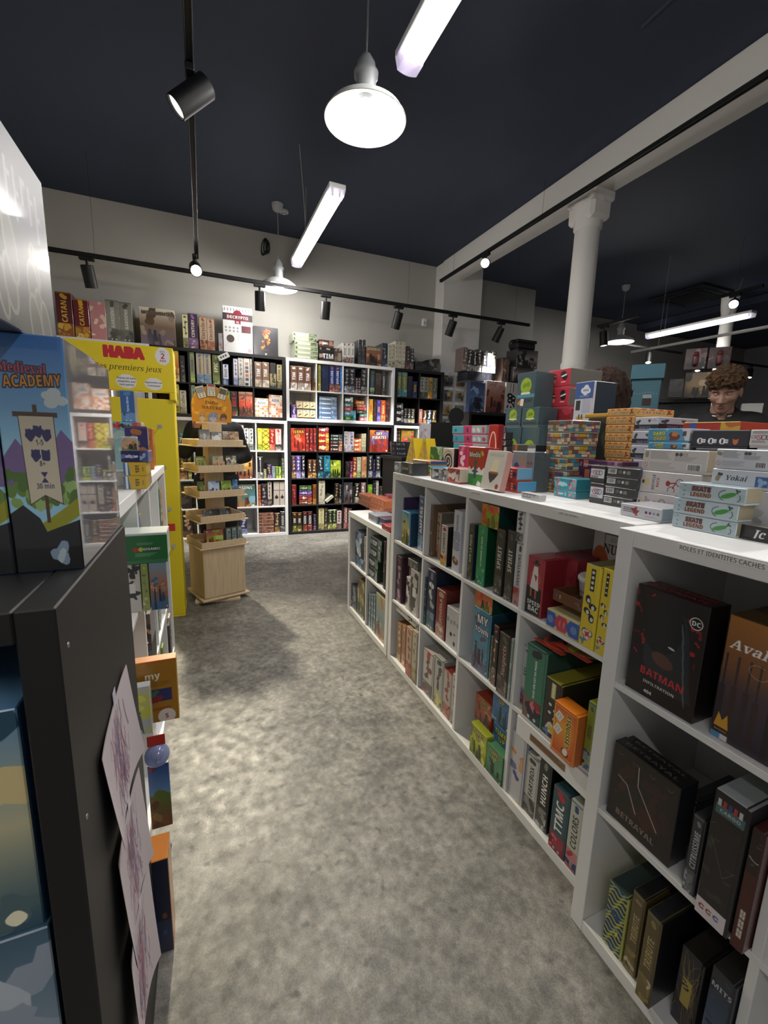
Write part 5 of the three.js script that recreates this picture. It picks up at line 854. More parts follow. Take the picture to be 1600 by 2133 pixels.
cell('RO', 1, 0, `
.041 .133 .389 .151 .062 .076|P #14100f #3a2018 #776||middle black|side:#1c2028,top:#15161a,topt:BETRAYAL`);
cell('RO', 1, 0, `
.041 .095 .389 .101 .062 .14|P #14100f #3a2018 #776||rear black|side:#1c2028,top:#15161a,topt:BETRAYAL`);
cell('RO', 1, 0, `
.248 .025 .389 .183 .1 0|S #34363c #80848c #b8bcc4|CITRUSSIME|short charcoal grey-lettered
.177 .026 .389 .131 .15 .11|S #30323a #80848c #a0a4b0|CITRUSSIME|tall charcoal grey-lettered
.286 .059 .389 .282 .3 -.02|flags #221e1c #6a6058,#d8d0d4 #b0bab8|CARGO|black silver-topped photograph|top:#8a9294,side:#3a3a40
.349 .022 .389 .257 .25 -.02|suits #4a1e18 #8a9494,#2a1c18 #fff||dark-red playing-card`);
cell('RO', 2, 0, `
.09 .055 .038 .188 .3 .01|waves #b0b050 #1c3c6c,#203028 #fff||blue and yellow wave-patterned|top:#3a4a48
.149 .033 .038 .228 .3 .01|S #5a4e2e #8a7a48 #a89860|TRIBUTE|first olive-gold|top:#14181c
.198 .035 .038 .239 .3 -.01|S #5a4e2e #8a7a48 #a89860|TRIBUTE|second olive-gold|top:#14181c,side:#14161c
.255 .048 .038 .198 .3 .03|lines #26222c #a08a40,#a09440 #fff||dark gold-lined|top:#2a2620
.329 .042 .038 .268 .25 -.01|C #20242c #3a5a80,#1a1c24 #b8bcc4|MITS|dark-blue storm-scene|top:#181818,topt:MITS`);
cell('S', -1, 0, `
-.304 .262 .762 .03 .1 .18|rows #a85428 #e0a878 #f0d0b0||bottom-left orange card
-.263 .257 .792 .03 .1 .18|rows #b05a2c #e0a878 #f0d0b0||middle-left orange card
-.3 .267 .822 .03 .1 .18|rows #b8602c #e0a878 #f0d0b0||top-left orange card
-.002 .248 .762 .035 .1 .16|rows #a04a24 #e0a878 #f0d0b0||bottom-middle orange card
.021 .262 .797 .025 .1 .16|rows #a85028 #e0a878 #f0d0b0||second-middle orange card
.019 .287 .822 .05 .1 .16|rows #b85c2a #e0a878 #f0d0b0||top-middle orange card
.357 .146 .762 .05 .13 .02|P #8a98a8 #b06040 #fff||glossy grey-blue card
.503 .117 .762 .05 .13 .03|P #30304a #5878a8 #fff||glossy navy card
.073 .111 .762 .13 .1 .25|S #903a50 #c88098 #fff||upright rose-pink card
.637 .123 .762 .035 .08 -0|S #a01c24 #d8d8d8 #333|MON|red-based white-topped card`);
cell('AV', -1, 0, `
.004 .085 1.113 .059 .09 .004|H #8a949c #b8c0c8 #fff||low glossy grey card
.094 .137 1.113 .065 .09 .004|H #26282c #6a6c70 #e0e0e0|OCTOPUS|low black white-lettered card
.041 .204 1.113 .032 .1 .1|H #c0b070 #d8d090,#a8603a #333||bottom yellow card|side:#b89060
.039 .204 1.145 .021 .1 .1|H #6a9a38 #88b850 #fff||middle green card|side:#58a0b8
.037 .203 1.167 .022 .1 .1|H #c07a30 #d89850 #fff||top orange card|side:#2c3c70
-.762 .067 1.113 .301 .03 .54|P #c0c0cc #8a88a0 #333||first tall white leaflet
-.681 .055 1.113 .297 .03 .54|P #c4c4d0 #8a88a0 #333||second tall white leaflet
-.351 .154 1.113 .138 .09 .42|P #3a6a24 #88b030,#d0d8c0 #fff||glossy green citrus-print card
.051 .118 1.113 .14 .12 .28|spiral #c8c0b4 #1a1614,#8a2420 #222||cream black-swirl card|side:#141210
.357 .11 1.113 .053 .08 .04|H #34363a #888c90,#c0c4c8 #ddd||low charcoal barcode card
.47 .035 1.113 .062 .08 .04|P #c4c4c8 #444 #333||small white card
.509 .1 1.113 .066 .1 .04|H #a03430 #d8c8c8,#c05850 #fff||low red and cream card|side:#b8b0a0
.181 .081 1.113 .157 .1 .3|S #b02850 #d86a90,#d89040 #fff||pink barbecue-print card
.601 .117 1.113 .162 .07 .085|mexi #b01c24 #2c8a38,#e8e8e4 #f0f0f0|Medis|red and green robot-figure card|side:#a01c24
-.198 .359 1.113 .168 .2 .5|duo #b83060 #3a98a8 #fff||bottom pink and teal card|side:#909ca0
-.209 .36 1.281 .05 .2 .5|duo #b83060 #3a98a8 #fff||middle pink and teal card|side:#909ca0
-.222 .364 1.331 .054 .2 .5|duo #c03868 #48a8b8 #fff||top pink and teal card|side:#909ca0
.301 .078 1.113 .269 .036 .4|roundel #a8181c #f0c8b0 #f0e8e0||crimson pineapple-roundel card|side:#8a1c20
.338 .063 1.113 .16 .05 .44|H #201c1e #c8c8c8 #fff|SPIT|bottom black and white card
.325 .065 1.273 .031 .05 .44|H #201c1e #c8c8c8 #fff|SPIT|middle black and white card
.319 .066 1.304 .042 .05 .44|H #201c1e #c8c8c8 #fff|SPIT|top black and white card
.78 .127 1.113 .152 .08 .17|kubo #8a9ca8 #305888,#c04828 #444|KUBO|pale-blue flower-figure card|side:#4a5054
.797 .062 1.113 .111 .1 .27|H #24347a #c8ccd8 #fff||lower royal-blue card
.791 .059 1.224 .04 .1 .27|H #24347a #c8ccd8 #fff||upper royal-blue card
.814 .096 1.113 .043 .09 .1|eco #b83420 #d85838 #f0c0b0|ECO|lower vermilion card|side:#4a90b8
.805 .097 1.156 .049 .09 .1|eco #b83420 #d85838 #f0c0b0|ECO|upper vermilion card|side:#6aa0c0
1.013 .089 1.113 .022 .03 .03|B #c4c4c4 #222 #222||thin white symbol-strip card`);
cell('AV', -1, 0, `
.16 .128 1.113 .264 .15 .62|dogs #3a5860 #90b02c #d0d8c8||lower far slate lizard-logo|side:#3a5258
.146 .129 1.377 .105 .15 .62|dogs #3a5860 #90b02c #d0d8c8||upper far slate lizard-logo|side:#3a5258`);
cell('AV', -1, 0, `
.436 .119 1.113 .26 .115 .5|dogs #3a5860 #90b02c #d0d8c8||lower middle slate lizard-logo|side:#3a5258
.425 .119 1.373 .092 .115 .5|dogs #3a5860 #90b02c #d0d8c8||upper middle slate lizard-logo|side:#3a5054
.374 .128 1.465 .167 .115 .5|dogs #384e58 #90b02c #60a8b8||tall top slate lizard-logo|side:#3a5258
.497 .123 1.113 .349 .2 .62|P #902830 #c04050 #fff||base coral-red
.461 .138 1.462 .093 .2 .62|robot #b83040 #f0c8b8,#2a1c1c #fff||lower coral-red totem-print|side:#6a6660
.455 .141 1.555 .089 .2 .62|robot #b83040 #f0c8b8,#2a1c1c #fff||upper coral-red totem-print|side:#6a6660
.615 .149 1.113 .177 .1 .3|H #3a4044 #d0d4d4,#b84a30 #ccc||dark-grey white-cornered card|side:#262a2c
.761 .012 1.113 .191 .1 .36|P #b83820 #d86048 #fff||slim orange card
.749 .104 1.113 .439 .12 .5|baby #c4c6d0 #3a5a98,#c88a30 #fff||tall white and blue cloud-print|side:#1c2a3c
.896 .102 1.113 .287 .06 .43|P #2c2a24 #444 #888||low black-based
.876 .102 1.4 .016 .06 .43|hazard #c89a28 #1c1a14 #222||yellow and black hazard-striped
.871 .113 1.113 .038 .14 .26|mosaic #8a8068 #3a8098,#c8a038 #e8e0d8||bottom mosaic-printed|sidep:1
.868 .114 1.151 .046 .14 .26|mosaic #8a8068 #3a8098,#c8a038 #e8e0d8||second mosaic-printed|sidep:1
.867 .111 1.198 .046 .14 .26|mosaic #8a8068 #3a8098,#c8a038 #e8e0d8||third mosaic-printed|sidep:1
.865 .113 1.244 .047 .14 .26|mosaic #8a8068 #3a8098,#c8a038 #e8e0d8||fourth mosaic-printed|sidep:1
.864 .116 1.291 .047 .14 .26|mosaic #8a8068 #3a8098,#c8a038 #e8e0d8||fifth mosaic-printed|sidep:1
.863 .121 1.338 .046 .14 .26|mosaic #8a8068 #3a8098,#c8a038 #e8e0d8||top mosaic-printed|sidep:1
.987 .101 1.113 .025 .1 .2|H #3a98a8 #68b8c4,#c86878 #c8e8ec||lower turquoise|side:#2c8a98
.986 .099 1.138 .043 .1 .2|H #3a98a8 #68b8c4,#c86878 #c8e8ec||upper turquoise|side:#2c8a98
.981 .185 1.113 .099 .08 .32|H #4a1c4c #a86888,#c86a50 #e0c8d8|Rythme and Boulet|lower violet
.972 .184 1.212 .033 .08 .32|H #4a1c4c #a86888,#c86a50 #e0c8d8|Rythme and Boulet|upper violet
1.143 .054 1.113 .066 .1 .2|B #28262a #c0c0cc,#3a2024 #333||lower black safety-labelled
1.137 .057 1.179 .056 .1 .2|B #28262a #c0c0cc,#3a2024 #333||upper black safety-labelled`);
cell('AV', -1, 0, `
1.194 .106 1.113 .031 .12 .2|bar #26282a #c8c8c8 #b8b8b8||bottom black barcode
1.197 .11 1.144 .03 .12 .2|bar #26282a #c8c8c8 #b8b8b8||second black barcode
1.197 .113 1.174 .03 .12 .2|bar #26282a #c8c8c8 #b8b8b8||third black barcode
1.197 .115 1.204 .03 .12 .2|bar #26282a #c8c8c8 #b8b8b8||top black barcode
1.002 .11 1.113 .138 .2 .42|cat #c89850 #b84a28 #2a2030|CAT TAILS|bottom sand-yellow
.995 .107 1.251 .03 .2 .42|cat #c89850 #b84a28 #2a2030|CAT TAILS|second sand-yellow
.992 .111 1.28 .03 .2 .42|cat #c89850 #b84a28 #2a2030|CAT TAILS|third sand-yellow
.989 .116 1.31 .03 .2 .42|cat #c89850 #b84a28 #2a2030|CAT TAILS|fourth sand-yellow
.987 .117 1.34 .03 .2 .42|cat #c89850 #b84a28 #2a2030|CAT TAILS|fifth sand-yellow
.986 .118 1.37 .03 .2 .42|cat #c89850 #b84a28 #2a2030|CAT TAILS|sixth sand-yellow
.987 .117 1.4 .029 .2 .42|cat #d0a058 #b84a28 #2a2030|CAT TAILS|top sand-yellow|sidep:1
1.115 .087 1.113 .139 .2 .42|inicio #c0c0cc #26262c #98a8d0|INICIO|bottom white and black chess-print
1.101 .092 1.252 .049 .2 .42|inicio #c0c0cc #26262c #98a8d0|INICIO|second white and black chess-print
1.1 .09 1.301 .049 .2 .42|inicio #c0c0cc #26262c #98a8d0|INICIO|third white and black chess-print
1.104 .087 1.35 .046 .2 .42|inicio #c0c0cc #26262c #98a8d0|INICIO|top white and black chess-print|sidep:1`);
cell('AV', -1, 0, `
1.25 .127 1.113 .176 .09 .32|P #6a7c88 #98a8b0 #fff||base grey-blue
1.236 .126 1.289 .024 .09 .32|daro #4a90b8 #d8c840,#6a3a30 #e8d848|DARO DARO|lower sky-blue bearded-figure|side:#c0c0c4
1.231 .128 1.312 .042 .09 .32|daro #4a90b8 #d8c840,#6a3a30 #e8d848|DARO DARO|upper sky-blue bearded-figure|side:#c0c0c4
1.379 .144 1.113 .187 .15 .32|P #3a3c44 #606470 #fff||base charcoal
1.364 .142 1.3 .049 .15 .32|fox #1e2230 #c8c8d0,#c06838 #e8e8f0||midnight-blue three-symbol
1.525 .058 1.113 .191 .15 .32|P #a8a8ac #ccc #fff||base pale-grey
1.506 .059 1.304 .046 .15 .32|B #c4bfc0 #555,#b04038 #333||white warning-printed
1.231 .165 1.113 .266 .2 .48|H #b03028 #d8c038,#3858a0 #fff||tall yellow-topped red|top:#c8b838`);
cell('AV', -1, 0, `
1.302 .113 1.113 .057 .1 .21|race #bcb8b8 #8a2c28,#c0b080 #332a2a|DICYCLE RACE|lower white cyclist-print
1.303 .172 1.17 .062 .1 .21|race #bcb8b8 #8a2c28,#c0b080 #332a2a|DICYCLE RACE|upper white cyclist-print|side:#b0a898
1.305 .177 1.232 .061 .1 .21|back #b8b4b2 #444 #333||long white text-printed|side:#a89c80
1.55 .121 1.113 .102 .1 .13|P #b8b8c0 #888 #333||base white
1.541 .119 1.215 .041 .1 .13|yokai #c0c4cc #3a5a90,#88a8c8 #1c1c24|Yokai|white brush-lettered
1.543 .11 1.256 .045 .1 .13|back #c0c2cc #555 #333||white paragraph-printed
1.5 .139 1.113 .034 .075 .075|skate #a8b8c0 #3c8a38,#688898 #2a1c20|SKATE LEGEND|bottom pale-blue skateboard|side:#8a8068
1.498 .139 1.147 .037 .075 .075|skate #a8b8c0 #3c8a38,#688898 #2a1c20|SKATE LEGEND|middle pale-blue skateboard|side:#958b70
1.505 .141 1.184 .037 .075 .075|skate #a8b8c0 #3c8a38,#688898 #2a1c20|SKATE LEGEND|top pale-blue skateboard|side:#a0967a
1.351 .118 1.113 .034 .12 .085|redw #bcbcc4 #a02c28,#384878 #333||low white red-splash|side:#7a8c94
1.633 .07 1.113 .033 .1 .09|jc #161618 #e0e0e0 #f0f0f0|Jc|black white-brushed|top:#7a7870`);
cell('U0', 1, 3, `
1.209 .184 1.502 .332 .1 .015|C #c4c8d4 #a8b4c8,#2c3448 #2a3040|ARCHITECTS|white and navy front-turned
1.41 .014 1.502 .302 .27 .015|S #1c1c1e #888 #ccc||slim black`);
cell('U0', 1, 2, `
.93 .096 1.502 .268 .27 .015|S #2a2826 #998 #ccc||dark-grey
1.041 .032 1.502 .301 .27 .015|S #3a3430 #a98 #ccc||brown-grey`);
// ------------------------------------------------------------------ shelf-edge lettering
function decal(parent, name, w, h, pos, rotY, draw, ppm = 1600, mat = 'matt') { const a = paint(Math.min(1500, w * ppm), Math.min(900, h * ppm), draw); return part(name, boxGeo(w, h, 0.0008, 0.0002, { all: swatch(a.p, '#d0d0d0'), pz: a.uv }), a.p[mat], parent, pos, [0, rotY, 0]); }
const edgeText = (k, s, x, w, y, h) => decal(CAB[k].g, 'edge_label', w, h, [x, y - CAB[k].at[1], 0.0009], 0, (g, W, H) => { fill(g, W, H, '#e6e6e6'); word(g, s, W / 2, H / 2, W * 0.96, H * 0.8, '#26262a', { weight: 'normal' }); }, 2400);
edgeText('RO', 'ROLES ET IDENTITES CACHES', 0.215, 0.155, 1.094, 0.014);
edgeText('AV', '...AVEC DES DESSINS...', 1.255, 0.1, 1.094, 0.01);
edgeText('AV', '...AVEC DES MIMES...', 0.795, 0.09, 1.096, 0.009);
edgeText('AV', 'AVEC DES MOTS...', 0.3, 0.08, 1.096, 0.009);
edgeText('AV', 'COOPERATIFS', 0.08, 0.06, 1.096, 0.008);
{
  const t = thing('price_strip', 'white strip with brown tag along the lowest shelf edge, tall aisle cabinet', 'price strip', [0.955, 0.312, -0.873], -Math.PI / 2);
  part('strip', boxGeo(0.325, 0.068, 0.006, 0.001), M.white, t); const a = paint(260, 40, (g, w, h) => { fill(g, w, h, '#8a6a50'); rules(g, 6, 6, w - 12, h - 12, 3, '#5a4030'); });
  part('tag', boxGeo(0.15, 0.024, 0.001, 0.0003, { all: a.uv }), a.p.matt, t, [-0.02, 0.022, 0.001]);
}
// ------------------------------------------------------------------ left: white cabinet's games
const LWC = ['#8aa8b8 #d0d8dc #345', '#8a9a8a #c8d0c8 #334', '#c4c2be #222,#333 #222', '#3c4898 #5868b8 #c8d0f0', '#6a3428 #a86050 #eee', '#7a8a48 #b8c070 #333', '#b8b8bc #4878a8 #333', '#2c6a98 #68a8c8 #fff', '#20242a #686c70 #ccc', '#c8c0b0 #a04838 #333', '#386a58 #78a890 #fff', '#a8642c #d89850 #fff'];
for (let r = 0; r < 3; r++) for (let c = 0; c < 4; c++) {
  const L = []; let x = 0.041 + c * 0.351; const n = 2 + (r + c) % 2, end = x + 0.325;
  if (c === 0) continue; if (r === 1 && c === 1) x += 0.24; if (r === 0 && c === 2) x += 0.28;
  for (let i = 0; i < n && x < end - 0.05; i++) { const w = 0.05 + 0.035 * rnd(), h = 0.22 + 0.09 * rnd(); L.push(`${x.toFixed(3)} ${w.toFixed(3)} ${(0.038 + (2 - r) * 0.351).toFixed(3)} ${h.toFixed(3)} .25 ${(rnd() * 0.03).toFixed(3)}|S ${LWC[(r * 5 + c * 3 + i) % 12]}||${ORD[i]} ${['pale-blue', 'sage-green', 'white dark-framed', 'violet-blue', 'red-brown', 'moss-green', 'white and blue', 'sea-blue', 'black', 'cream', 'deep-green', 'amber'][(r * 5 + c * 3 + i) % 12]}`); x += w + 0.012; }
  if (L.length) cell('LW', r, c, L.join('\n'));
}
function prop(name, label, category, w, h, d, pos, style, cols, title, o = {}) { const m = gameBox(name, w, h, d, style, cols, title, { ppm: 1100, ...o }); m.position.set(...pos); if (o.turn) m.rotation.y = o.turn; return tag(m, label, category, o.group); }
STYLE.gig = (g, w, h) => { fill(g, w, h, '#1c6a34'); g.fillStyle = '#c8d0d0'; g.fillRect(-2, -2, w + 4, h * 0.1); blob(g, w * 0.56, h * 0.53, h * 0.08, '#b83028', 5, 0.1); blob(g, w * 0.63, h * 0.53, h * 0.07, '#c8c030', 5, 0.1); g.fillStyle = '#10301c'; g.fillRect(w * 0.66, h * 0.46, w * 0.24, h * 0.13); word(g, 'GIGAMIC', w * 0.78, h * 0.53, w * 0.24, h * 0.12, '#e8ece8'); rules(g, w * 0.58, h * 0.32, w * 0.26, h * 0.08, 2, '#88b898'); rules(g, w * 0.55, h * 0.66, w * 0.3, h * 0.12, 3, '#88b898'); rules(g, w * 0.05, h * 0.66, w * 0.2, h * 0.14, 3, '#6a9a78'); };
STYLE.one = (g, w, h) => { fill(g, w, h, '#c8a428'); g.fillStyle = '#3a68a0'; g.beginPath(); g.moveTo(0, 0); g.lineTo(w * 0.22, 0); g.lineTo(w * 0.3, h); g.lineTo(0, h); g.fill(); g.fillStyle = '#d8dce0'; g.fillRect(w * 0.1, 0, w * 0.1, h); word(g, '101', w * 0.6, h * 0.5, h * 0.7, w * 0.24, '#1c1810', { rot: -1.57 }); word(g, 'IDEES', w * 0.85, h * 0.5, h * 0.4, w * 0.08, '#3a3010', { rot: -1.57 }); };
STYLE.mon = (g, w, h) => { fill(g, w, h, '#a8761c'); g.fillStyle = '#c83028'; g.fillRect(w * 0.2, 0, w * 0.8, h * 0.02); word(g, 'my', w * 0.45, h * 0.24, w * 0.7, h * 0.14, '#f0ece0'); rules(g, w * 0.2, h * 0.34, w * 0.7, h * 0.08, 4, '#7a5414'); g.fillStyle = '#26346c'; g.fillRect(w * 0.06, h * 0.46, w * 0.8, h * 0.2); blob(g, w * 0.4, h * 0.55, w * 0.16, '#3a7050', 5, 0.6); blob(g, w * 0.5, h * 0.62, w * 0.12, '#8a2838', 6, 0.6); word(g, 'SCHMIDT', w * 0.6, h * 0.78, w * 0.6, h * 0.06, '#8a1820'); g.fillStyle = '#e0d8d0'; g.beginPath(); g.arc(w * 0.72, h * 0.91, w * 0.2, 0, 7); g.fill(); word(g, 'S', w * 0.72, h * 0.91, w * 0.3, h * 0.1, '#a02020'); };
STYLE.night = (g, w, h) => { fill(g, w, h, '#161c3e'); g.fillStyle = '#283458'; g.fillRect(0, h * 0.65, w, h * 0.4); blob(g, w * 0.72, h * 0.6, w * 0.13, '#7a4c20', 6, 0.5); blob(g, w * 0.7, h * 0.78, w * 0.1, '#2c4a78', 6, 0.4); blob(g, w * 0.66, h * 0.93, w * 0.14, '#3a3038', 6, 0.5); g.fillStyle = '#a86828'; g.fillRect(w * 0.97, 0, w * 0.04, h); };
prop('flat_game_box', 'flat green box jutting out from the left aisle cabinet, white top edge', 'box', 0.2, 0.096, 0.1, [-0.218, 0.8985, -1.46], 'gig', '#1c6a34 #1c6a34', '', { side: '#b8c0bc', top: '#c8d0cc', split: 'y' });
prop('game_box', 'slim red-brown upright box under the green flat box, left aisle cabinet', 'box', 0.034, 0.157, 0.1, [-0.268, 0.7403, -1.466], 'S', '#7a3a30 #a86858 #ddd', '', {});
prop('game_box', 'white upright box with black label under the green flat box', 'box', 0.046, 0.157, 0.1, [-0.224, 0.7403, -1.466], 'cow', '#c4c2bc #222 #222', '', {});
prop('game_box', 'slim pale-green upright box under the green flat box', 'box', 0.02, 0.157, 0.1, [-0.188, 0.7403, -1.466], 'S', '#8a9a50 #b0b878 #333', '', {});
prop('picture_game_box', 'small blue picture box with orange ball under the green flat box', 'box', 0.05, 0.157, 0.1, [-0.15, 0.7403, -1.466], 'C', '#7aa0b8 #a85a30,#3a6a98 #fff', '', {});
prop('picture_game_box', 'white card pack with yellow corner, beside the yellow-brown toy box', 'box', 0.11, 0.16, 0.03, [-0.236, 0.3893, -1.35], 'C', '#b8bcc0 #c8c820,#a8b0b8 #888', '', { side: '#b0b4b8' });
prop('flat_game_box', 'small red shiny box low in the left aisle cabinet beside the toy pack', 'box', 0.05, 0.1, 0.03, [-0.238, 0.0383, -1.3], 'P', '#a82838 #c84858 #eee', '', {});
prop('flat_game_box', 'olive flat box, lowest of three inside the left aisle cabinet', 'box', 0.15, 0.042, 0.14, [-0.285, 0.3893, -1.7], 'H', '#68701c #8a9438 #ccc', '');
prop('flat_game_box', 'small black box between the olive and the glossy one, left aisle cabinet', 'box', 0.15, 0.085, 0.14, [-0.285, 0.4318, -1.7], 'H', '#26282a #687078 #ccc', '');
prop('flat_game_box', 'glossy black animal-print box, topmost of three in the left aisle cabinet', 'box', 0.15, 0.12, 0.14, [-0.285, 0.5173, -1.7], 'C', '#3a3430 #a05030,#1c1c1c #eee', '', { side: '#8a8a8a' });
prop('picture_game_box', 'yellow-brown toy-game box standing out over the aisle at knee height', 'box', 0.126, 0.212, 0.045, [-0.172, 0.3893, -1.398], 'mon', '#a8761c #c83028', '', { top: '#c87828', side: '#b88420', split: 'z' });
prop('picture_game_box', 'dark-blue night-scene box with orange lid standing on the floor at left', 'box', 0.056, 0.277, 0.08, [-0.151, 0.0003, -1.008], 'night', '#161c3e #a86828', '', { top: '#c87828', side: '#a86828', split: 'z' });
prop('flat_game_box', 'lower yellow number box on the left aisle cabinet', 'box', 0.066, 0.044, 0.12, [-0.212, 1.1133, -1.6], 'one', '#c8a428 #886', '', { top: '#c8a428', side: '#b89828', group: 'yellow number boxes' });
prop('flat_game_box', 'upper yellow number box on the left aisle cabinet', 'box', 0.066, 0.044, 0.12, [-0.21, 1.1577, -1.6], 'one', '#c8a428 #886', '', { top: '#c8a428', side: '#b89828', group: 'yellow number boxes' });
prop('flat_game_box', 'dark-indigo flat box lying on the two yellow number boxes', 'box', 0.078, 0.036, 0.12, [-0.208, 1.202, -1.6], 'H', '#1c1c48 #5868a0 #c8c8d8', '', { side: '#686888' });
prop('card_game_box', 'pale-blue card box with tiger picture on the indigo one', 'box', 0.044, 0.045, 0.03, [-0.221, 1.2384, -1.6], 'C', '#a8c0cc #a86830,#58684a #444', '', { side: '#788890' });
prop('card_game_box', 'violet upright card pack with playing cards, behind the yellow number boxes', 'box', 0.07, 0.205, 0.04, [-0.218, 1.1133, -1.75], 'S', '#2c2868 #a86838,#d8d8d8 #c87838', '', { side: '#8a6a58' });
prop('card_game_box', 'tall orange box at the far end of the left cabinet top', 'box', 0.05, 0.2, 0.1, [-0.255, 1.1133, -2.4], 'S', '#b86020 #d88838 #333', '', { side: '#b86020' });
prop('flat_game_box', 'pale-teal box under the red and blue one on the left cabinet', 'box', 0.09, 0.19, 0.12, [-0.31, 1.1133, -2.15], 'P', '#7a9a9c #a8b8b0 #fff', '');
prop('flat_game_box', 'red and blue lettered box under the tall blue one, left cabinet', 'box', 0.106, 0.034, 0.12, [-0.3, 1.3037, -2.15], 'H', '#68a0b8 #b03028,#c83830 #222', '', { side: '#c8b898' });
prop('card_game_box', 'tall blue river-lettered box topmost on the left cabinet pile', 'box', 0.052, 0.13, 0.11, [-0.292, 1.338, -2.15], 'S', '#2c5a98 #4880c0,#6898c8 #e0e8f0', 'Tyrex River', { side: '#8a8478', top: '#7a8a98' });
prop('flat_game_box', 'small white box behind the transparent box wall, left cabinet top', 'box', 0.06, 0.05, 0.1, [-0.275, 1.1133, -1.68], 'P', '#b8b8b4 #c8c8c4 #ccc', '');
{ // hanging toy with red header, clear bubble
  const t = thing('toy_pack', 'hanging toy pack with red header, clear bubble and blue landscape card', 'toy', [-0.175, 0.0383, -1.36]);
  const a = paint(120, 300, (g, w, h) => { const gr = g.createLinearGradient(0, 0, 0, h); gr.addColorStop(0, '#2a4a90'); gr.addColorStop(0.45, '#5a88b8'); gr.addColorStop(0.5, '#5a6828'); gr.addColorStop(1, '#6a4420'); g.fillStyle = gr; g.fillRect(-2, -2, w + 4, h + 4); blob(g, w * 0.6, h * 0.5, w * 0.3, '#586a20', 6, 0.5); for (let i = 0; i < 6; i++) blob(g, rnd() * w, h * (0.6 + rnd() * 0.4), w * 0.2, pick(['#7a4a28', '#5a3a1c', '#887040']), 6, 0.5); blob(g, w * 0.2, h * 0.06, w * 0.1, '#a02828', 5, 0.3); });
  part('card', boxGeo(0.06, 0.23, 0.012, 0.001, { all: a.uv }), a.p.gloss, t, [0, 0, 0]);
  part('bubble', new THREE.SphereGeometry(0.036, 24, 16), new THREE.MeshPhysicalMaterial({ color: 0xaab4d8, transmission: 0.6, thickness: 0, roughness: 0.08 }), t, [0.0, 0.265, 0.0]); part('bubble_ball', new THREE.SphereGeometry(0.02, 20, 12), std(0x6a78b0, 0.3), t, [0, 0.265, 0]);
  part('header', boxGeo(0.05, 0.035, 0.003, 0.001), std(0xb83024, 0.4), t, [0, 0.3, 0.004]);
}
// ------------------------------------------------------------------ left foreground: black unit, drawings, big boxes
{
  const t = thing('black_unit', 'black cube unit in the near corner with pencil drawings taped on its side', 'shelf', [-0.157, 0, -0.543]);
  part('side_panel', slab(-0.038, 0, 0, 1.113, -0.455, 0, 0.002), M.black, t); part('top_board', slab(-0.94, -0.0385, 1.075, 1.113, -0.43, 0, 0.002), M.black, t); part('side_panel', slab(-0.978, -0.94, 0, 1.113, -0.43, 0, 0.002), M.black, t);
  part('divider', slab(-0.5, -0.484, 0.04, 1.075, -0.42, -0.004, 0.001), M.black, t); part('shelf', slab(-0.94, -0.038, 0.373, 0.389, -0.42, -0.004, 0.001), M.black, t); part('bottom_board', slab(-0.94, -0.0385, 0, 0.038, -0.43, 0, 0.002), M.black, t); part('back_panel', slab(-0.94, -0.038, 0.038, 1.075, -0.43, -0.42, 0.001), M.blackBack, t);
  for (const y of [1.055, 0.82]) part('screw_cap', lathe([[0.001, 0.001], [0.003, 0.0009], [0.0036, 0]], 12).rotateZ(-Math.PI / 2), M.steel, t, [0, y, -0.03]);
}
prop('picture_game_box', 'blue box with cream blots, upper one inside the near black unit', 'box', 0.27, 0.3, 0.3, [-0.345, 0.69, -0.565], 'C', '#5a84a8 #c8b888,#20445c #d8d0a0', '', { side: '#3a6a98', split: 'z' });
prop('picture_game_box', 'blue-green box, lower one inside the near black unit', 'box', 0.28, 0.3, 0.3, [-0.345, 0.3893, -0.56], 'C', '#3a5a70 #8a98a8,#24483c #ccc', '', { side: '#2a4a48', split: 'z' });
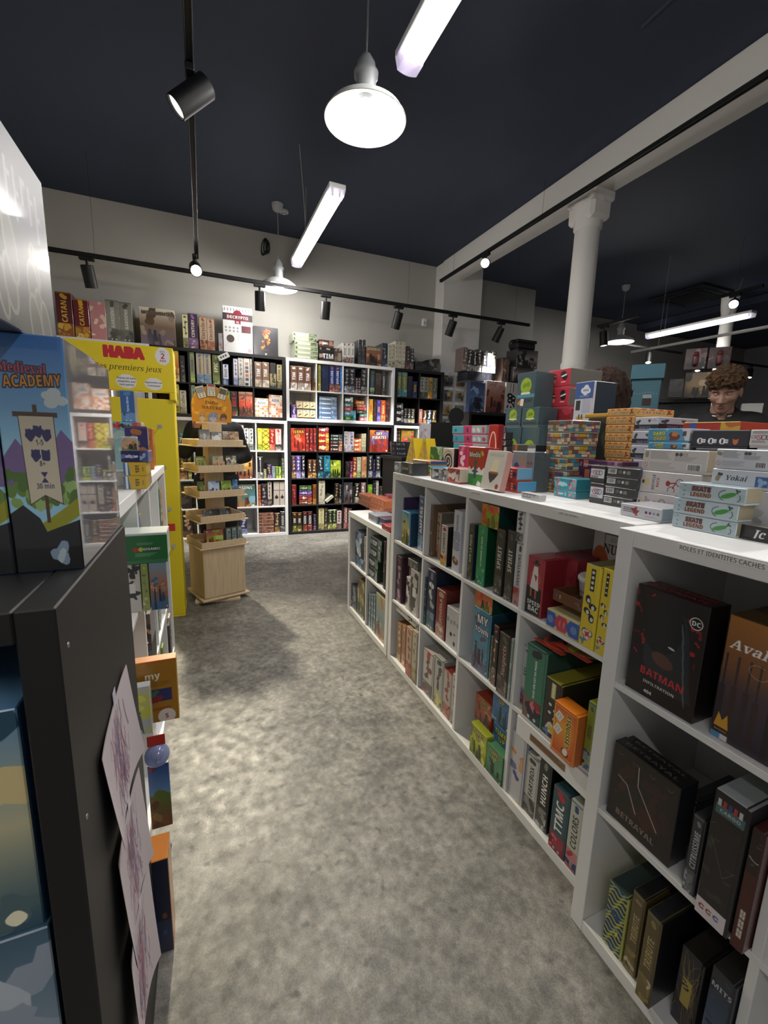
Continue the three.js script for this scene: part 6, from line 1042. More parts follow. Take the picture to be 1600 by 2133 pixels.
for (let i = 0; i < 3; i++) {
  const w = 0.225, h = 0.204, n = 14, pos = [], uv = [], idx = [], y1 = [0.872, 0.634, 0.402][i], z1 = [-0.866, -0.888, -0.89][i], tl = [0.12, -0.05, -0.19][i];
  const a = paint(420, 420, (g, W, H) => { fill(g, W, H, '#b5abb0'); for (let k = 0; k < 150; k++) { const x = W * (0.22 + 0.5 * (rnd() + rnd()) / 2 + 0.1 * rnd()), y = H * (0.06 + 0.7 * rnd()); g.strokeStyle = pick(['rgba(120,50,80,.42)', 'rgba(84,76,120,.42)', 'rgba(50,46,56,.42)', 'rgba(150,80,95,.42)', 'rgba(120,110,125,.4)']); g.lineWidth = 2 + rnd() * 9; g.beginPath(); g.moveTo(x, y); g.quadraticCurveTo(x + (rnd() - 0.5) * 40, y + 50, x + (rnd() - 0.5) * 70, y + 40 + rnd() * 110); g.stroke(); } });
  const P = (u, v, b) => { const c = 0.012 * Math.pow(Math.abs(u - 0.5) * 2, 3) * (0.3 + v) + 0.004 * Math.pow(v, 2); return [c + (b ? 0 : 0.0007), -v * h, u * w]; };
  for (const b of [0, 1]) for (let j = 0; j <= n; j++) for (let k = 0; k <= n; k++) { pos.push(...P(k / n, j / n, b)); const u = a.uv; uv.push(u[2] + (u[0] - u[2]) * k / n, u[3] + (u[1] - u[3]) * j / n); }
  const N = n + 1, S = N * N; for (let j = 0; j < n; j++) for (let k = 0; k < n; k++) { const q = j * N + k; idx.push(q, q + 1, q + N, q + 1, q + N + 1, q + N, S + q, S + q + N, S + q + 1, S + q + 1, S + q + N, S + q + N + 1); }
  const g = new THREE.BufferGeometry(); g.setAttribute('position', new THREE.Float32BufferAttribute(pos, 3)); g.setAttribute('uv', new THREE.Float32BufferAttribute(uv, 2)); g.setIndex(idx); g.computeVertexNormals();
  const t = thing('pencil_drawing', ['highest', 'middle', 'lowest'][i] + ' purple pencil drawing taped to the black side panel', 'drawing', [-0.1555 + 0.003 * i, y1, z1], 0, 'pencil drawings on the black unit'); t.rotation.x = tl;
  part('sheet', g, a.p.matt, t); part('tape', boxGeo(0.02, 0.03, 0.0008, 0.0002).rotateY(Math.PI / 2), M.frosted, t, [0.0012, -0.01, 0.1]);
}
STYLE.banner = (g, w, h) => {
  const sk = g.createLinearGradient(0, 0, 0, h); sk.addColorStop(0, '#3a70b8'); sk.addColorStop(0.45, '#8cbcd8'); g.fillStyle = sk; g.fillRect(-2, -2, w + 4, h + 4);
  g.fillStyle = '#c0ccd0'; for (const [x, y, r] of [[0.7, 0.24, 0.08], [0.8, 0.23, 0.1], [0.9, 0.26, 0.09], [0.75, 0.27, 0.1]]) { g.beginPath(); g.ellipse(w * x, h * y, w * r, h * r * 0.22, 0, 0, 7); g.fill(); }
  g.fillStyle = '#6e5a8c'; g.beginPath(); g.moveTo(0, h * 0.5); g.lineTo(w * 0.2, h * 0.42); g.lineTo(w * 0.4, h * 0.5); g.lineTo(w * 0.62, h * 0.48); g.lineTo(w * 0.85, h * 0.38); g.lineTo(w * 1.02, h * 0.44); g.lineTo(w * 1.02, h * 0.62); g.lineTo(0, h * 0.62); g.fill();
  for (let i = 0; i < 34; i++) blob(g, rnd() * w, h * (0.57 + rnd() * 0.13), w * (0.05 + 0.06 * rnd()), pick(['#5a7a34', '#7a9850', '#8aa868', '#48682c']), 6, 0.4);
  g.fillStyle = '#8a8a20'; g.beginPath(); g.moveTo(w * 0.4, h * 0.79); g.quadraticCurveTo(w * 0.7, h * 0.74, w * 1.02, h * 0.67); g.lineTo(w * 1.02, h * 0.75); g.quadraticCurveTo(w * 0.7, h * 0.82, w * 0.4, h * 0.82); g.fill();
  g.fillStyle = '#17181c'; g.beginPath(); g.moveTo(-2, h * 0.74); g.lineTo(w * 0.2, h * 0.7); g.lineTo(w * 0.42, h * 0.76); g.lineTo(w * 0.5, h * 0.82); g.lineTo(w * 1.02, h * 0.77); g.lineTo(w * 1.02, h * 1.02); g.lineTo(-2, h * 1.02); g.fill();
  blob(g, w * 0.68, h * 0.92, w * 0.13, '#7a92a8', 7, 0.5); blob(g, w * 0.68, h * 0.93, w * 0.07, '#a8b8c0', 6, 0.6);
  g.fillStyle = '#4a3428'; g.fillRect(w * 0.2, h * 0.31, w * 0.62, h * 0.02); g.fillRect(w * 0.48, h * 0.28, w * 0.06, h * 0.06); g.fillRect(w * 0.52, h * 0.66, w * 0.05, h * 0.12);
  g.fillStyle = '#bdb4a0'; g.beginPath(); g.moveTo(w * 0.27, h * 0.325); g.lineTo(w * 0.76, h * 0.325); g.lineTo(w * 0.78, h * 0.7); g.lineTo(w * 0.53, h * 0.66); g.lineTo(w * 0.31, h * 0.7); g.closePath(); g.fill(); g.strokeStyle = '#332824'; g.lineWidth = w * 0.01; g.stroke();
  for (const [x, y] of [[0.41, 0.405], [0.52, 0.39], [0.64, 0.405], [0.46, 0.49], [0.6, 0.49]]) { blob(g, w * x, h * y, w * 0.065, '#2a2a5c', 5, 0.2); g.fillStyle = '#2a2a5c'; g.fillRect(w * (x - 0.06), h * (y - 0.025), w * 0.03, h * 0.02); g.fillRect(w * (x + 0.03), h * (y - 0.025), w * 0.03, h * 0.02); }
  word(g, '1-5', w * 0.53, h * 0.437, w * 0.2, h * 0.03, '#3a3450'); word(g, '8+', w * 0.54, h * 0.525, w * 0.2, h * 0.03, '#3a3450'); word(g, '30 min', w * 0.55, h * 0.622, w * 0.34, h * 0.03, '#3a3450');
  g.fillStyle = '#2a2a5c'; g.beginPath(); g.moveTo(w * 0.5, h * 0.56); g.lineTo(w * 0.6, h * 0.56); g.lineTo(w * 0.5, h * 0.605); g.lineTo(w * 0.6, h * 0.605); g.fill();
  word(g, 'Medieval', w * 0.4, h * 0.135, w * 0.66, h * 0.06, '#b84868', { edge: '#1c1c2c', font: 'serif', rot: 0.03 }); word(g, 'ACADEMY', w * 0.52, h * 0.185, w * 0.8, h * 0.07, '#d08a28', { edge: '#1c1620', rot: -0.05 });
};
STYLE.shiny = (g, w, h) => { const gr = g.createLinearGradient(0, 0, 0, h); gr.addColorStop(0, '#4a4a5a'); gr.addColorStop(0.4, '#30314a'); gr.addColorStop(0.5, '#34323a'); gr.addColorStop(1, '#3e3c3e'); g.fillStyle = gr; g.fillRect(-2, -2, w + 4, h + 4); for (let i = 0; i < 9; i++) { g.fillStyle = '#82828c'; g.save(); g.translate(w * (0.14 + 0.09 * i), h * 0.25); g.fillRect(-w * 0.02, -h * 0.09, w * 0.026, h * (0.14 + 0.06 * (i % 3))); g.fillRect(-w * 0.02, -h * 0.09 + h * 0.05 * (i % 3), w * 0.06, h * 0.03); g.restore(); } for (let i = 0; i < 11; i++) { g.strokeStyle = '#7c7a74'; g.lineWidth = w * 0.02; g.fillStyle = pick(['#4c4a48', '#403e40', '#575550']); g.beginPath(); g.ellipse(w * (0.1 + 0.85 * rnd()), h * (0.55 + 0.42 * rnd()), w * (0.04 + 0.04 * rnd()), h * (0.1 + 0.1 * rnd()), -0.2, 0, 7); g.fill(); g.stroke(); } };
{
  const mk = (x, w, nm, label) => prop('tall_game_box', label, 'box', w, 0.307, 0.3, [x, 1.1133, -0.69], 'banner', '#2c5a9c #17181c', '', { ppm: 2600, side: '#3c4450', top: '#3a6aa8', split: nm, wrap: true });
  mk(-0.1985, 0.075, 'z', 'tall sky-blue box with hanging banner print on the black unit'); mk(-0.276, 0.076, 'z', 'second sky-blue banner box, cut by the picture edge');
  const m = prop('wide_game_box', 'large shiny grey shrink-wrapped box lying on top of the sky-blue ones', 'box', 0.28, 0.232, 0.36, [-0.2, 1.4213, -0.69], 'shiny', '#6a6a74 #8a8a90', '', { turn: Math.PI / 2, ppm: 1500, top: '#4a4a5a', satin: true, split: 'z' }); m.position.set(-0.2, 1.4213, -0.69);
  m.rotation.y = Math.PI / 2;
}
// ------------------------------------------------------------------ yellow toy display
{
  const Y = std(0xd8c41c, 0.5), t = thing('toy_display', 'tall yellow cardboard toy display with lettered header and metal hooks', 'display stand', [-0.45, 0, -3.2]);
  part('panel', slab(-0.34, 0.28, 0.012, 1.505, -0.035, 0, 0.004), Y, t); part('foot', slab(-0.34, 0.28, 0, 0.012, -0.3, 0, 0.004), Y, t); part('side_wing', slab(-0.34, -0.325, 0.012, 1.5, -0.3, -0.036, 0.003), Y, t); part('side_wing', slab(0.265, 0.278, 0.012, 1.5, -0.3, -0.036, 0.003), Y, t);
  for (const s of [-0.325, 0.265]) part('post', slab(s - 0.01, s + 0.012, 1.5, 1.82, -0.06, -0.036, 0.002), Y, t);
  const a = paint(900, 420, (g, w, h) => {
    fill(g, w, h, '#dcc61e'); word(g, 'HABA', w * 0.54, h * 0.19, w * 0.36, h * 0.36, '#b8202c', { edge: '#b8202c' }); word(g, 'Mes premiers jeux', w * 0.56, h * 0.5, w * 0.64, h * 0.2, '#1c1814', { font: 'serif', weight: 'italic' });
    g.fillStyle = '#d8d8dc'; for (const [x, y, rx, ry] of [[0.9, 0.2, 0.075, 0.2], [0.55, 0.8, 0.1, 0.16], [0.8, 0.82, 0.09, 0.14], [0.3, 0.8, 0.09, 0.15]]) { g.beginPath(); for (let i = 0; i < 10; i++) g.lineTo(w * x + Math.cos(i * 0.628) * w * rx * (i % 2 ? 1 : 0.93), h * y + Math.sin(i * 0.628) * h * ry * (i % 3 ? 1 : 0.92)); g.fill(); }
    word(g, 'DES', w * 0.9, h * 0.1, w * 0.06, h * 0.06, '#8a8a90'); word(g, '2', w * 0.9, h * 0.2, w * 0.1, h * 0.16, '#a02838'); word(g, 'ANS', w * 0.9, h * 0.3, w * 0.08, h * 0.07, '#a02838');
    ['Pièces en bois', 'adaptées aux', 'tout-petits'].forEach((s, i) => word(g, s, w * 0.55, h * (0.73 + 0.07 * i), w * 0.17, h * 0.055, '#2a2418')); ['Apprendre en', "s'amusant"].forEach((s, i) => word(g, s, w * 0.8, h * (0.79 + 0.07 * i), w * 0.16, h * 0.055, '#2a2418'));
  });
  part('header', boxGeo(0.6, 0.28, 0.05, 0.004, { all: swatch(a.p, '#dcc61e'), pz: a.uv }), a.p.matt, t, [-0.008, 1.545, 0.02], [0.0, 0.0, 0]); part('header_return', slab(0.262, 0.292, 1.5, 1.82, -0.2, 0.018, 0.003), Y, t);
  for (const [x, y] of [[0.19, 1.33], [0.2, 1.06], [0.22, 0.78], [0.23, 0.52], [0.0, 1.33], [0, 1.06]]) part('hook', merge([tube([[0, 0, 0], [0.001, 0.001, 0.05], [0.002, 0.002, 0.11]], 0.0022, 6, 6), slab(-0.014, 0.014, -0.012, 0.012, 0, 0.002)]), M.steel, t, [x, y, 0]);
  part('red_tag', slab(0.2, 0.25, 0.64, 0.69, 0.06, 0.064, 0.001).rotateZ(0), std(0xb82828, 0.5), t);
}
// ------------------------------------------------------------------ wooden carousel
{
  const th = 0.33, t = thing('card_carousel', 'pale wooden four-sided carousel stand with five trays and orange arched sign', 'display stand', [0.062, 0, -3.56], th), W = M.wood;
  part('base', slab(-0.165, 0.165, 0, 0.022, -0.165, 0.165, 0.003).rotateY(-th - 0.05), W, t);
  part('plinth', slab(-0.162, 0.162, 0.05, 0.435, -0.162, 0.162, 0.003), W, t); part('plinth_foot', slab(-0.185, 0.185, 0.03, 0.046, -0.185, 0.185, 0.003), W, t); part('turntable', new THREE.CylinderGeometry(0.09, 0.09, 0.012, 32), M.blackMetal, t, [0, 0.028, 0]);
  part('post', slab(-0.055, 0.055, 0.45, 1.37, -0.055, 0.055, 0.002), W, t);
  const ys = [0.437, 0.637, 0.825, 1.012, 1.197];
  for (const y of ys) {
    const q = part('tray', slab(-0.188, 0.188, y, y + 0.01, -0.188, 0.188, 0.002), W, t);
    for (let k = 0; k < 4; k++) part('rail', slab(-0.168, 0.172, y + 0.01, y + 0.052, 0.162, 0.17, 0.002).rotateY(k * Math.PI / 2), W, q);
  }
  part('sign_shelf', slab(-0.1, 0.1, 1.365, 1.378, -0.05, 0.05, 0.002), W, t);
  const s = new THREE.Shape(); s.moveTo(-0.14, 0); s.lineTo(0.135, 0); s.lineTo(0.14, 0.12); s.absarc(0, 0.12, 0.14, 0, Math.PI); s.lineTo(-0.14, 0);
  const a = paint(420, 420, (g, w, h) => { fill(g, w, h, '#c8861c'); for (let i = 0; i < 20; i++) blob(g, rnd() * w, rnd() * h, w * 0.06, mix('#c8861c', '#e0a838', rnd()), 6, 0.6); word(g, 'Défis', w * 0.5, h * 0.46, w * 0.32, h * 0.16, '#2a1c14', { font: 'serif' }); word(g, 'NATURE', w * 0.5, h * 0.6, w * 0.5, h * 0.17, '#2a1c14', { font: 'serif', rot: 0.04 }); for (const [x, c, r] of [[0.25, '#b08a58', 0.12], [0.52, '#8488a0', 0.14], [0.78, '#6a4428', 0.1]]) { blob(g, w * x, h * 0.86, w * r, c, 6, 0.2); blob(g, w * x, h * 0.92, w * r * 0.6, mix(c, '#ffffff', 0.35), 5, 0.2); g.fillStyle = '#2a2018'; g.fillRect(w * (x - 0.05), h * 0.83, w * 0.02, h * 0.02); g.fillRect(w * (x + 0.03), h * 0.83, w * 0.02, h * 0.02); } g.fillStyle = '#9498b0'; g.beginPath(); g.moveTo(w * 0.5, h * 0.9); g.lineTo(w * 0.53, h * 0.7); g.lineTo(w * 0.56, h * 0.9); g.fill(); });
  const sg = new THREE.ExtrudeGeometry(s, { depth: 0.006, bevelEnabled: true, bevelSize: 0.001, bevelThickness: 0.001, bevelSegments: 1, curveSegments: 20 }), P = sg.attributes.position, U = sg.attributes.uv;
  for (let i = 0; i < P.count; i++) U.setXY(i, a.uv[0] + (a.uv[2] - a.uv[0]) * (P.getX(i) + 0.14) / 0.28, a.uv[1] + (a.uv[3] - a.uv[1]) * Math.max(0, P.getY(i)) / 0.26);
  const sign = part('sign', sg, a.p.matt, t, [0, 1.378, 0.02], [0, -th + 0.05, 0]);
  for (const [x, r, c] of [[-0.06, 0.28, '#8a8a90'], [0, 0, '#b8b4b0'], [0.065, -0.28, '#5a5038']]) { const k = paint(90, 130, (g, w, h) => { fill(g, w, h, '#d0ccc0'); g.strokeStyle = '#3a3020'; g.lineWidth = 4; g.strokeRect(3, 3, w - 6, h - 6); g.fillStyle = c; g.fillRect(w * 0.1, h * 0.12, w * 0.8, h * 0.45); g.fillStyle = '#a03028'; if (!r) g.fillRect(w * 0.15, h * 0.05, w * 0.7, h * 0.14); for (let i = 0; i < 4; i++) blob(g, w * (0.3 + 0.4 * (i % 2)), h * (0.66 + 0.16 * (i >> 1)), w * 0.08, '#777', 5, 0.3); }); part('sign_card', boxGeo(0.062, 0.09, 0.002, 0.0004, { all: k.uv }), k.p.matt, sign, [x, 0.185 - Math.abs(x) * 0.25, 0.01 + (r ? 0 : 0.003)], [0, 0, r]); }
  const card = (y, x, z, w, h, d, cols, style, lab, rx = -0.15, ry = 0, title = '') => { const m = gameBox('card_pack', w, h, d, style, cols, title, { ppm: 1000 }); const v = new THREE.Vector3(x, y + 0.0105, z).applyAxisAngle(new THREE.Vector3(0, 1, 0), th); m.position.set(0.062 + v.x, v.y + d * Math.sin(-rx) + 0.0003, -3.56 + v.z); m.rotation.set(rx, th + ry, 0, 'YXZ'); tag(m, lab, 'card game', 'card packs on the wooden carousel'); };
  const T = ['lowest', 'fourth', 'third', 'second', 'top'];
  card(ys[4], -0.1, 0.145, 0.07, 0.11, 0.03, '#55585a #a8a8a8 #fff', 'C', 'grey animal card pack, top tray of the wooden stand'); card(ys[4], -0.015, 0.145, 0.075, 0.095, 0.03, '#77787a #c8c8c8 #fff', 'H', 'silver-grey card pack, top tray of the wooden stand'); card(ys[4], 0.06, 0.145, 0.06, 0.1, 0.03, '#c8c4bc #8a6040 #fff', 'C', 'white bird card pack, top tray of the wooden stand'); card(ys[4], 0.125, 0.135, 0.066, 0.1, 0.03, '#8a6a4c #c8a888 #222', 'C', 'kraft-brown card pack, top tray of the wooden stand');
  card(ys[3], -0.12, 0.1, 0.07, 0.1, 0.03, '#7a8a48 #a8b068 #222', 'C', 'olive card pack, second tray of the wooden stand'); card(ys[3], -0.01, 0.14, 0.08, 0.105, 0.03, '#8aa890 #c8a080,#8a5a48 #222', 'C', 'pale-green dinosaur card pack, second tray of the wooden stand'); card(ys[3], 0.09, 0.14, 0.08, 0.105, 0.03, '#55682c #c8c8a0,#6a5078 #222', 'C', 'dark-green insect card pack, second tray of the wooden stand');
  card(ys[2], -0.13, 0.12, 0.03, 0.1, 0.06, '#4a6a30 #889848 #222', 'C', 'green side-turned pack, third tray of the wooden stand'); card(ys[2], -0.05, 0.14, 0.085, 0.105, 0.03, '#8ca4c8 #c8d4e8,#3a5a8a #222', 'C', 'ice-blue polar card pack, third tray of the wooden stand'); card(ys[2], 0.045, 0.14, 0.08, 0.105, 0.03, '#5a7a28 #98b048,#384c18 #eee', 'C', 'grass-green wildlife card pack, third tray of the wooden stand'); card(ys[2], 0.112, 0.13, 0.04, 0.11, 0.03, '#2c5a98 #68a0d0 #fff', 'C', 'blue leaning sea card pack, third tray of the wooden stand', -0.15, -0.4);
  for (let i = 0; i < 5; i++) card(ys[1], -0.115 + i * 0.042, 0.14, 0.05, 0.08, 0.012, '#121214 #444 #ccc', 'C', ['first', 'second', 'third', 'fourth', 'fifth'][i] + ' small black pack from left, fourth tray of the wooden stand', -0.35, 0.15 * (i % 3 - 1));
  card(ys[0], -0.06, 0.145, 0.13, 0.125, 0.05, '#a02858 #88b028,#c84030 #eee', 'C', 'magenta and green box, lowest tray of the wooden stand', -0.03, 0.06); for (let i = 0; i < 3; i++) card(ys[0], 0.045 + i * 0.045, 0.145, 0.036, 0.125, 0.05, '#7a8a8c #a8b8b8,#8a3030 #222', 'S', ['first', 'second', 'third'][i] + ' clear-tubed pen pack, lowest tray of the wooden stand', -0.02);
}

// ------------------------------------------------------------------ special goods on the aisle cabinets
for (let i = 0; i < 2; i++) {   // wedge-shaped yellow boxes
  const t = thing('wedge_game_box', i ? 'second yellow pizza-slice shaped box, beside the first one' : 'first yellow pizza-slice shaped box near the end of the tall cabinet top', 'box', [1.4, 1.1135, i ? -2.64 : -2.83], -Math.PI / 2, 'pizza-slice boxes');
  const s = new THREE.Shape(); s.moveTo(-0.1, 0); s.lineTo(0.085, 0); s.lineTo(0.015, 0.185); s.lineTo(-0.015, 0.185); s.closePath();
  const a = paint(260, 260, (g, w, h) => { fill(g, w, h, '#d0b41c'); for (const [x, y, r] of [[0.3, 0.62, 0.07], [0.52, 0.2, 0.06], [0.66, 0.5, 0.08], [0.46, 0.44, 0.06], [0.8, 0.85, 0.07], [0.72, 0.72, 0.04]]) { g.fillStyle = '#c88a78'; g.beginPath(); g.arc(w * x, h * y, w * r, 0, 7); g.fill(); } g.fillStyle = '#1c1810'; g.fillRect(w * 0.56, h * 0.04, w * 0.014, h); word(g, 'PIZZA', w * 0.36, h * 0.9, w * 0.44, h * 0.11, '#e8e4d8', { edge: '#14100c' }); word(g, 'P', w * 0.4, h * 0.7, w * 0.2, h * 0.1, '#1c1810'); });
  const g = new THREE.ExtrudeGeometry(s, { depth: 0.07, bevelEnabled: true, bevelSize: 0.0015, bevelThickness: 0.0015, bevelSegments: 1 }), P = g.attributes.position, U = g.attributes.uv;
  for (let k = 0; k < P.count; k++) U.setXY(k, a.uv[0] + (a.uv[2] - a.uv[0]) * Math.min(1, Math.max(0, (P.getX(k) + 0.1) / 0.2)), a.uv[1] + (a.uv[3] - a.uv[1]) * Math.min(1, Math.max(0, P.getY(k) / 0.19)));
  part('box', g.translate(0, 0.0015, -0.072), a.p.gloss, t); part('window', boxGeo(0.012, 0.15, 0.002, 0.0005).rotateZ(0.36).translate(0.045, 0.012, 0.001), M.clear, t);
}
{ const m = gameBox('card_game_box', 0.115, 0.15, 0.025, 'kubo', '#c8c0b8 #c8c0b8 #333', '', { ppm: 100 }); m.removeFromParent(); used.card_game_box--;
  STYLE.dusk = (g, w, h) => { fill(g, w, h, '#c9c4bc'); word(g, 'CREPUSCULE', w * 0.5, h * 0.12, w * 0.8, h * 0.1, '#8a7a70', { weight: 'normal' }); blob(g, w * 0.54, h * 0.42, w * 0.22, '#d8d0b0', 6, 0.4); g.fillStyle = '#e0d0a0'; g.beginPath(); g.moveTo(w * 0.6, h * 0.3); g.lineTo(w * 0.68, h * 0.56); g.lineTo(w * 0.46, h * 0.56); g.fill(); g.fillStyle = '#33283c'; g.beginPath(); g.moveTo(w * 0.28, h * 0.56); g.lineTo(w * 0.8, h * 0.58); g.lineTo(w * 0.66, h * 0.72); g.lineTo(w * 0.48, h * 0.84); g.lineTo(w * 0.36, h * 0.72); g.fill(); g.fillStyle = '#a05030'; g.fillRect(w * 0.34, h * 0.54, w * 0.42, h * 0.05); g.fillStyle = '#a02c38'; g.beginPath(); g.arc(w * 0.84, h * 0.9, w * 0.08, 0, 7); g.fill(); };
  const b = gameBox('card_game_box', 0.118, 0.15, 0.03, 'dusk', '#c9c4bc #c8a0a0 #333', '', { ppm: 2200, side: '#c09088', split: 'z' }); b.position.set(0.995, 1.1195, -1.338); b.rotation.set(-0.2, -Math.PI / 2, 0, 'YXZ'); tag(b, 'white card box with floating-island print leaning back on the tall cabinet', 'box'); }
{ const b = gameBox('card_game_box', 0.11, 0.085, 0.012, 'S', '#c8c8ca #c8c8ca #222', 'MON', { ppm: 1400, side: '#bbb' }); b.position.set(1.02, 0.7905, -2.36); b.rotation.set(-0.45, -Math.PI / 2, 0, 'YXZ'); tag(b, 'white lettered card leaning back on the low aisle cabinet', 'card'); b.position.set(1.062, 0.7695, -2.26); }
{ // tray and cup, standing card in the drawing-games cell
  const t = thing('display_tray', 'brown cardboard tray with small print in the drawing-games cell', 'tray', [0.975, 0.828, -0.905], -Math.PI / 2), a = paint(280, 60, (g, w, h) => { fill(g, w, h, '#6a4226'); for (let i = 0; i < 6; i++) blob(g, w * rnd(), h * (0.3 + 0.5 * rnd()), h * 0.14, pick(['#b8946a', '#5a5a88', '#8a6a48']), 6, 0.7); });
  part('floor', slab(-0.045, 0.068, 0, 0.003, -0.17, 0), std(0x7a5230, 0.6), t); part('front_lip', boxGeo(0.113, 0.034, 0.003, 0.001, { all: swatch(a.p, '#6a4226'), pz: a.uv }), a.p.matt, t, [0.0115, 0, 0.002]); for (const x of [-0.045, 0.068]) part('side_wall', slab(x - 0.0015, x + 0.0015, 0.003, 0.034, -0.17, 0, 0.001), std(0x6a4226, 0.6), t);
  for (const dz of [0.15]) part('leg_block', slab(-0.04, 0.06, -0.028, -0.0005, -dz - 0.01, -dz + 0.01, 0.001), std(0x5a3820, 0.7), t);
  const c = thing('paper_cup', 'white printed paper cup standing on the brown cardboard tray', 'cup', [1.06, 0.8313, -0.885]), k = paint(300, 200, (g, w, h) => { fill(g, w, h, '#c0bcc8'); word(g, 'NUTS', w * 0.3, h * 0.52, w * 0.3, h * 0.24, '#2a2626', { font: 'serif' }); word(g, 'NUTS', w * 0.8, h * 0.52, w * 0.3, h * 0.24, '#2a2626', { font: 'serif' }); for (let i = 0; i < 12; i++) blob(g, w * rnd(), h * (0.7 + 0.25 * rnd()), h * 0.05, pick(['#a03038', '#333', '#c07850']), 5, 0.4); });
  const cg = new THREE.LatheGeometry([[0.03, 0], [0.04, 0.07]].map(p => new THREE.Vector2(...p)), 32, Math.PI), U = cg.attributes.uv; for (let i = 0; i < U.count; i++) U.setXY(i, k.uv[0] + (k.uv[2] - k.uv[0]) * U.getX(i), k.uv[1] + (k.uv[3] - k.uv[1]) * U.getY(i));
  part('cup', cg, k.p.gloss, c); part('lid', lathe([[0.041, 0.066], [0.043, 0.07], [0.043, 0.078], [0.038, 0.084], [0.001, 0.085]], 32), M.white, c);
  const n = thing('standing_card', 'white display card with orange round nut figure behind the yellow boxes', 'card', [1.1665, 0.741, -0.895], -Math.PI / 2), q = paint(260, 320, (g, w, h) => { fill(g, w, h, '#c4c2c0'); g.strokeStyle = '#444'; g.lineWidth = 3; g.strokeRect(w * 0.22, h * 0.09, w * 0.7, h * 0.3); word(g, 'GO', w * 0.38, h * 0.14, w * 0.16, h * 0.06, '#777', { weight: 'normal' }); word(g, 'NUTS', w * 0.44, h * 0.24, w * 0.46, h * 0.15, '#1c1818', { font: 'serif' }); g.fillStyle = '#a83028'; g.fillRect(w * 0.44, h * 0.01, w * 0.12, h * 0.08); blob(g, w * 0.16, h * 0.36, w * 0.16, '#b05a2c', 7, 0.1); for (const x of [0.26, 0.36]) { g.fillStyle = '#e0e0e0'; g.beginPath(); g.arc(w * x, h * 0.42, w * 0.05, 0, 7); g.fill(); g.fillStyle = '#222'; g.beginPath(); g.arc(w * x, h * 0.425, w * 0.018, 0, 7); g.fill(); } });
  part('card', boxGeo(0.19, 0.31, 0.003, 0.0006, { all: q.uv }), q.p.matt, n); part('strut', slab(-0.01, 0.01, 0, 0.2, -0.04, -0.004, 0.001), M.white, n);
  for (let i = 0; i < 2; i++) { const m = gameBox('game_box', 0.098, 0.2, 0.095, 'P', '#8a2430 #a04048 #fff', '', { ppm: 500 }); m.position.set(1.071 + i * 0.105, 0.7403, -1.0); m.rotation.y = -Math.PI / 2; m.position.z = -1.008; tag(m, `${['second', 'third'][i]} red flash-print box behind the red and black front-turned one`, 'box'); }
  const bags = [[-0.955, '#b83820', 'red-edged'], [-0.86, '#6a4a20', 'brown and yellow']];
  bags.forEach(([z, c, s], i) => { const b = thing('game_bag', `${s} flat plastic game bag lying across the upright boxes`, 'bag', [1.1, 0.667 + i * 0.026, z]), k = paint(160, 160, (g, w, h) => { fill(g, w, h, c); for (let j = 0; j < 14; j++) blob(g, w * rnd(), h * rnd(), w * 0.14, pick(['#1c2438', '#a02c28', '#7a8a28', '#c8a038', '#333', c]), 6, 0.8); }); const gg = new THREE.SphereGeometry(1, 24, 12).scale(0.12, 0.012, 0.075); const UU = gg.attributes.uv; for (let j = 0; j < UU.count; j++) UU.setXY(j, k.uv[0] + (k.uv[2] - k.uv[0]) * (gg.attributes.position.getX(j) / 0.24 + 0.5), k.uv[1] + (k.uv[3] - k.uv[1]) * (gg.attributes.position.getZ(j) / 0.15 + 0.5)); part('bag', gg, k.p.gloss, b); part('header_seal', slab(-0.125, -0.105, -0.001, 0.001, -0.06, 0.06, 0.0005), std(0xb84030, 0.4), b); });
}
{ const w = gameBox('game_box', 0.035, 0.125, 0.24, 'S', '#c8c4b4 #b0a890 #887', '', { ppm: 400 }); w.position.set(1.612, 0.4185, -5.535); w.rotation.z = -0.87; w.position.set(1.489, 0.4165, -5.535); tag(w, 'plain cream box leaning over beside the tall cream one, lower black wall cabinet', 'box');
  const s = thing('price_sign', 'small white tilted price sign with dark squares, upper black wall cabinet', 'sign', [0.27, 2.12, -5.512]), a = paint(110, 60, (g, W, H) => { fill(g, W, H, '#d0d0ce'); g.fillStyle = '#444'; for (let i = 0; i < 3; i++) g.fillRect(W * (0.2 + 0.22 * i), H * 0.3, W * 0.14, H * 0.36); }); part('card', boxGeo(0.13, 0.06, 0.003, 0.001, { all: a.uv }), a.p.matt, s, [0, 0.02, 0], [0, 0, 0.5]); part('clip', slab(0.02, 0.03, 0.02, 0.08, -0.012, -0.003, 0.001), M.clear, s); }
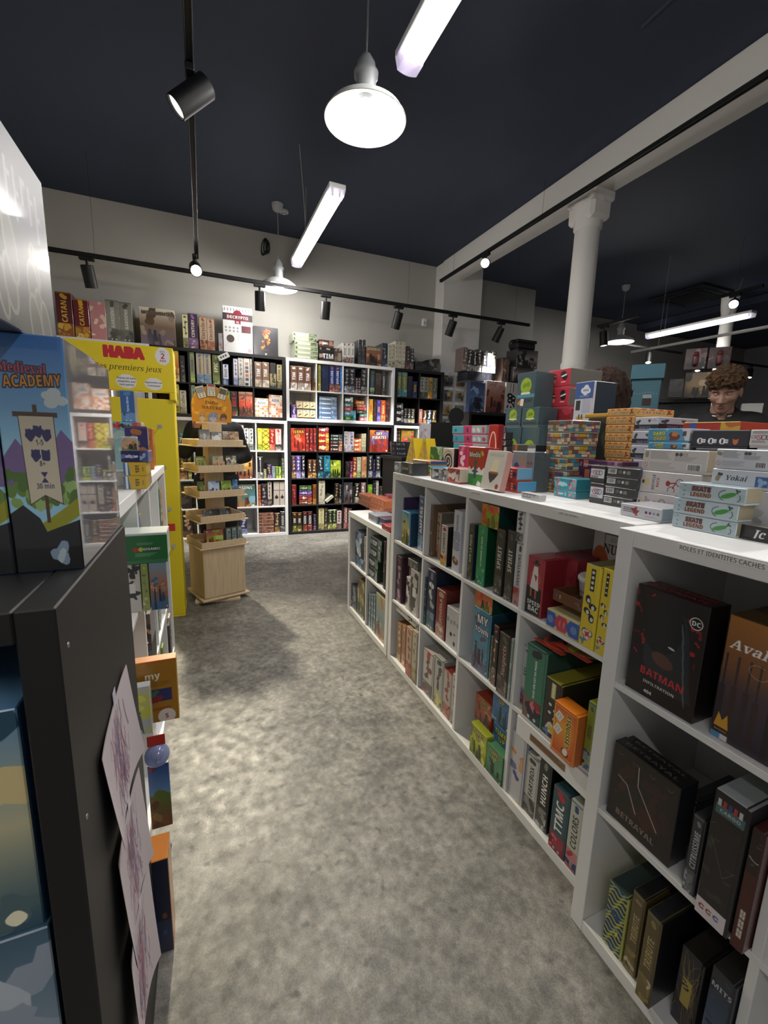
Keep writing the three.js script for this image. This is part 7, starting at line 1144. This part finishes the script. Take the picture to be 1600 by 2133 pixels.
// ------------------------------------------------------------------ counter, sign, pegboard and the shelves behind
{
  const d = thing('counter', 'black sales counter behind the low aisle cabinet', 'counter', [2.5, 0, -4.22]);
  part('carcass', slab(-0.66, 0.5, 0, 1.07, -0.22, 0.3, 0.004), M.black, d); part('worktop', slab(-0.68, 0.52, 1.07, 1.105, -0.24, 0.32, 0.004), M.black, d);
  const s = thing('pawn_sign', 'large flat black pawn-shaped sign with round head on the counter', 'sign', [2.45, 1.1085, -4.15], -0.25), h = new THREE.Shape();
  h.moveTo(-0.19, 0); h.lineTo(0.19, 0); h.lineTo(0.19, 0.32); h.quadraticCurveTo(0.19, 0.362, 0.155, 0.364); h.absarc(0.115, 0.44, 0.086, -1.0, Math.PI + 1.0, false); h.lineTo(-0.15, 0.364); h.quadraticCurveTo(-0.19, 0.36, -0.19, 0.32); h.closePath();
  part('panel', new THREE.ExtrudeGeometry(h, { depth: 0.012, bevelEnabled: true, bevelSize: 0.002, bevelThickness: 0.002, bevelSegments: 1, curveSegments: 24 }), M.blackMetal, s); part('foot', slab(-0.12, 0.12, 0, 0.012, -0.09, 0.06), M.blackMetal, s);
  const y = thing('yellow_figure', 'yellow curved card figure at the foot of the pawn sign', 'toy', [2.52, 1.1055, -3.98], -0.4); part('body', lathe([[0.045, 0], [0.05, 0.04], [0.035, 0.09], [0.015, 0.12], [0.001, 0.13]], 24).scale(1, 1, 0.3), std(0xd0a81c, 0.5), y); part('stripe', lathe([[0.049, 0.03], [0.051, 0.042], [0.047, 0.055]], 24).scale(1, 1, 0.32), std(0x2a2218, 0.5), y);
  ['lower', 'middle', 'upper'].forEach((w, i) => { const m = gameBox('flat_game_box', 0.24, 0.05, 0.18, 'H', '#1c1e20 #4a5a70 #98a0a8', '', { ppm: 500, split: 'y' }); m.position.set(1.98 - i * 0.006, 1.1055 + i * 0.0502, -4.2); m.rotation.y = -0.3; tag(m, `${w} black flat box on the counter end by the low cabinet`, 'box', 'black boxes on the counter'); });
  // blister packs on the pier
  const pb = thing('peg_panel', 'white peg panel on the pier carrying clear blister packs', 'panel', [3.53, 1.2, -5.66]); part('panel', slab(-0.31, 0.31, 0, 1.15, -0.018, 0, 0.003), M.white, pb);
  const cols = ['#4a4a50', '#6a6a78', '#c8a038', '#3a4a58', '#8a6a48', '#788890', '#a8a8a0', '#2c3038', '#b0c030'];
  for (let r = 0; r < 5; r++) for (let c = 0; c < 3; c++) {
    const b = thing('blister_pack', `clear blister pack, ${ORD[r]} row from the top, ${ORD[c]} from left on the peg panel`, 'blister pack', [3.33 + c * 0.2, 2.06 - r * 0.205, -5.61 + 0.01 * ((r + c) % 2)], 0, 'blister packs on the pier'), k = paint(70, 84, (g, w, h) => { STYLE.C(g, w, h, '#c8c8c4', [cols[(r * 3 + c) % 9], cols[(r + c * 4) % 9]], '#fff', ''); g.fillStyle = '#d8d8d4'; g.fillRect(0, 0, w, h * 0.2); });
    part('card', boxGeo(0.15, 0.18, 0.002, 0.0005, { all: k.uv }), k.p.matt, b); part('bubble', new THREE.SphereGeometry(1, 16, 10, 0, Math.PI).scale(0.055, 0.06, 0.035).translate(0, 0.075, 0.001), M.clear, b); part('contents', boxGeo(0.05, 0.06, 0.02, 0.008).translate(0, 0.05, 0.024), std(cols[(r * 2 + c) % 9], 0.5), b); part('peg', new THREE.CylinderGeometry(0.003, 0.003, 0.06, 8).rotateX(Math.PI / 2).translate(0, 0.165, 0), M.steel, b);
  }
  // dark shelf unit right of the pier
  const u = thing('cube_cabinet', 'black shelf unit standing before the recessed wall, games piled on top', 'shelf', [3.3, 0, -4.98]);
  part('top_board', slab(0, 1.45, 1.63, 1.67, -0.42, 0), M.black, u); part('bottom_board', slab(0.02, 1.43, 0, 0.04, -0.42, 0), M.black, u); for (const x of [0, 0.72, 1.41]) part('side_panel', slab(x, x + 0.04, 0, 1.63, -0.42, 0), M.black, u); for (const y of [0.5, 0.9, 1.28]) part('shelf', slab(0.04, 1.41, y, y + 0.02, -0.4, -0.004), M.black, u); part('back_panel', slab(0.02, 1.43, 0.04, 1.63, -0.42, -0.41), M.blackBack, u);
  const put = (lab, w, h, dd, x, y, z, st, co, ti, o = {}) => prop(h > w * 1.3 ? 'game_box' : 'picture_game_box', lab, 'box', w, h, dd, [x, y, z], st, co, ti, { ppm: 450, ...o });
  put('blue crowd-scene box on the black shelf unit by the pier', 0.24, 0.39, 0.08, 3.44, 1.6705, -5.03, 'C', '#2c3a5c #5878a8,#1c2238 #c8a858', '');
  put('pink and white box with lone walking figure on the black shelf unit', 0.3, 0.42, 0.08, 3.72, 1.6705, -5.0, 'C', '#c8b8b4 #8a4838,#5a2c24 #a03028', '');
  put('white box with black silhouettes in rows on the black shelf unit', 0.2, 0.42, 0.1, 3.99, 1.6705, -5.0, 'faces', '#c4c0bc #2a2422,#5a2020 #222', '');
  put('dark box wall behind the silhouette box, far side of the unit', 0.5, 0.44, 0.2, 4.36, 1.6705, -5.05, 'P', '#1c1c20 #3c3438 #888', '');
  put('low black case lying over the blue crowd-scene box', 0.4, 0.12, 0.24, 3.52, 2.12, -5.12, 'P', '#1c2028 #383c48 #888', ''); scene.children[scene.children.length - 1].position.y = 2.0912;
  for (let i = 0; i < 7; i++) put(`${ORD[i]} silver and dark glossy spine from left, top row of the unit`, 0.07, 0.3 - 0.02 * (i % 3), 0.2, 3.29 + i * 0.078, 2.2115, -5.14, 'S', ['#6a5a54 #a89890 #ccc', '#2a2626 #b8b8b4 #ddd', '#1c1c20 #c8c8c4 #ddd', '#383432 #d8d4cc #ddd', '#201e20 #a8a8a8 #ddd', '#2c3038 #c0c4c8 #ddd', '#55504a #98908a #ddd'][i], '');
  put('brown fur-print box beside the silver spines, top row', 0.12, 0.34, 0.2, 3.935, 2.1, -5.1, 'C', '#4a3c34 #7a6658,#2a221e #ccc', ''); scene.children[scene.children.length - 1].position.y = 2.0912;
  put('lower black and white portrait box on the pile, right of the unit', 0.36, 0.2, 0.24, 4.2, 2.1115, -5.03, 'C', '#2a262a #c8b8b8,#1c1a1e #ddd', '', { side: '#1c1a20' }); put('upper black and white portrait box on the pile, right of the unit', 0.36, 0.24, 0.24, 4.24, 2.3121, -5.03, 'C', '#26242a #c4b4b0,#1a181c #ddd', '', { side: '#1c1a20' });
  const bg = thing('black_bag', 'black bag with loop handle on top of the portrait boxes', 'bag', [4.22, 2.553, -5.12]); part('body', slab(-0.17, 0.17, 0, 0.1, -0.1, 0.08, 0.03), std(0x18181b, 0.6), bg); part('flap', slab(-0.15, 0.2, 0.1, 0.14, -0.08, 0.06, 0.015), std(0x202024, 0.5), bg); part('handle', new THREE.TorusGeometry(0.07, 0.01, 8, 20, Math.PI).rotateZ(1.1).translate(-0.17, 0.05, 0), std(0x151518, 0.5), bg);
  for (let i = 0; i < 5; i++) put(`${ORD[i]} grey spine from left in the upper cell of the unit`, 0.05, 0.22, 0.2, 4.095 + i * 0.055, 1.3003, -5.02, 'S', ['#6a6c70 #b8b8b8 #ddd', '#3a3a40 #98989c #ddd', '#77726c #c0b8b0 #ddd', '#2a2c30 #888 #ddd', '#5a5c60 #b0b0b0 #ddd'][i], '');
}
{ // behind the clerk
  const k = thing('counter', 'dark back counter behind the young man', 'counter', [3.75, 0, -2.55], -0.95); part('carcass', slab(-0.58, 0.27, 0, 1.66, -0.4, 0, 0.004), std(0x14161b, 0.5), k); part('worktop', slab(-0.6, 0.28, 1.66, 1.69, -0.42, 0.03, 0.004), std(0x2a2226, 0.5), k); for (const x of [-0.3, 0.0]) part('seam', slab(x, x + 0.004, 0.02, 1.6, 0, 0.002, 0.0005), M.blackMetal, k);
  const b = thing('cardboard_stand', 'turquoise-blue cardboard stand with white garland lines and small panel', 'display stand', [2.93, 0, -2.2], -0.92);
  const a = paint(220, 330, (g, w, h) => { fill(g, w, h, '#46707f'); g.fillStyle = '#c8d8dc'; for (const y of [0.2, 0.66]) for (let i = 0; i < 9; i++) { g.beginPath(); g.arc(w * (0.1 + 0.1 * i), h * (y + 0.02 * Math.sin(i)), w * 0.012, 0, 7); g.fill(); } g.fillStyle = '#3a2c28'; g.fillRect(w * 0.42, h * 0.24, w * 0.32, h * 0.28); g.fillStyle = '#98a8b0'; g.fillRect(w * 0.42, h * 0.24, w * 0.32, h * 0.09); });
  part('body', boxGeo(0.18, 1.76, 0.15, 0.003, { all: swatch(a.p, '#46707f') }), a.p.matt, b); part('face', boxGeo(0.17, 0.28, 0.003, 0.001, { all: a.uv }), a.p.matt, b, [0, 1.44, 0.003]); part('head', boxGeo(0.205, 0.1, 0.18, 0.004, { all: swatch(a.p, '#4a7888') }), a.p.matt, b, [0, 1.76, 0.02]);
  const R = (lab, w, h, d, x, y, z, st, co, ti = '') => prop('picture_game_box', lab, 'box', w, h, d, [x, y, z], st, co, ti, { ppm: 450, turn: -0.95 });
  R('black poster-like box on the dark back counter, beside the blue stand', 0.1, 0.15, 0.05, 3.62, 1.6905, -2.45, 'P', '#1c1c1e #444 #ccc'); R('tan and black figure-print box on the dark back counter', 0.24, 0.2, 0.06, 3.76, 1.6905, -2.33, 'C', '#7a6a58 #b09060,#2a2622 #ccc'); R('orange-spined box at the end of the dark back counter', 0.06, 0.21, 0.06, 3.88, 1.6905, -2.17, 'S', '#a8602c #c88048 #333');
  for (let i = 0; i < 2; i++) { const p = thing('figure_pack', ['first', 'second'][i] + ' dark-red glossy figure pack from left, above the back counter', 'toy', [3.92 + i * 0.1, 1.95, -2.52 + i * 0.13], -0.95, 'figure packs above the counter'); const q = paint(80, 80, (g, w, h) => STYLE.C(g, w, h, '#2a1618', ['#5a2028', '#141012'], '#ccc', '')); part('card', boxGeo(0.15, 0.17, 0.004, 0.001, { all: q.uv }), q.p.gloss, p); part('bubble', new THREE.SphereGeometry(1, 16, 10, 0, Math.PI).scale(0.07, 0.07, 0.05).translate(0, 0.08, 0.002), M.clear, p); part('figure', merge([new THREE.SphereGeometry(0.02, 12, 8).translate(0, 0.12, 0.025), new THREE.CapsuleGeometry(0.022, 0.05, 4, 10).translate(0, 0.07, 0.025)]), std(0x6a2830, 0.4), p); part('pole', new THREE.CylinderGeometry(0.008, 0.008, 0.26, 8).translate(0, -0.13, -0.02), M.blackMetal, p); }
  const bag = (lab, x, y, z, w, h, c, rope) => { const t = thing('gift_bag', lab, 'bag', [x, y, z], -1.0, 'paper bags behind the young man'); part('body', boxGeo(w, h, w * 0.5, 0.004), std(c, 0.7), t); if (rope) part('handle', new THREE.TorusGeometry(w * 0.24, 0.005, 6, 20, Math.PI).scale(1, 1.4, 1).translate(0, h, -w * 0.1), std(0xc8c8c4, 0.7), t); part('fold', slab(-w / 2, w / 2, h - 0.012, h + 0.001, 0, 0.002, 0.0005), std(c, 0.6), t); };
  bag('white paper bag behind the shoulder of the young man', 3.98, 1.5, -2.07, 0.13, 0.18, 0xc8c8c4); bag('dark-brown paper bag with white rope handle at the picture edge', 4.1, 1.46, -1.9, 0.15, 0.2, 0x2c2224, true); bag('pale printed bag at the very edge behind the young man', 4.26, 1.5, -1.7, 0.2, 0.24, 0xb0aca8);
  const sh = thing('counter', 'low back shelf carrying the paper bags', 'shelf', [4.21, 0, -1.9], -0.95); part('body', slab(-0.48, 0.5, 0, 1.44, -0.3, 0.12, 0.004), std(0x1a1a20, 0.5), sh); part('top', slab(-0.49, 0.52, 1.44, 1.46, -0.32, 0.14, 0.003), std(0x222228, 0.5), sh); for (const q of scene.children) if (q.name.startsWith('gift_bag')) q.position.y = 1.4605;
}

// ------------------------------------------------------------------ people
const V = (x, y, z) => new THREE.Vector3(x, y, z);
function capD(p, a, b, ra, rb) { const bx = b.x - a.x, by = b.y - a.y, bz = b.z - a.z, px = p.x - a.x, py = p.y - a.y, pz = p.z - a.z; let t = (px * bx + py * by + pz * bz) / (bx * bx + by * by + bz * bz + 1e-9); t = t < 0 ? 0 : t > 1 ? 1 : t; return Math.hypot(px - bx * t, py - by * t, pz - bz * t) - (ra + (rb - ra) * t); }
const ell = (p, c, r) => { const x = (p.x - c.x) / r.x, y = (p.y - c.y) / r.y, z = (p.z - c.z) / r.z, k = Math.hypot(x, y, z); return (k - 1) * Math.min(r.x, r.y, r.z); };
const smin = (a, b, k) => { const h = Math.max(k - Math.abs(a - b), 0) / k; return Math.min(a, b) - h * h * k * 0.25; };
const smax = (a, b, k) => -smin(-a, -b, k);
const MC_MAT = new THREE.MeshStandardMaterial();
function mesh3(center, half, res, f) {
  const mc = new MarchingCubes(res, MC_MAT, false, false, 260000), hs = res / 2, p = V(0, 0, 0); mc.isolation = 0;
  for (let k = 0; k < res; k++) for (let j = 0; j < res; j++) for (let i = 0; i < res; i++) { p.set(center.x + (i - hs) / hs * half, center.y + (j - hs) / hs * half, center.z + (k - hs) / hs * half); mc.field[i + j * res + k * res * res] = -f(p); }
  mc.update(); const n = mc.count, g = new THREE.BufferGeometry(), P = new Float32Array(n * 3), N = new Float32Array(n * 3);
  for (let i = 0; i < n; i++) { for (const [c, q] of [[0, center.x], [1, center.y], [2, center.z]]) { P[i * 3 + c] = q + mc.positionArray[i * 3 + c] * half; N[i * 3 + c] = mc.normalArray[i * 3 + c]; } }
  g.setAttribute('position', new THREE.BufferAttribute(P, 3)); g.setAttribute('normal', new THREE.BufferAttribute(N, 3)); g.setAttribute('uv', new THREE.BufferAttribute(new Float32Array(n * 2), 2));
  return g;
}
function headField(p, c) {   // c: centre of the skull, face towards +z
  const q = V(p.x - c.x, p.y - c.y, p.z - c.z);
  let d = ell(q, V(0, 0.025, -0.012), V(0.074, 0.092, 0.094));
  d = smin(d, ell(q, V(0, -0.045, 0.02), V(0.053, 0.07, 0.064)), 0.04);
  d = smin(d, ell(q, V(0, -0.098, 0.058), V(0.022, 0.018, 0.02)), 0.03);                    // chin
  d = smin(d, capD(q, V(0, -0.004, 0.084), V(0, -0.042, 0.102), 0.008, 0.012), 0.018);      // nose
  for (const s of [-1, 1]) {
    d = smin(d, ell(q, V(s * 0.014, -0.046, 0.09), V(0.009, 0.007, 0.009)), 0.008);
    d = smin(d, ell(q, V(s * 0.034, 0.017, 0.075), V(0.022, 0.007, 0.012)), 0.016);          // brow
    d = smax(d, -ell(q, V(s * 0.032, -0.004, 0.092), V(0.017, 0.011, 0.014)), 0.014);        // eye socket
    d = smin(d, ell(q, V(s * 0.044, -0.028, 0.056), V(0.017, 0.014, 0.017)), 0.03);             // cheek
    d = smin(d, ell(q, V(s * 0.076, -0.012, -0.008), V(0.009, 0.03, 0.018)), 0.01);          // ear
  }
  d = smin(d, ell(q, V(0, -0.067, 0.083), V(0.02, 0.005, 0.007)), 0.007); d = smin(d, ell(q, V(0, -0.077, 0.08), V(0.017, 0.006, 0.007)), 0.007);
  
  return d;
}
function hand(wrist, dir, palmN, curl) {   // merged hand with palm, four unequal bent fingers and a thumb from the palm's side
  const d = dir.clone().normalize(), n = palmN.clone().normalize(), s = d.clone().cross(n).normalize(), at = (a, b, c) => wrist.clone().addScaledVector(d, a).addScaledVector(s, b).addScaledVector(n, c), seg = [];
  const L = [0.068, 0.078, 0.072, 0.056];
  for (let i = 0; i < 4; i++) { let p = at(0.085, (i - 1.5) * 0.019, 0), a = curl * 0.5; const fd = d.clone().addScaledVector(s, (i - 1.5) * 0.06).normalize(); seg.push([at(0.02, (i - 1.5) * 0.013, 0), p, 0.012, 0.0105]); for (let k = 0; k < 3; k++) { const q = p.clone().addScaledVector(fd, Math.cos(a) * L[i] * [0.45, 0.3, 0.25][k]).addScaledVector(n, Math.sin(a) * L[i] * [0.45, 0.3, 0.25][k]); seg.push([p, q, 0.009 - k * 0.0008, 0.0082 - k * 0.0008]); p = q; a += curl; } }
  const t0 = at(0.025, -0.026, 0.004), t1 = at(0.055, -0.05, 0.016), t2 = at(0.085, -0.056, 0.026); seg.push([t0, t1, 0.012, 0.0105], [t1, t2, 0.0105, 0.0085]);
  const c = at(0.07, 0, 0.01);
  return mesh3(c, 0.12, 72, p => { let r = 1; for (const q of seg) r = smin(r, capD(p, q[0], q[1], q[2], q[3]), 0.006); return smin(r, capD(p, at(0, 0, 0), at(-0.06, 0, 0), 0.026, 0.03), 0.02); });
}
function human(name, label, pos, turn, o) {
  const t = thing(name, label, 'person', pos, turn), H = o.height, k = H / 1.75, y = v => v * k;
  const hip = y(0.92), sh = y(1.43), lean = o.lean ?? 0, shz = lean, headC = V(o.headX ?? 0, y(1.62) - (o.drop ?? 0), shz + (o.headZ ?? 0.02));
  const wd = o.wide ?? 1, J = { pelvis: V(0, hip, 0), chest: V(0, y(1.25), shz * 0.7), neck: V(0, sh + 0.02, shz), head: headC };
  const arms = o.arms ?? [-1, 1].map(s => [V(s * 0.185 * wd, sh - 0.04, shz), V(s * 0.25 * wd, y(1.14), shz - 0.02), V(s * 0.22 * wd, y(0.95), shz + 0.16)]);
  const legs = [-1, 1].map(s => [V(s * 0.09, hip, 0), V(s * 0.1, y(0.5), 0.02), V(s * 0.105, 0.09, -0.02)]);
  const torso = (p, g) => { let d = capD(p, V(0, hip, 0), J.chest, 0.135 + g, 0.14 + g); const q = V(p.x / 1.32, p.y, p.z); d = Math.min(d, capD(q, V(0, hip + 0.02, 0), V(0, sh - 0.1, shz * 0.9), 0.118 + g, 0.118 + g)); d = smin(d, capD(p, V(-0.15 * wd, sh - 0.055, shz), V(0.15 * wd, sh - 0.055, shz), 0.062 + g, 0.062 + g), 0.09); return smin(d, capD(p, V(0, sh - 0.06, shz), V(0, sh + 0.02, shz), 0.09 + g, 0.062 + g), 0.05); };
  const armF = (p, g, end = 1) => { let d = 9; for (const [a, b, c] of arms) { d = Math.min(d, smin(capD(p, a, b, 0.056 + g, 0.043 + g), capD(p, b, b.clone().lerp(c, end), 0.043 + g, 0.03 + g), 0.03)); } return d; };
  const legF = (p, g) => { let d = 9; for (const [a, b, c] of legs) d = Math.min(d, smin(capD(p, a, b, 0.09 + g, 0.058 + g), capD(p, b, c, 0.058 + g, 0.04 + g), 0.04)); return d; };
  const mid = V(0, H / 2, 0), skin = std(o.skin, 0.55);
  const body = mesh3(mid, H / 2 + 0.06, 92, p => { let d = smin(smin(torso(p, -0.01), armF(p, -0.006), 0.05), legF(p, -0.012), 0.06); for (const [, , c] of legs) d = smin(d, capD(p, V(c.x, 0.05, -0.03), V(c.x, 0.035, 0.14), 0.045, 0.03), 0.03); d = smin(d, capD(p, J.neck, V(headC.x, headC.y - 0.06, headC.z - 0.02), 0.055, 0.052), 0.03); return smin(d, capD(p, headC, V(headC.x, headC.y + 0.01, headC.z), 0.06, 0.06), 0.03); });
  const tilt = new THREE.Matrix4().makeTranslation(headC.x, headC.y, headC.z).multiply(new THREE.Matrix4().makeRotationFromEuler(new THREE.Euler(o.nod ?? 0, o.look ?? 0, o.roll ?? 0, 'YXZ'))).multiply(new THREE.Matrix4().makeScale(o.slim ?? 1, 1, 1)).multiply(new THREE.Matrix4().makeTranslation(-headC.x, -headC.y, -headC.z));
  const head = mesh3(headC, 0.145, 84, p => headField(p, headC)).applyMatrix4(tilt);
  const parts = [body, head]; for (let i = 0; i < 2; i++) { const [, b, c] = arms[i], d = c.clone().sub(b); parts.push(hand(c, d, o.palm?.[i] ?? V(i ? -1 : 1, 0, 0.2), 0.35)); }
  const bm = part('body', merge(parts), skin, t);
  part('jacket', mesh3(V(0, y(1.16), shz / 2), y(0.46) + 0.06, 88, p => { let d = smin(torso(p, 0.012), armF(p, 0.012, 0.94), 0.06); d += 0.004 * noise.noise(p.x * 18, p.y * 14, p.z * 18); d = smax(d, -capD(p, V(0, sh - 0.03, shz + 0.05), V(0, sh + 0.2, shz + 0.01), 0.05, 0.075), 0.012); return smax(d, hip - 0.08 - p.y, 0.02); }), std(o.top, 0.75), t);
  part('trousers', mesh3(V(0, hip / 2 + 0.03, 0), hip / 2 + 0.09, 70, p => { let d = smin(legF(p, 0.01), capD(p, V(-0.05, hip, 0), V(0.05, hip, 0), 0.13, 0.13), 0.06); return smax(smax(d, p.y - hip - 0.04, 0.02), 0.07 - p.y, 0.01); }), std(o.legs ?? 0x1c1c22, 0.8), t);
  for (const [, , c] of legs) part('shoe', mesh3(V(c.x, 0.05, 0.04), 0.17, 36, p => { let d = capD(p, V(c.x, 0.05, -0.035), V(c.x, 0.035, 0.14), 0.055, 0.042); return smax(d, 0.004 - p.y, 0.006); }), std(0x222226, 0.5), t);
  if (o.eyes) for (const s of [-1, 1]) { const e = new THREE.SphereGeometry(0.0115, 16, 12).translate(headC.x + s * 0.031, headC.y - 0.004, headC.z + 0.071).applyMatrix4(tilt); part('eye', e, std(0x3a3028, 0.3), t); part('eyelid', new THREE.SphereGeometry(0.0128, 16, 10, 0, 7, 0, 1.75).rotateX(0.55).translate(headC.x + s * 0.031, headC.y - 0.004, headC.z + 0.0705).applyMatrix4(tilt), skin, t); part('eyebrow', tube([[headC.x + s * 0.016, headC.y + 0.017, headC.z + 0.088], [headC.x + s * 0.034, headC.y + 0.022, headC.z + 0.084], [headC.x + s * 0.05, headC.y + 0.017, headC.z + 0.072]], 0.0036, 10, 6).applyMatrix4(tilt), std(0x2a2018, 0.8), t); }
  if (o.eyes) part('lips', merge([new THREE.SphereGeometry(1, 20, 10).scale(0.019, 0.0036, 0.005).translate(headC.x, headC.y - 0.0675, headC.z + 0.0865), new THREE.SphereGeometry(1, 20, 10).scale(0.016, 0.0042, 0.005).translate(headC.x, headC.y - 0.0775, headC.z + 0.0845)]).applyMatrix4(tilt), std(0x8a4c44, 0.5), t);
  if (o.hair) part('hair', mesh3(headC.clone().add(V(0, o.hair.dy ?? 0.05, -0.01)), o.hair.half ?? 0.17, o.hair.res ?? 96, p => o.hair.f(V(p.x - headC.x, p.y - headC.y, p.z - headC.z))).applyMatrix4(tilt), std(o.hair.color, 0.95), t);
  if (o.extra) o.extra(t, { sh, shz, headC, tilt });
  return t;
}
human('person', 'young man with short curly brown hair and black jacket with striped collar, looking down', [2.82, 0, -1.62], -1.0, {
  height: 1.79, skin: 0x9c7868, top: 0x16171c, nod: 0.3, look: -0.2, eyes: true, headZ: 0.07, drop: 0.04, slim: 0.92, wide: 0.82,
  hair: { color: 0x4a3520, dy: 0.06, half: 0.16, res: 104, f: q => { let d = ell(q, V(0, 0.06, -0.012), V(0.094, 0.08, 0.104)); d = smin(d, ell(q, V(0, 0.066, 0.06), V(0.08, 0.05, 0.048)), 0.03); const c = noise.noise(q.x * 62, q.y * 62, q.z * 62) * 0.013 + noise.noise(q.x * 130, q.y * 130, q.z * 130) * 0.006; d += c; d = smax(d, -ell(q, V(0, -0.045, 0.075), V(0.07, 0.088, 0.07)), 0.012); return smax(d, -0.045 - q.y, 0.02); } },
  extra: (t, { sh, shz }) => { [[0.02, 0x1a1a1e, 0.084], [0.028, 0xc4c0b8, 0.084], [0.037, 0x1a1a1e, 0.083], [0.046, 0xc4c0b8, 0.081], [0.054, 0x1a1a1e, 0.078]].forEach(([dy, c, r], i) => part('collar_band', new THREE.TorusGeometry(r, 0.0052, 8, 40, Math.PI * 1.8).rotateZ(Math.PI * 1.6).rotateX(-Math.PI / 2 + 0.3).translate(0, sh - 0.012 + dy, shz + 0.016), std(c, 0.8), t)); part('zip', tube([[0, sh - 0.05, shz + 0.1], [0, sh - 0.2, shz + 0.15], [0, sh - 0.4, shz + 0.155]], 0.003, 8, 6), M.steel, t); },
});
human('person_with_long_hair', 'person seen from behind with long wavy dark-brown hair, dark top', [2.03, 0, -1.76], 2.05, {
  height: 1.69, skin: 0xb08878, top: 0x18181c, hair: { color: 0x2c1a12, dy: -0.06, half: 0.27, res: 104, f: q => { let d = ell(q, V(0, 0.045, -0.02), V(0.1, 0.1, 0.115)); d = smin(d, capD(q, V(0, 0, -0.06), V(0, -0.26, -0.085), 0.095, 0.1), 0.06); for (const s of [-1, 1]) d = smin(d, capD(q, V(s * 0.07, 0, -0.02), V(s * 0.1, -0.24, -0.03), 0.05, 0.05), 0.05); d += noise.noise(q.x * 40, q.y * 12, q.z * 40) * 0.013 + noise.noise(q.x * 95, q.y * 30, q.z * 95) * 0.009; return smax(d, -ell(q, V(0, -0.05, 0.1), V(0.066, 0.12, 0.09)), 0.02); } },
});
human('person_behind_stand', 'person in black clothes behind the wooden stand, face hidden by the orange sign', [0.1, 0, -4.3], 0.15, {
  height: 1.66, skin: 0x9a7464, top: 0x0e0e11, legs: 0x0e0e12, nod: 0.3,
  arms: [[V(-0.175, 1.33, 0), V(-0.27, 1.12, 0.05), V(-0.19, 1.33, 0.2)], [V(0.175, 1.33, 0), V(0.27, 1.08, 0), V(-0.06, 0.98, 0.2)]], palm: [V(0.4, 0.1, 0.9), V(0, -0.4, 0.9)],
  hair: { color: 0x1c1614, dy: 0.04, half: 0.16, res: 64, f: q => { let d = ell(q, V(0, 0.04, -0.015), V(0.09, 0.095, 0.105)); d += noise.noise(q.x * 60, q.y * 60, q.z * 60) * 0.008; return smax(d, -ell(q, V(0, -0.04, 0.09), V(0.07, 0.08, 0.07)), 0.012); } },
});

for (const p of pages) p.t.needsUpdate = true;
scene.traverse(o => { if (o.isMesh) { o.castShadow = true; o.receiveShadow = true; } });
renderer.render(scene, camera);
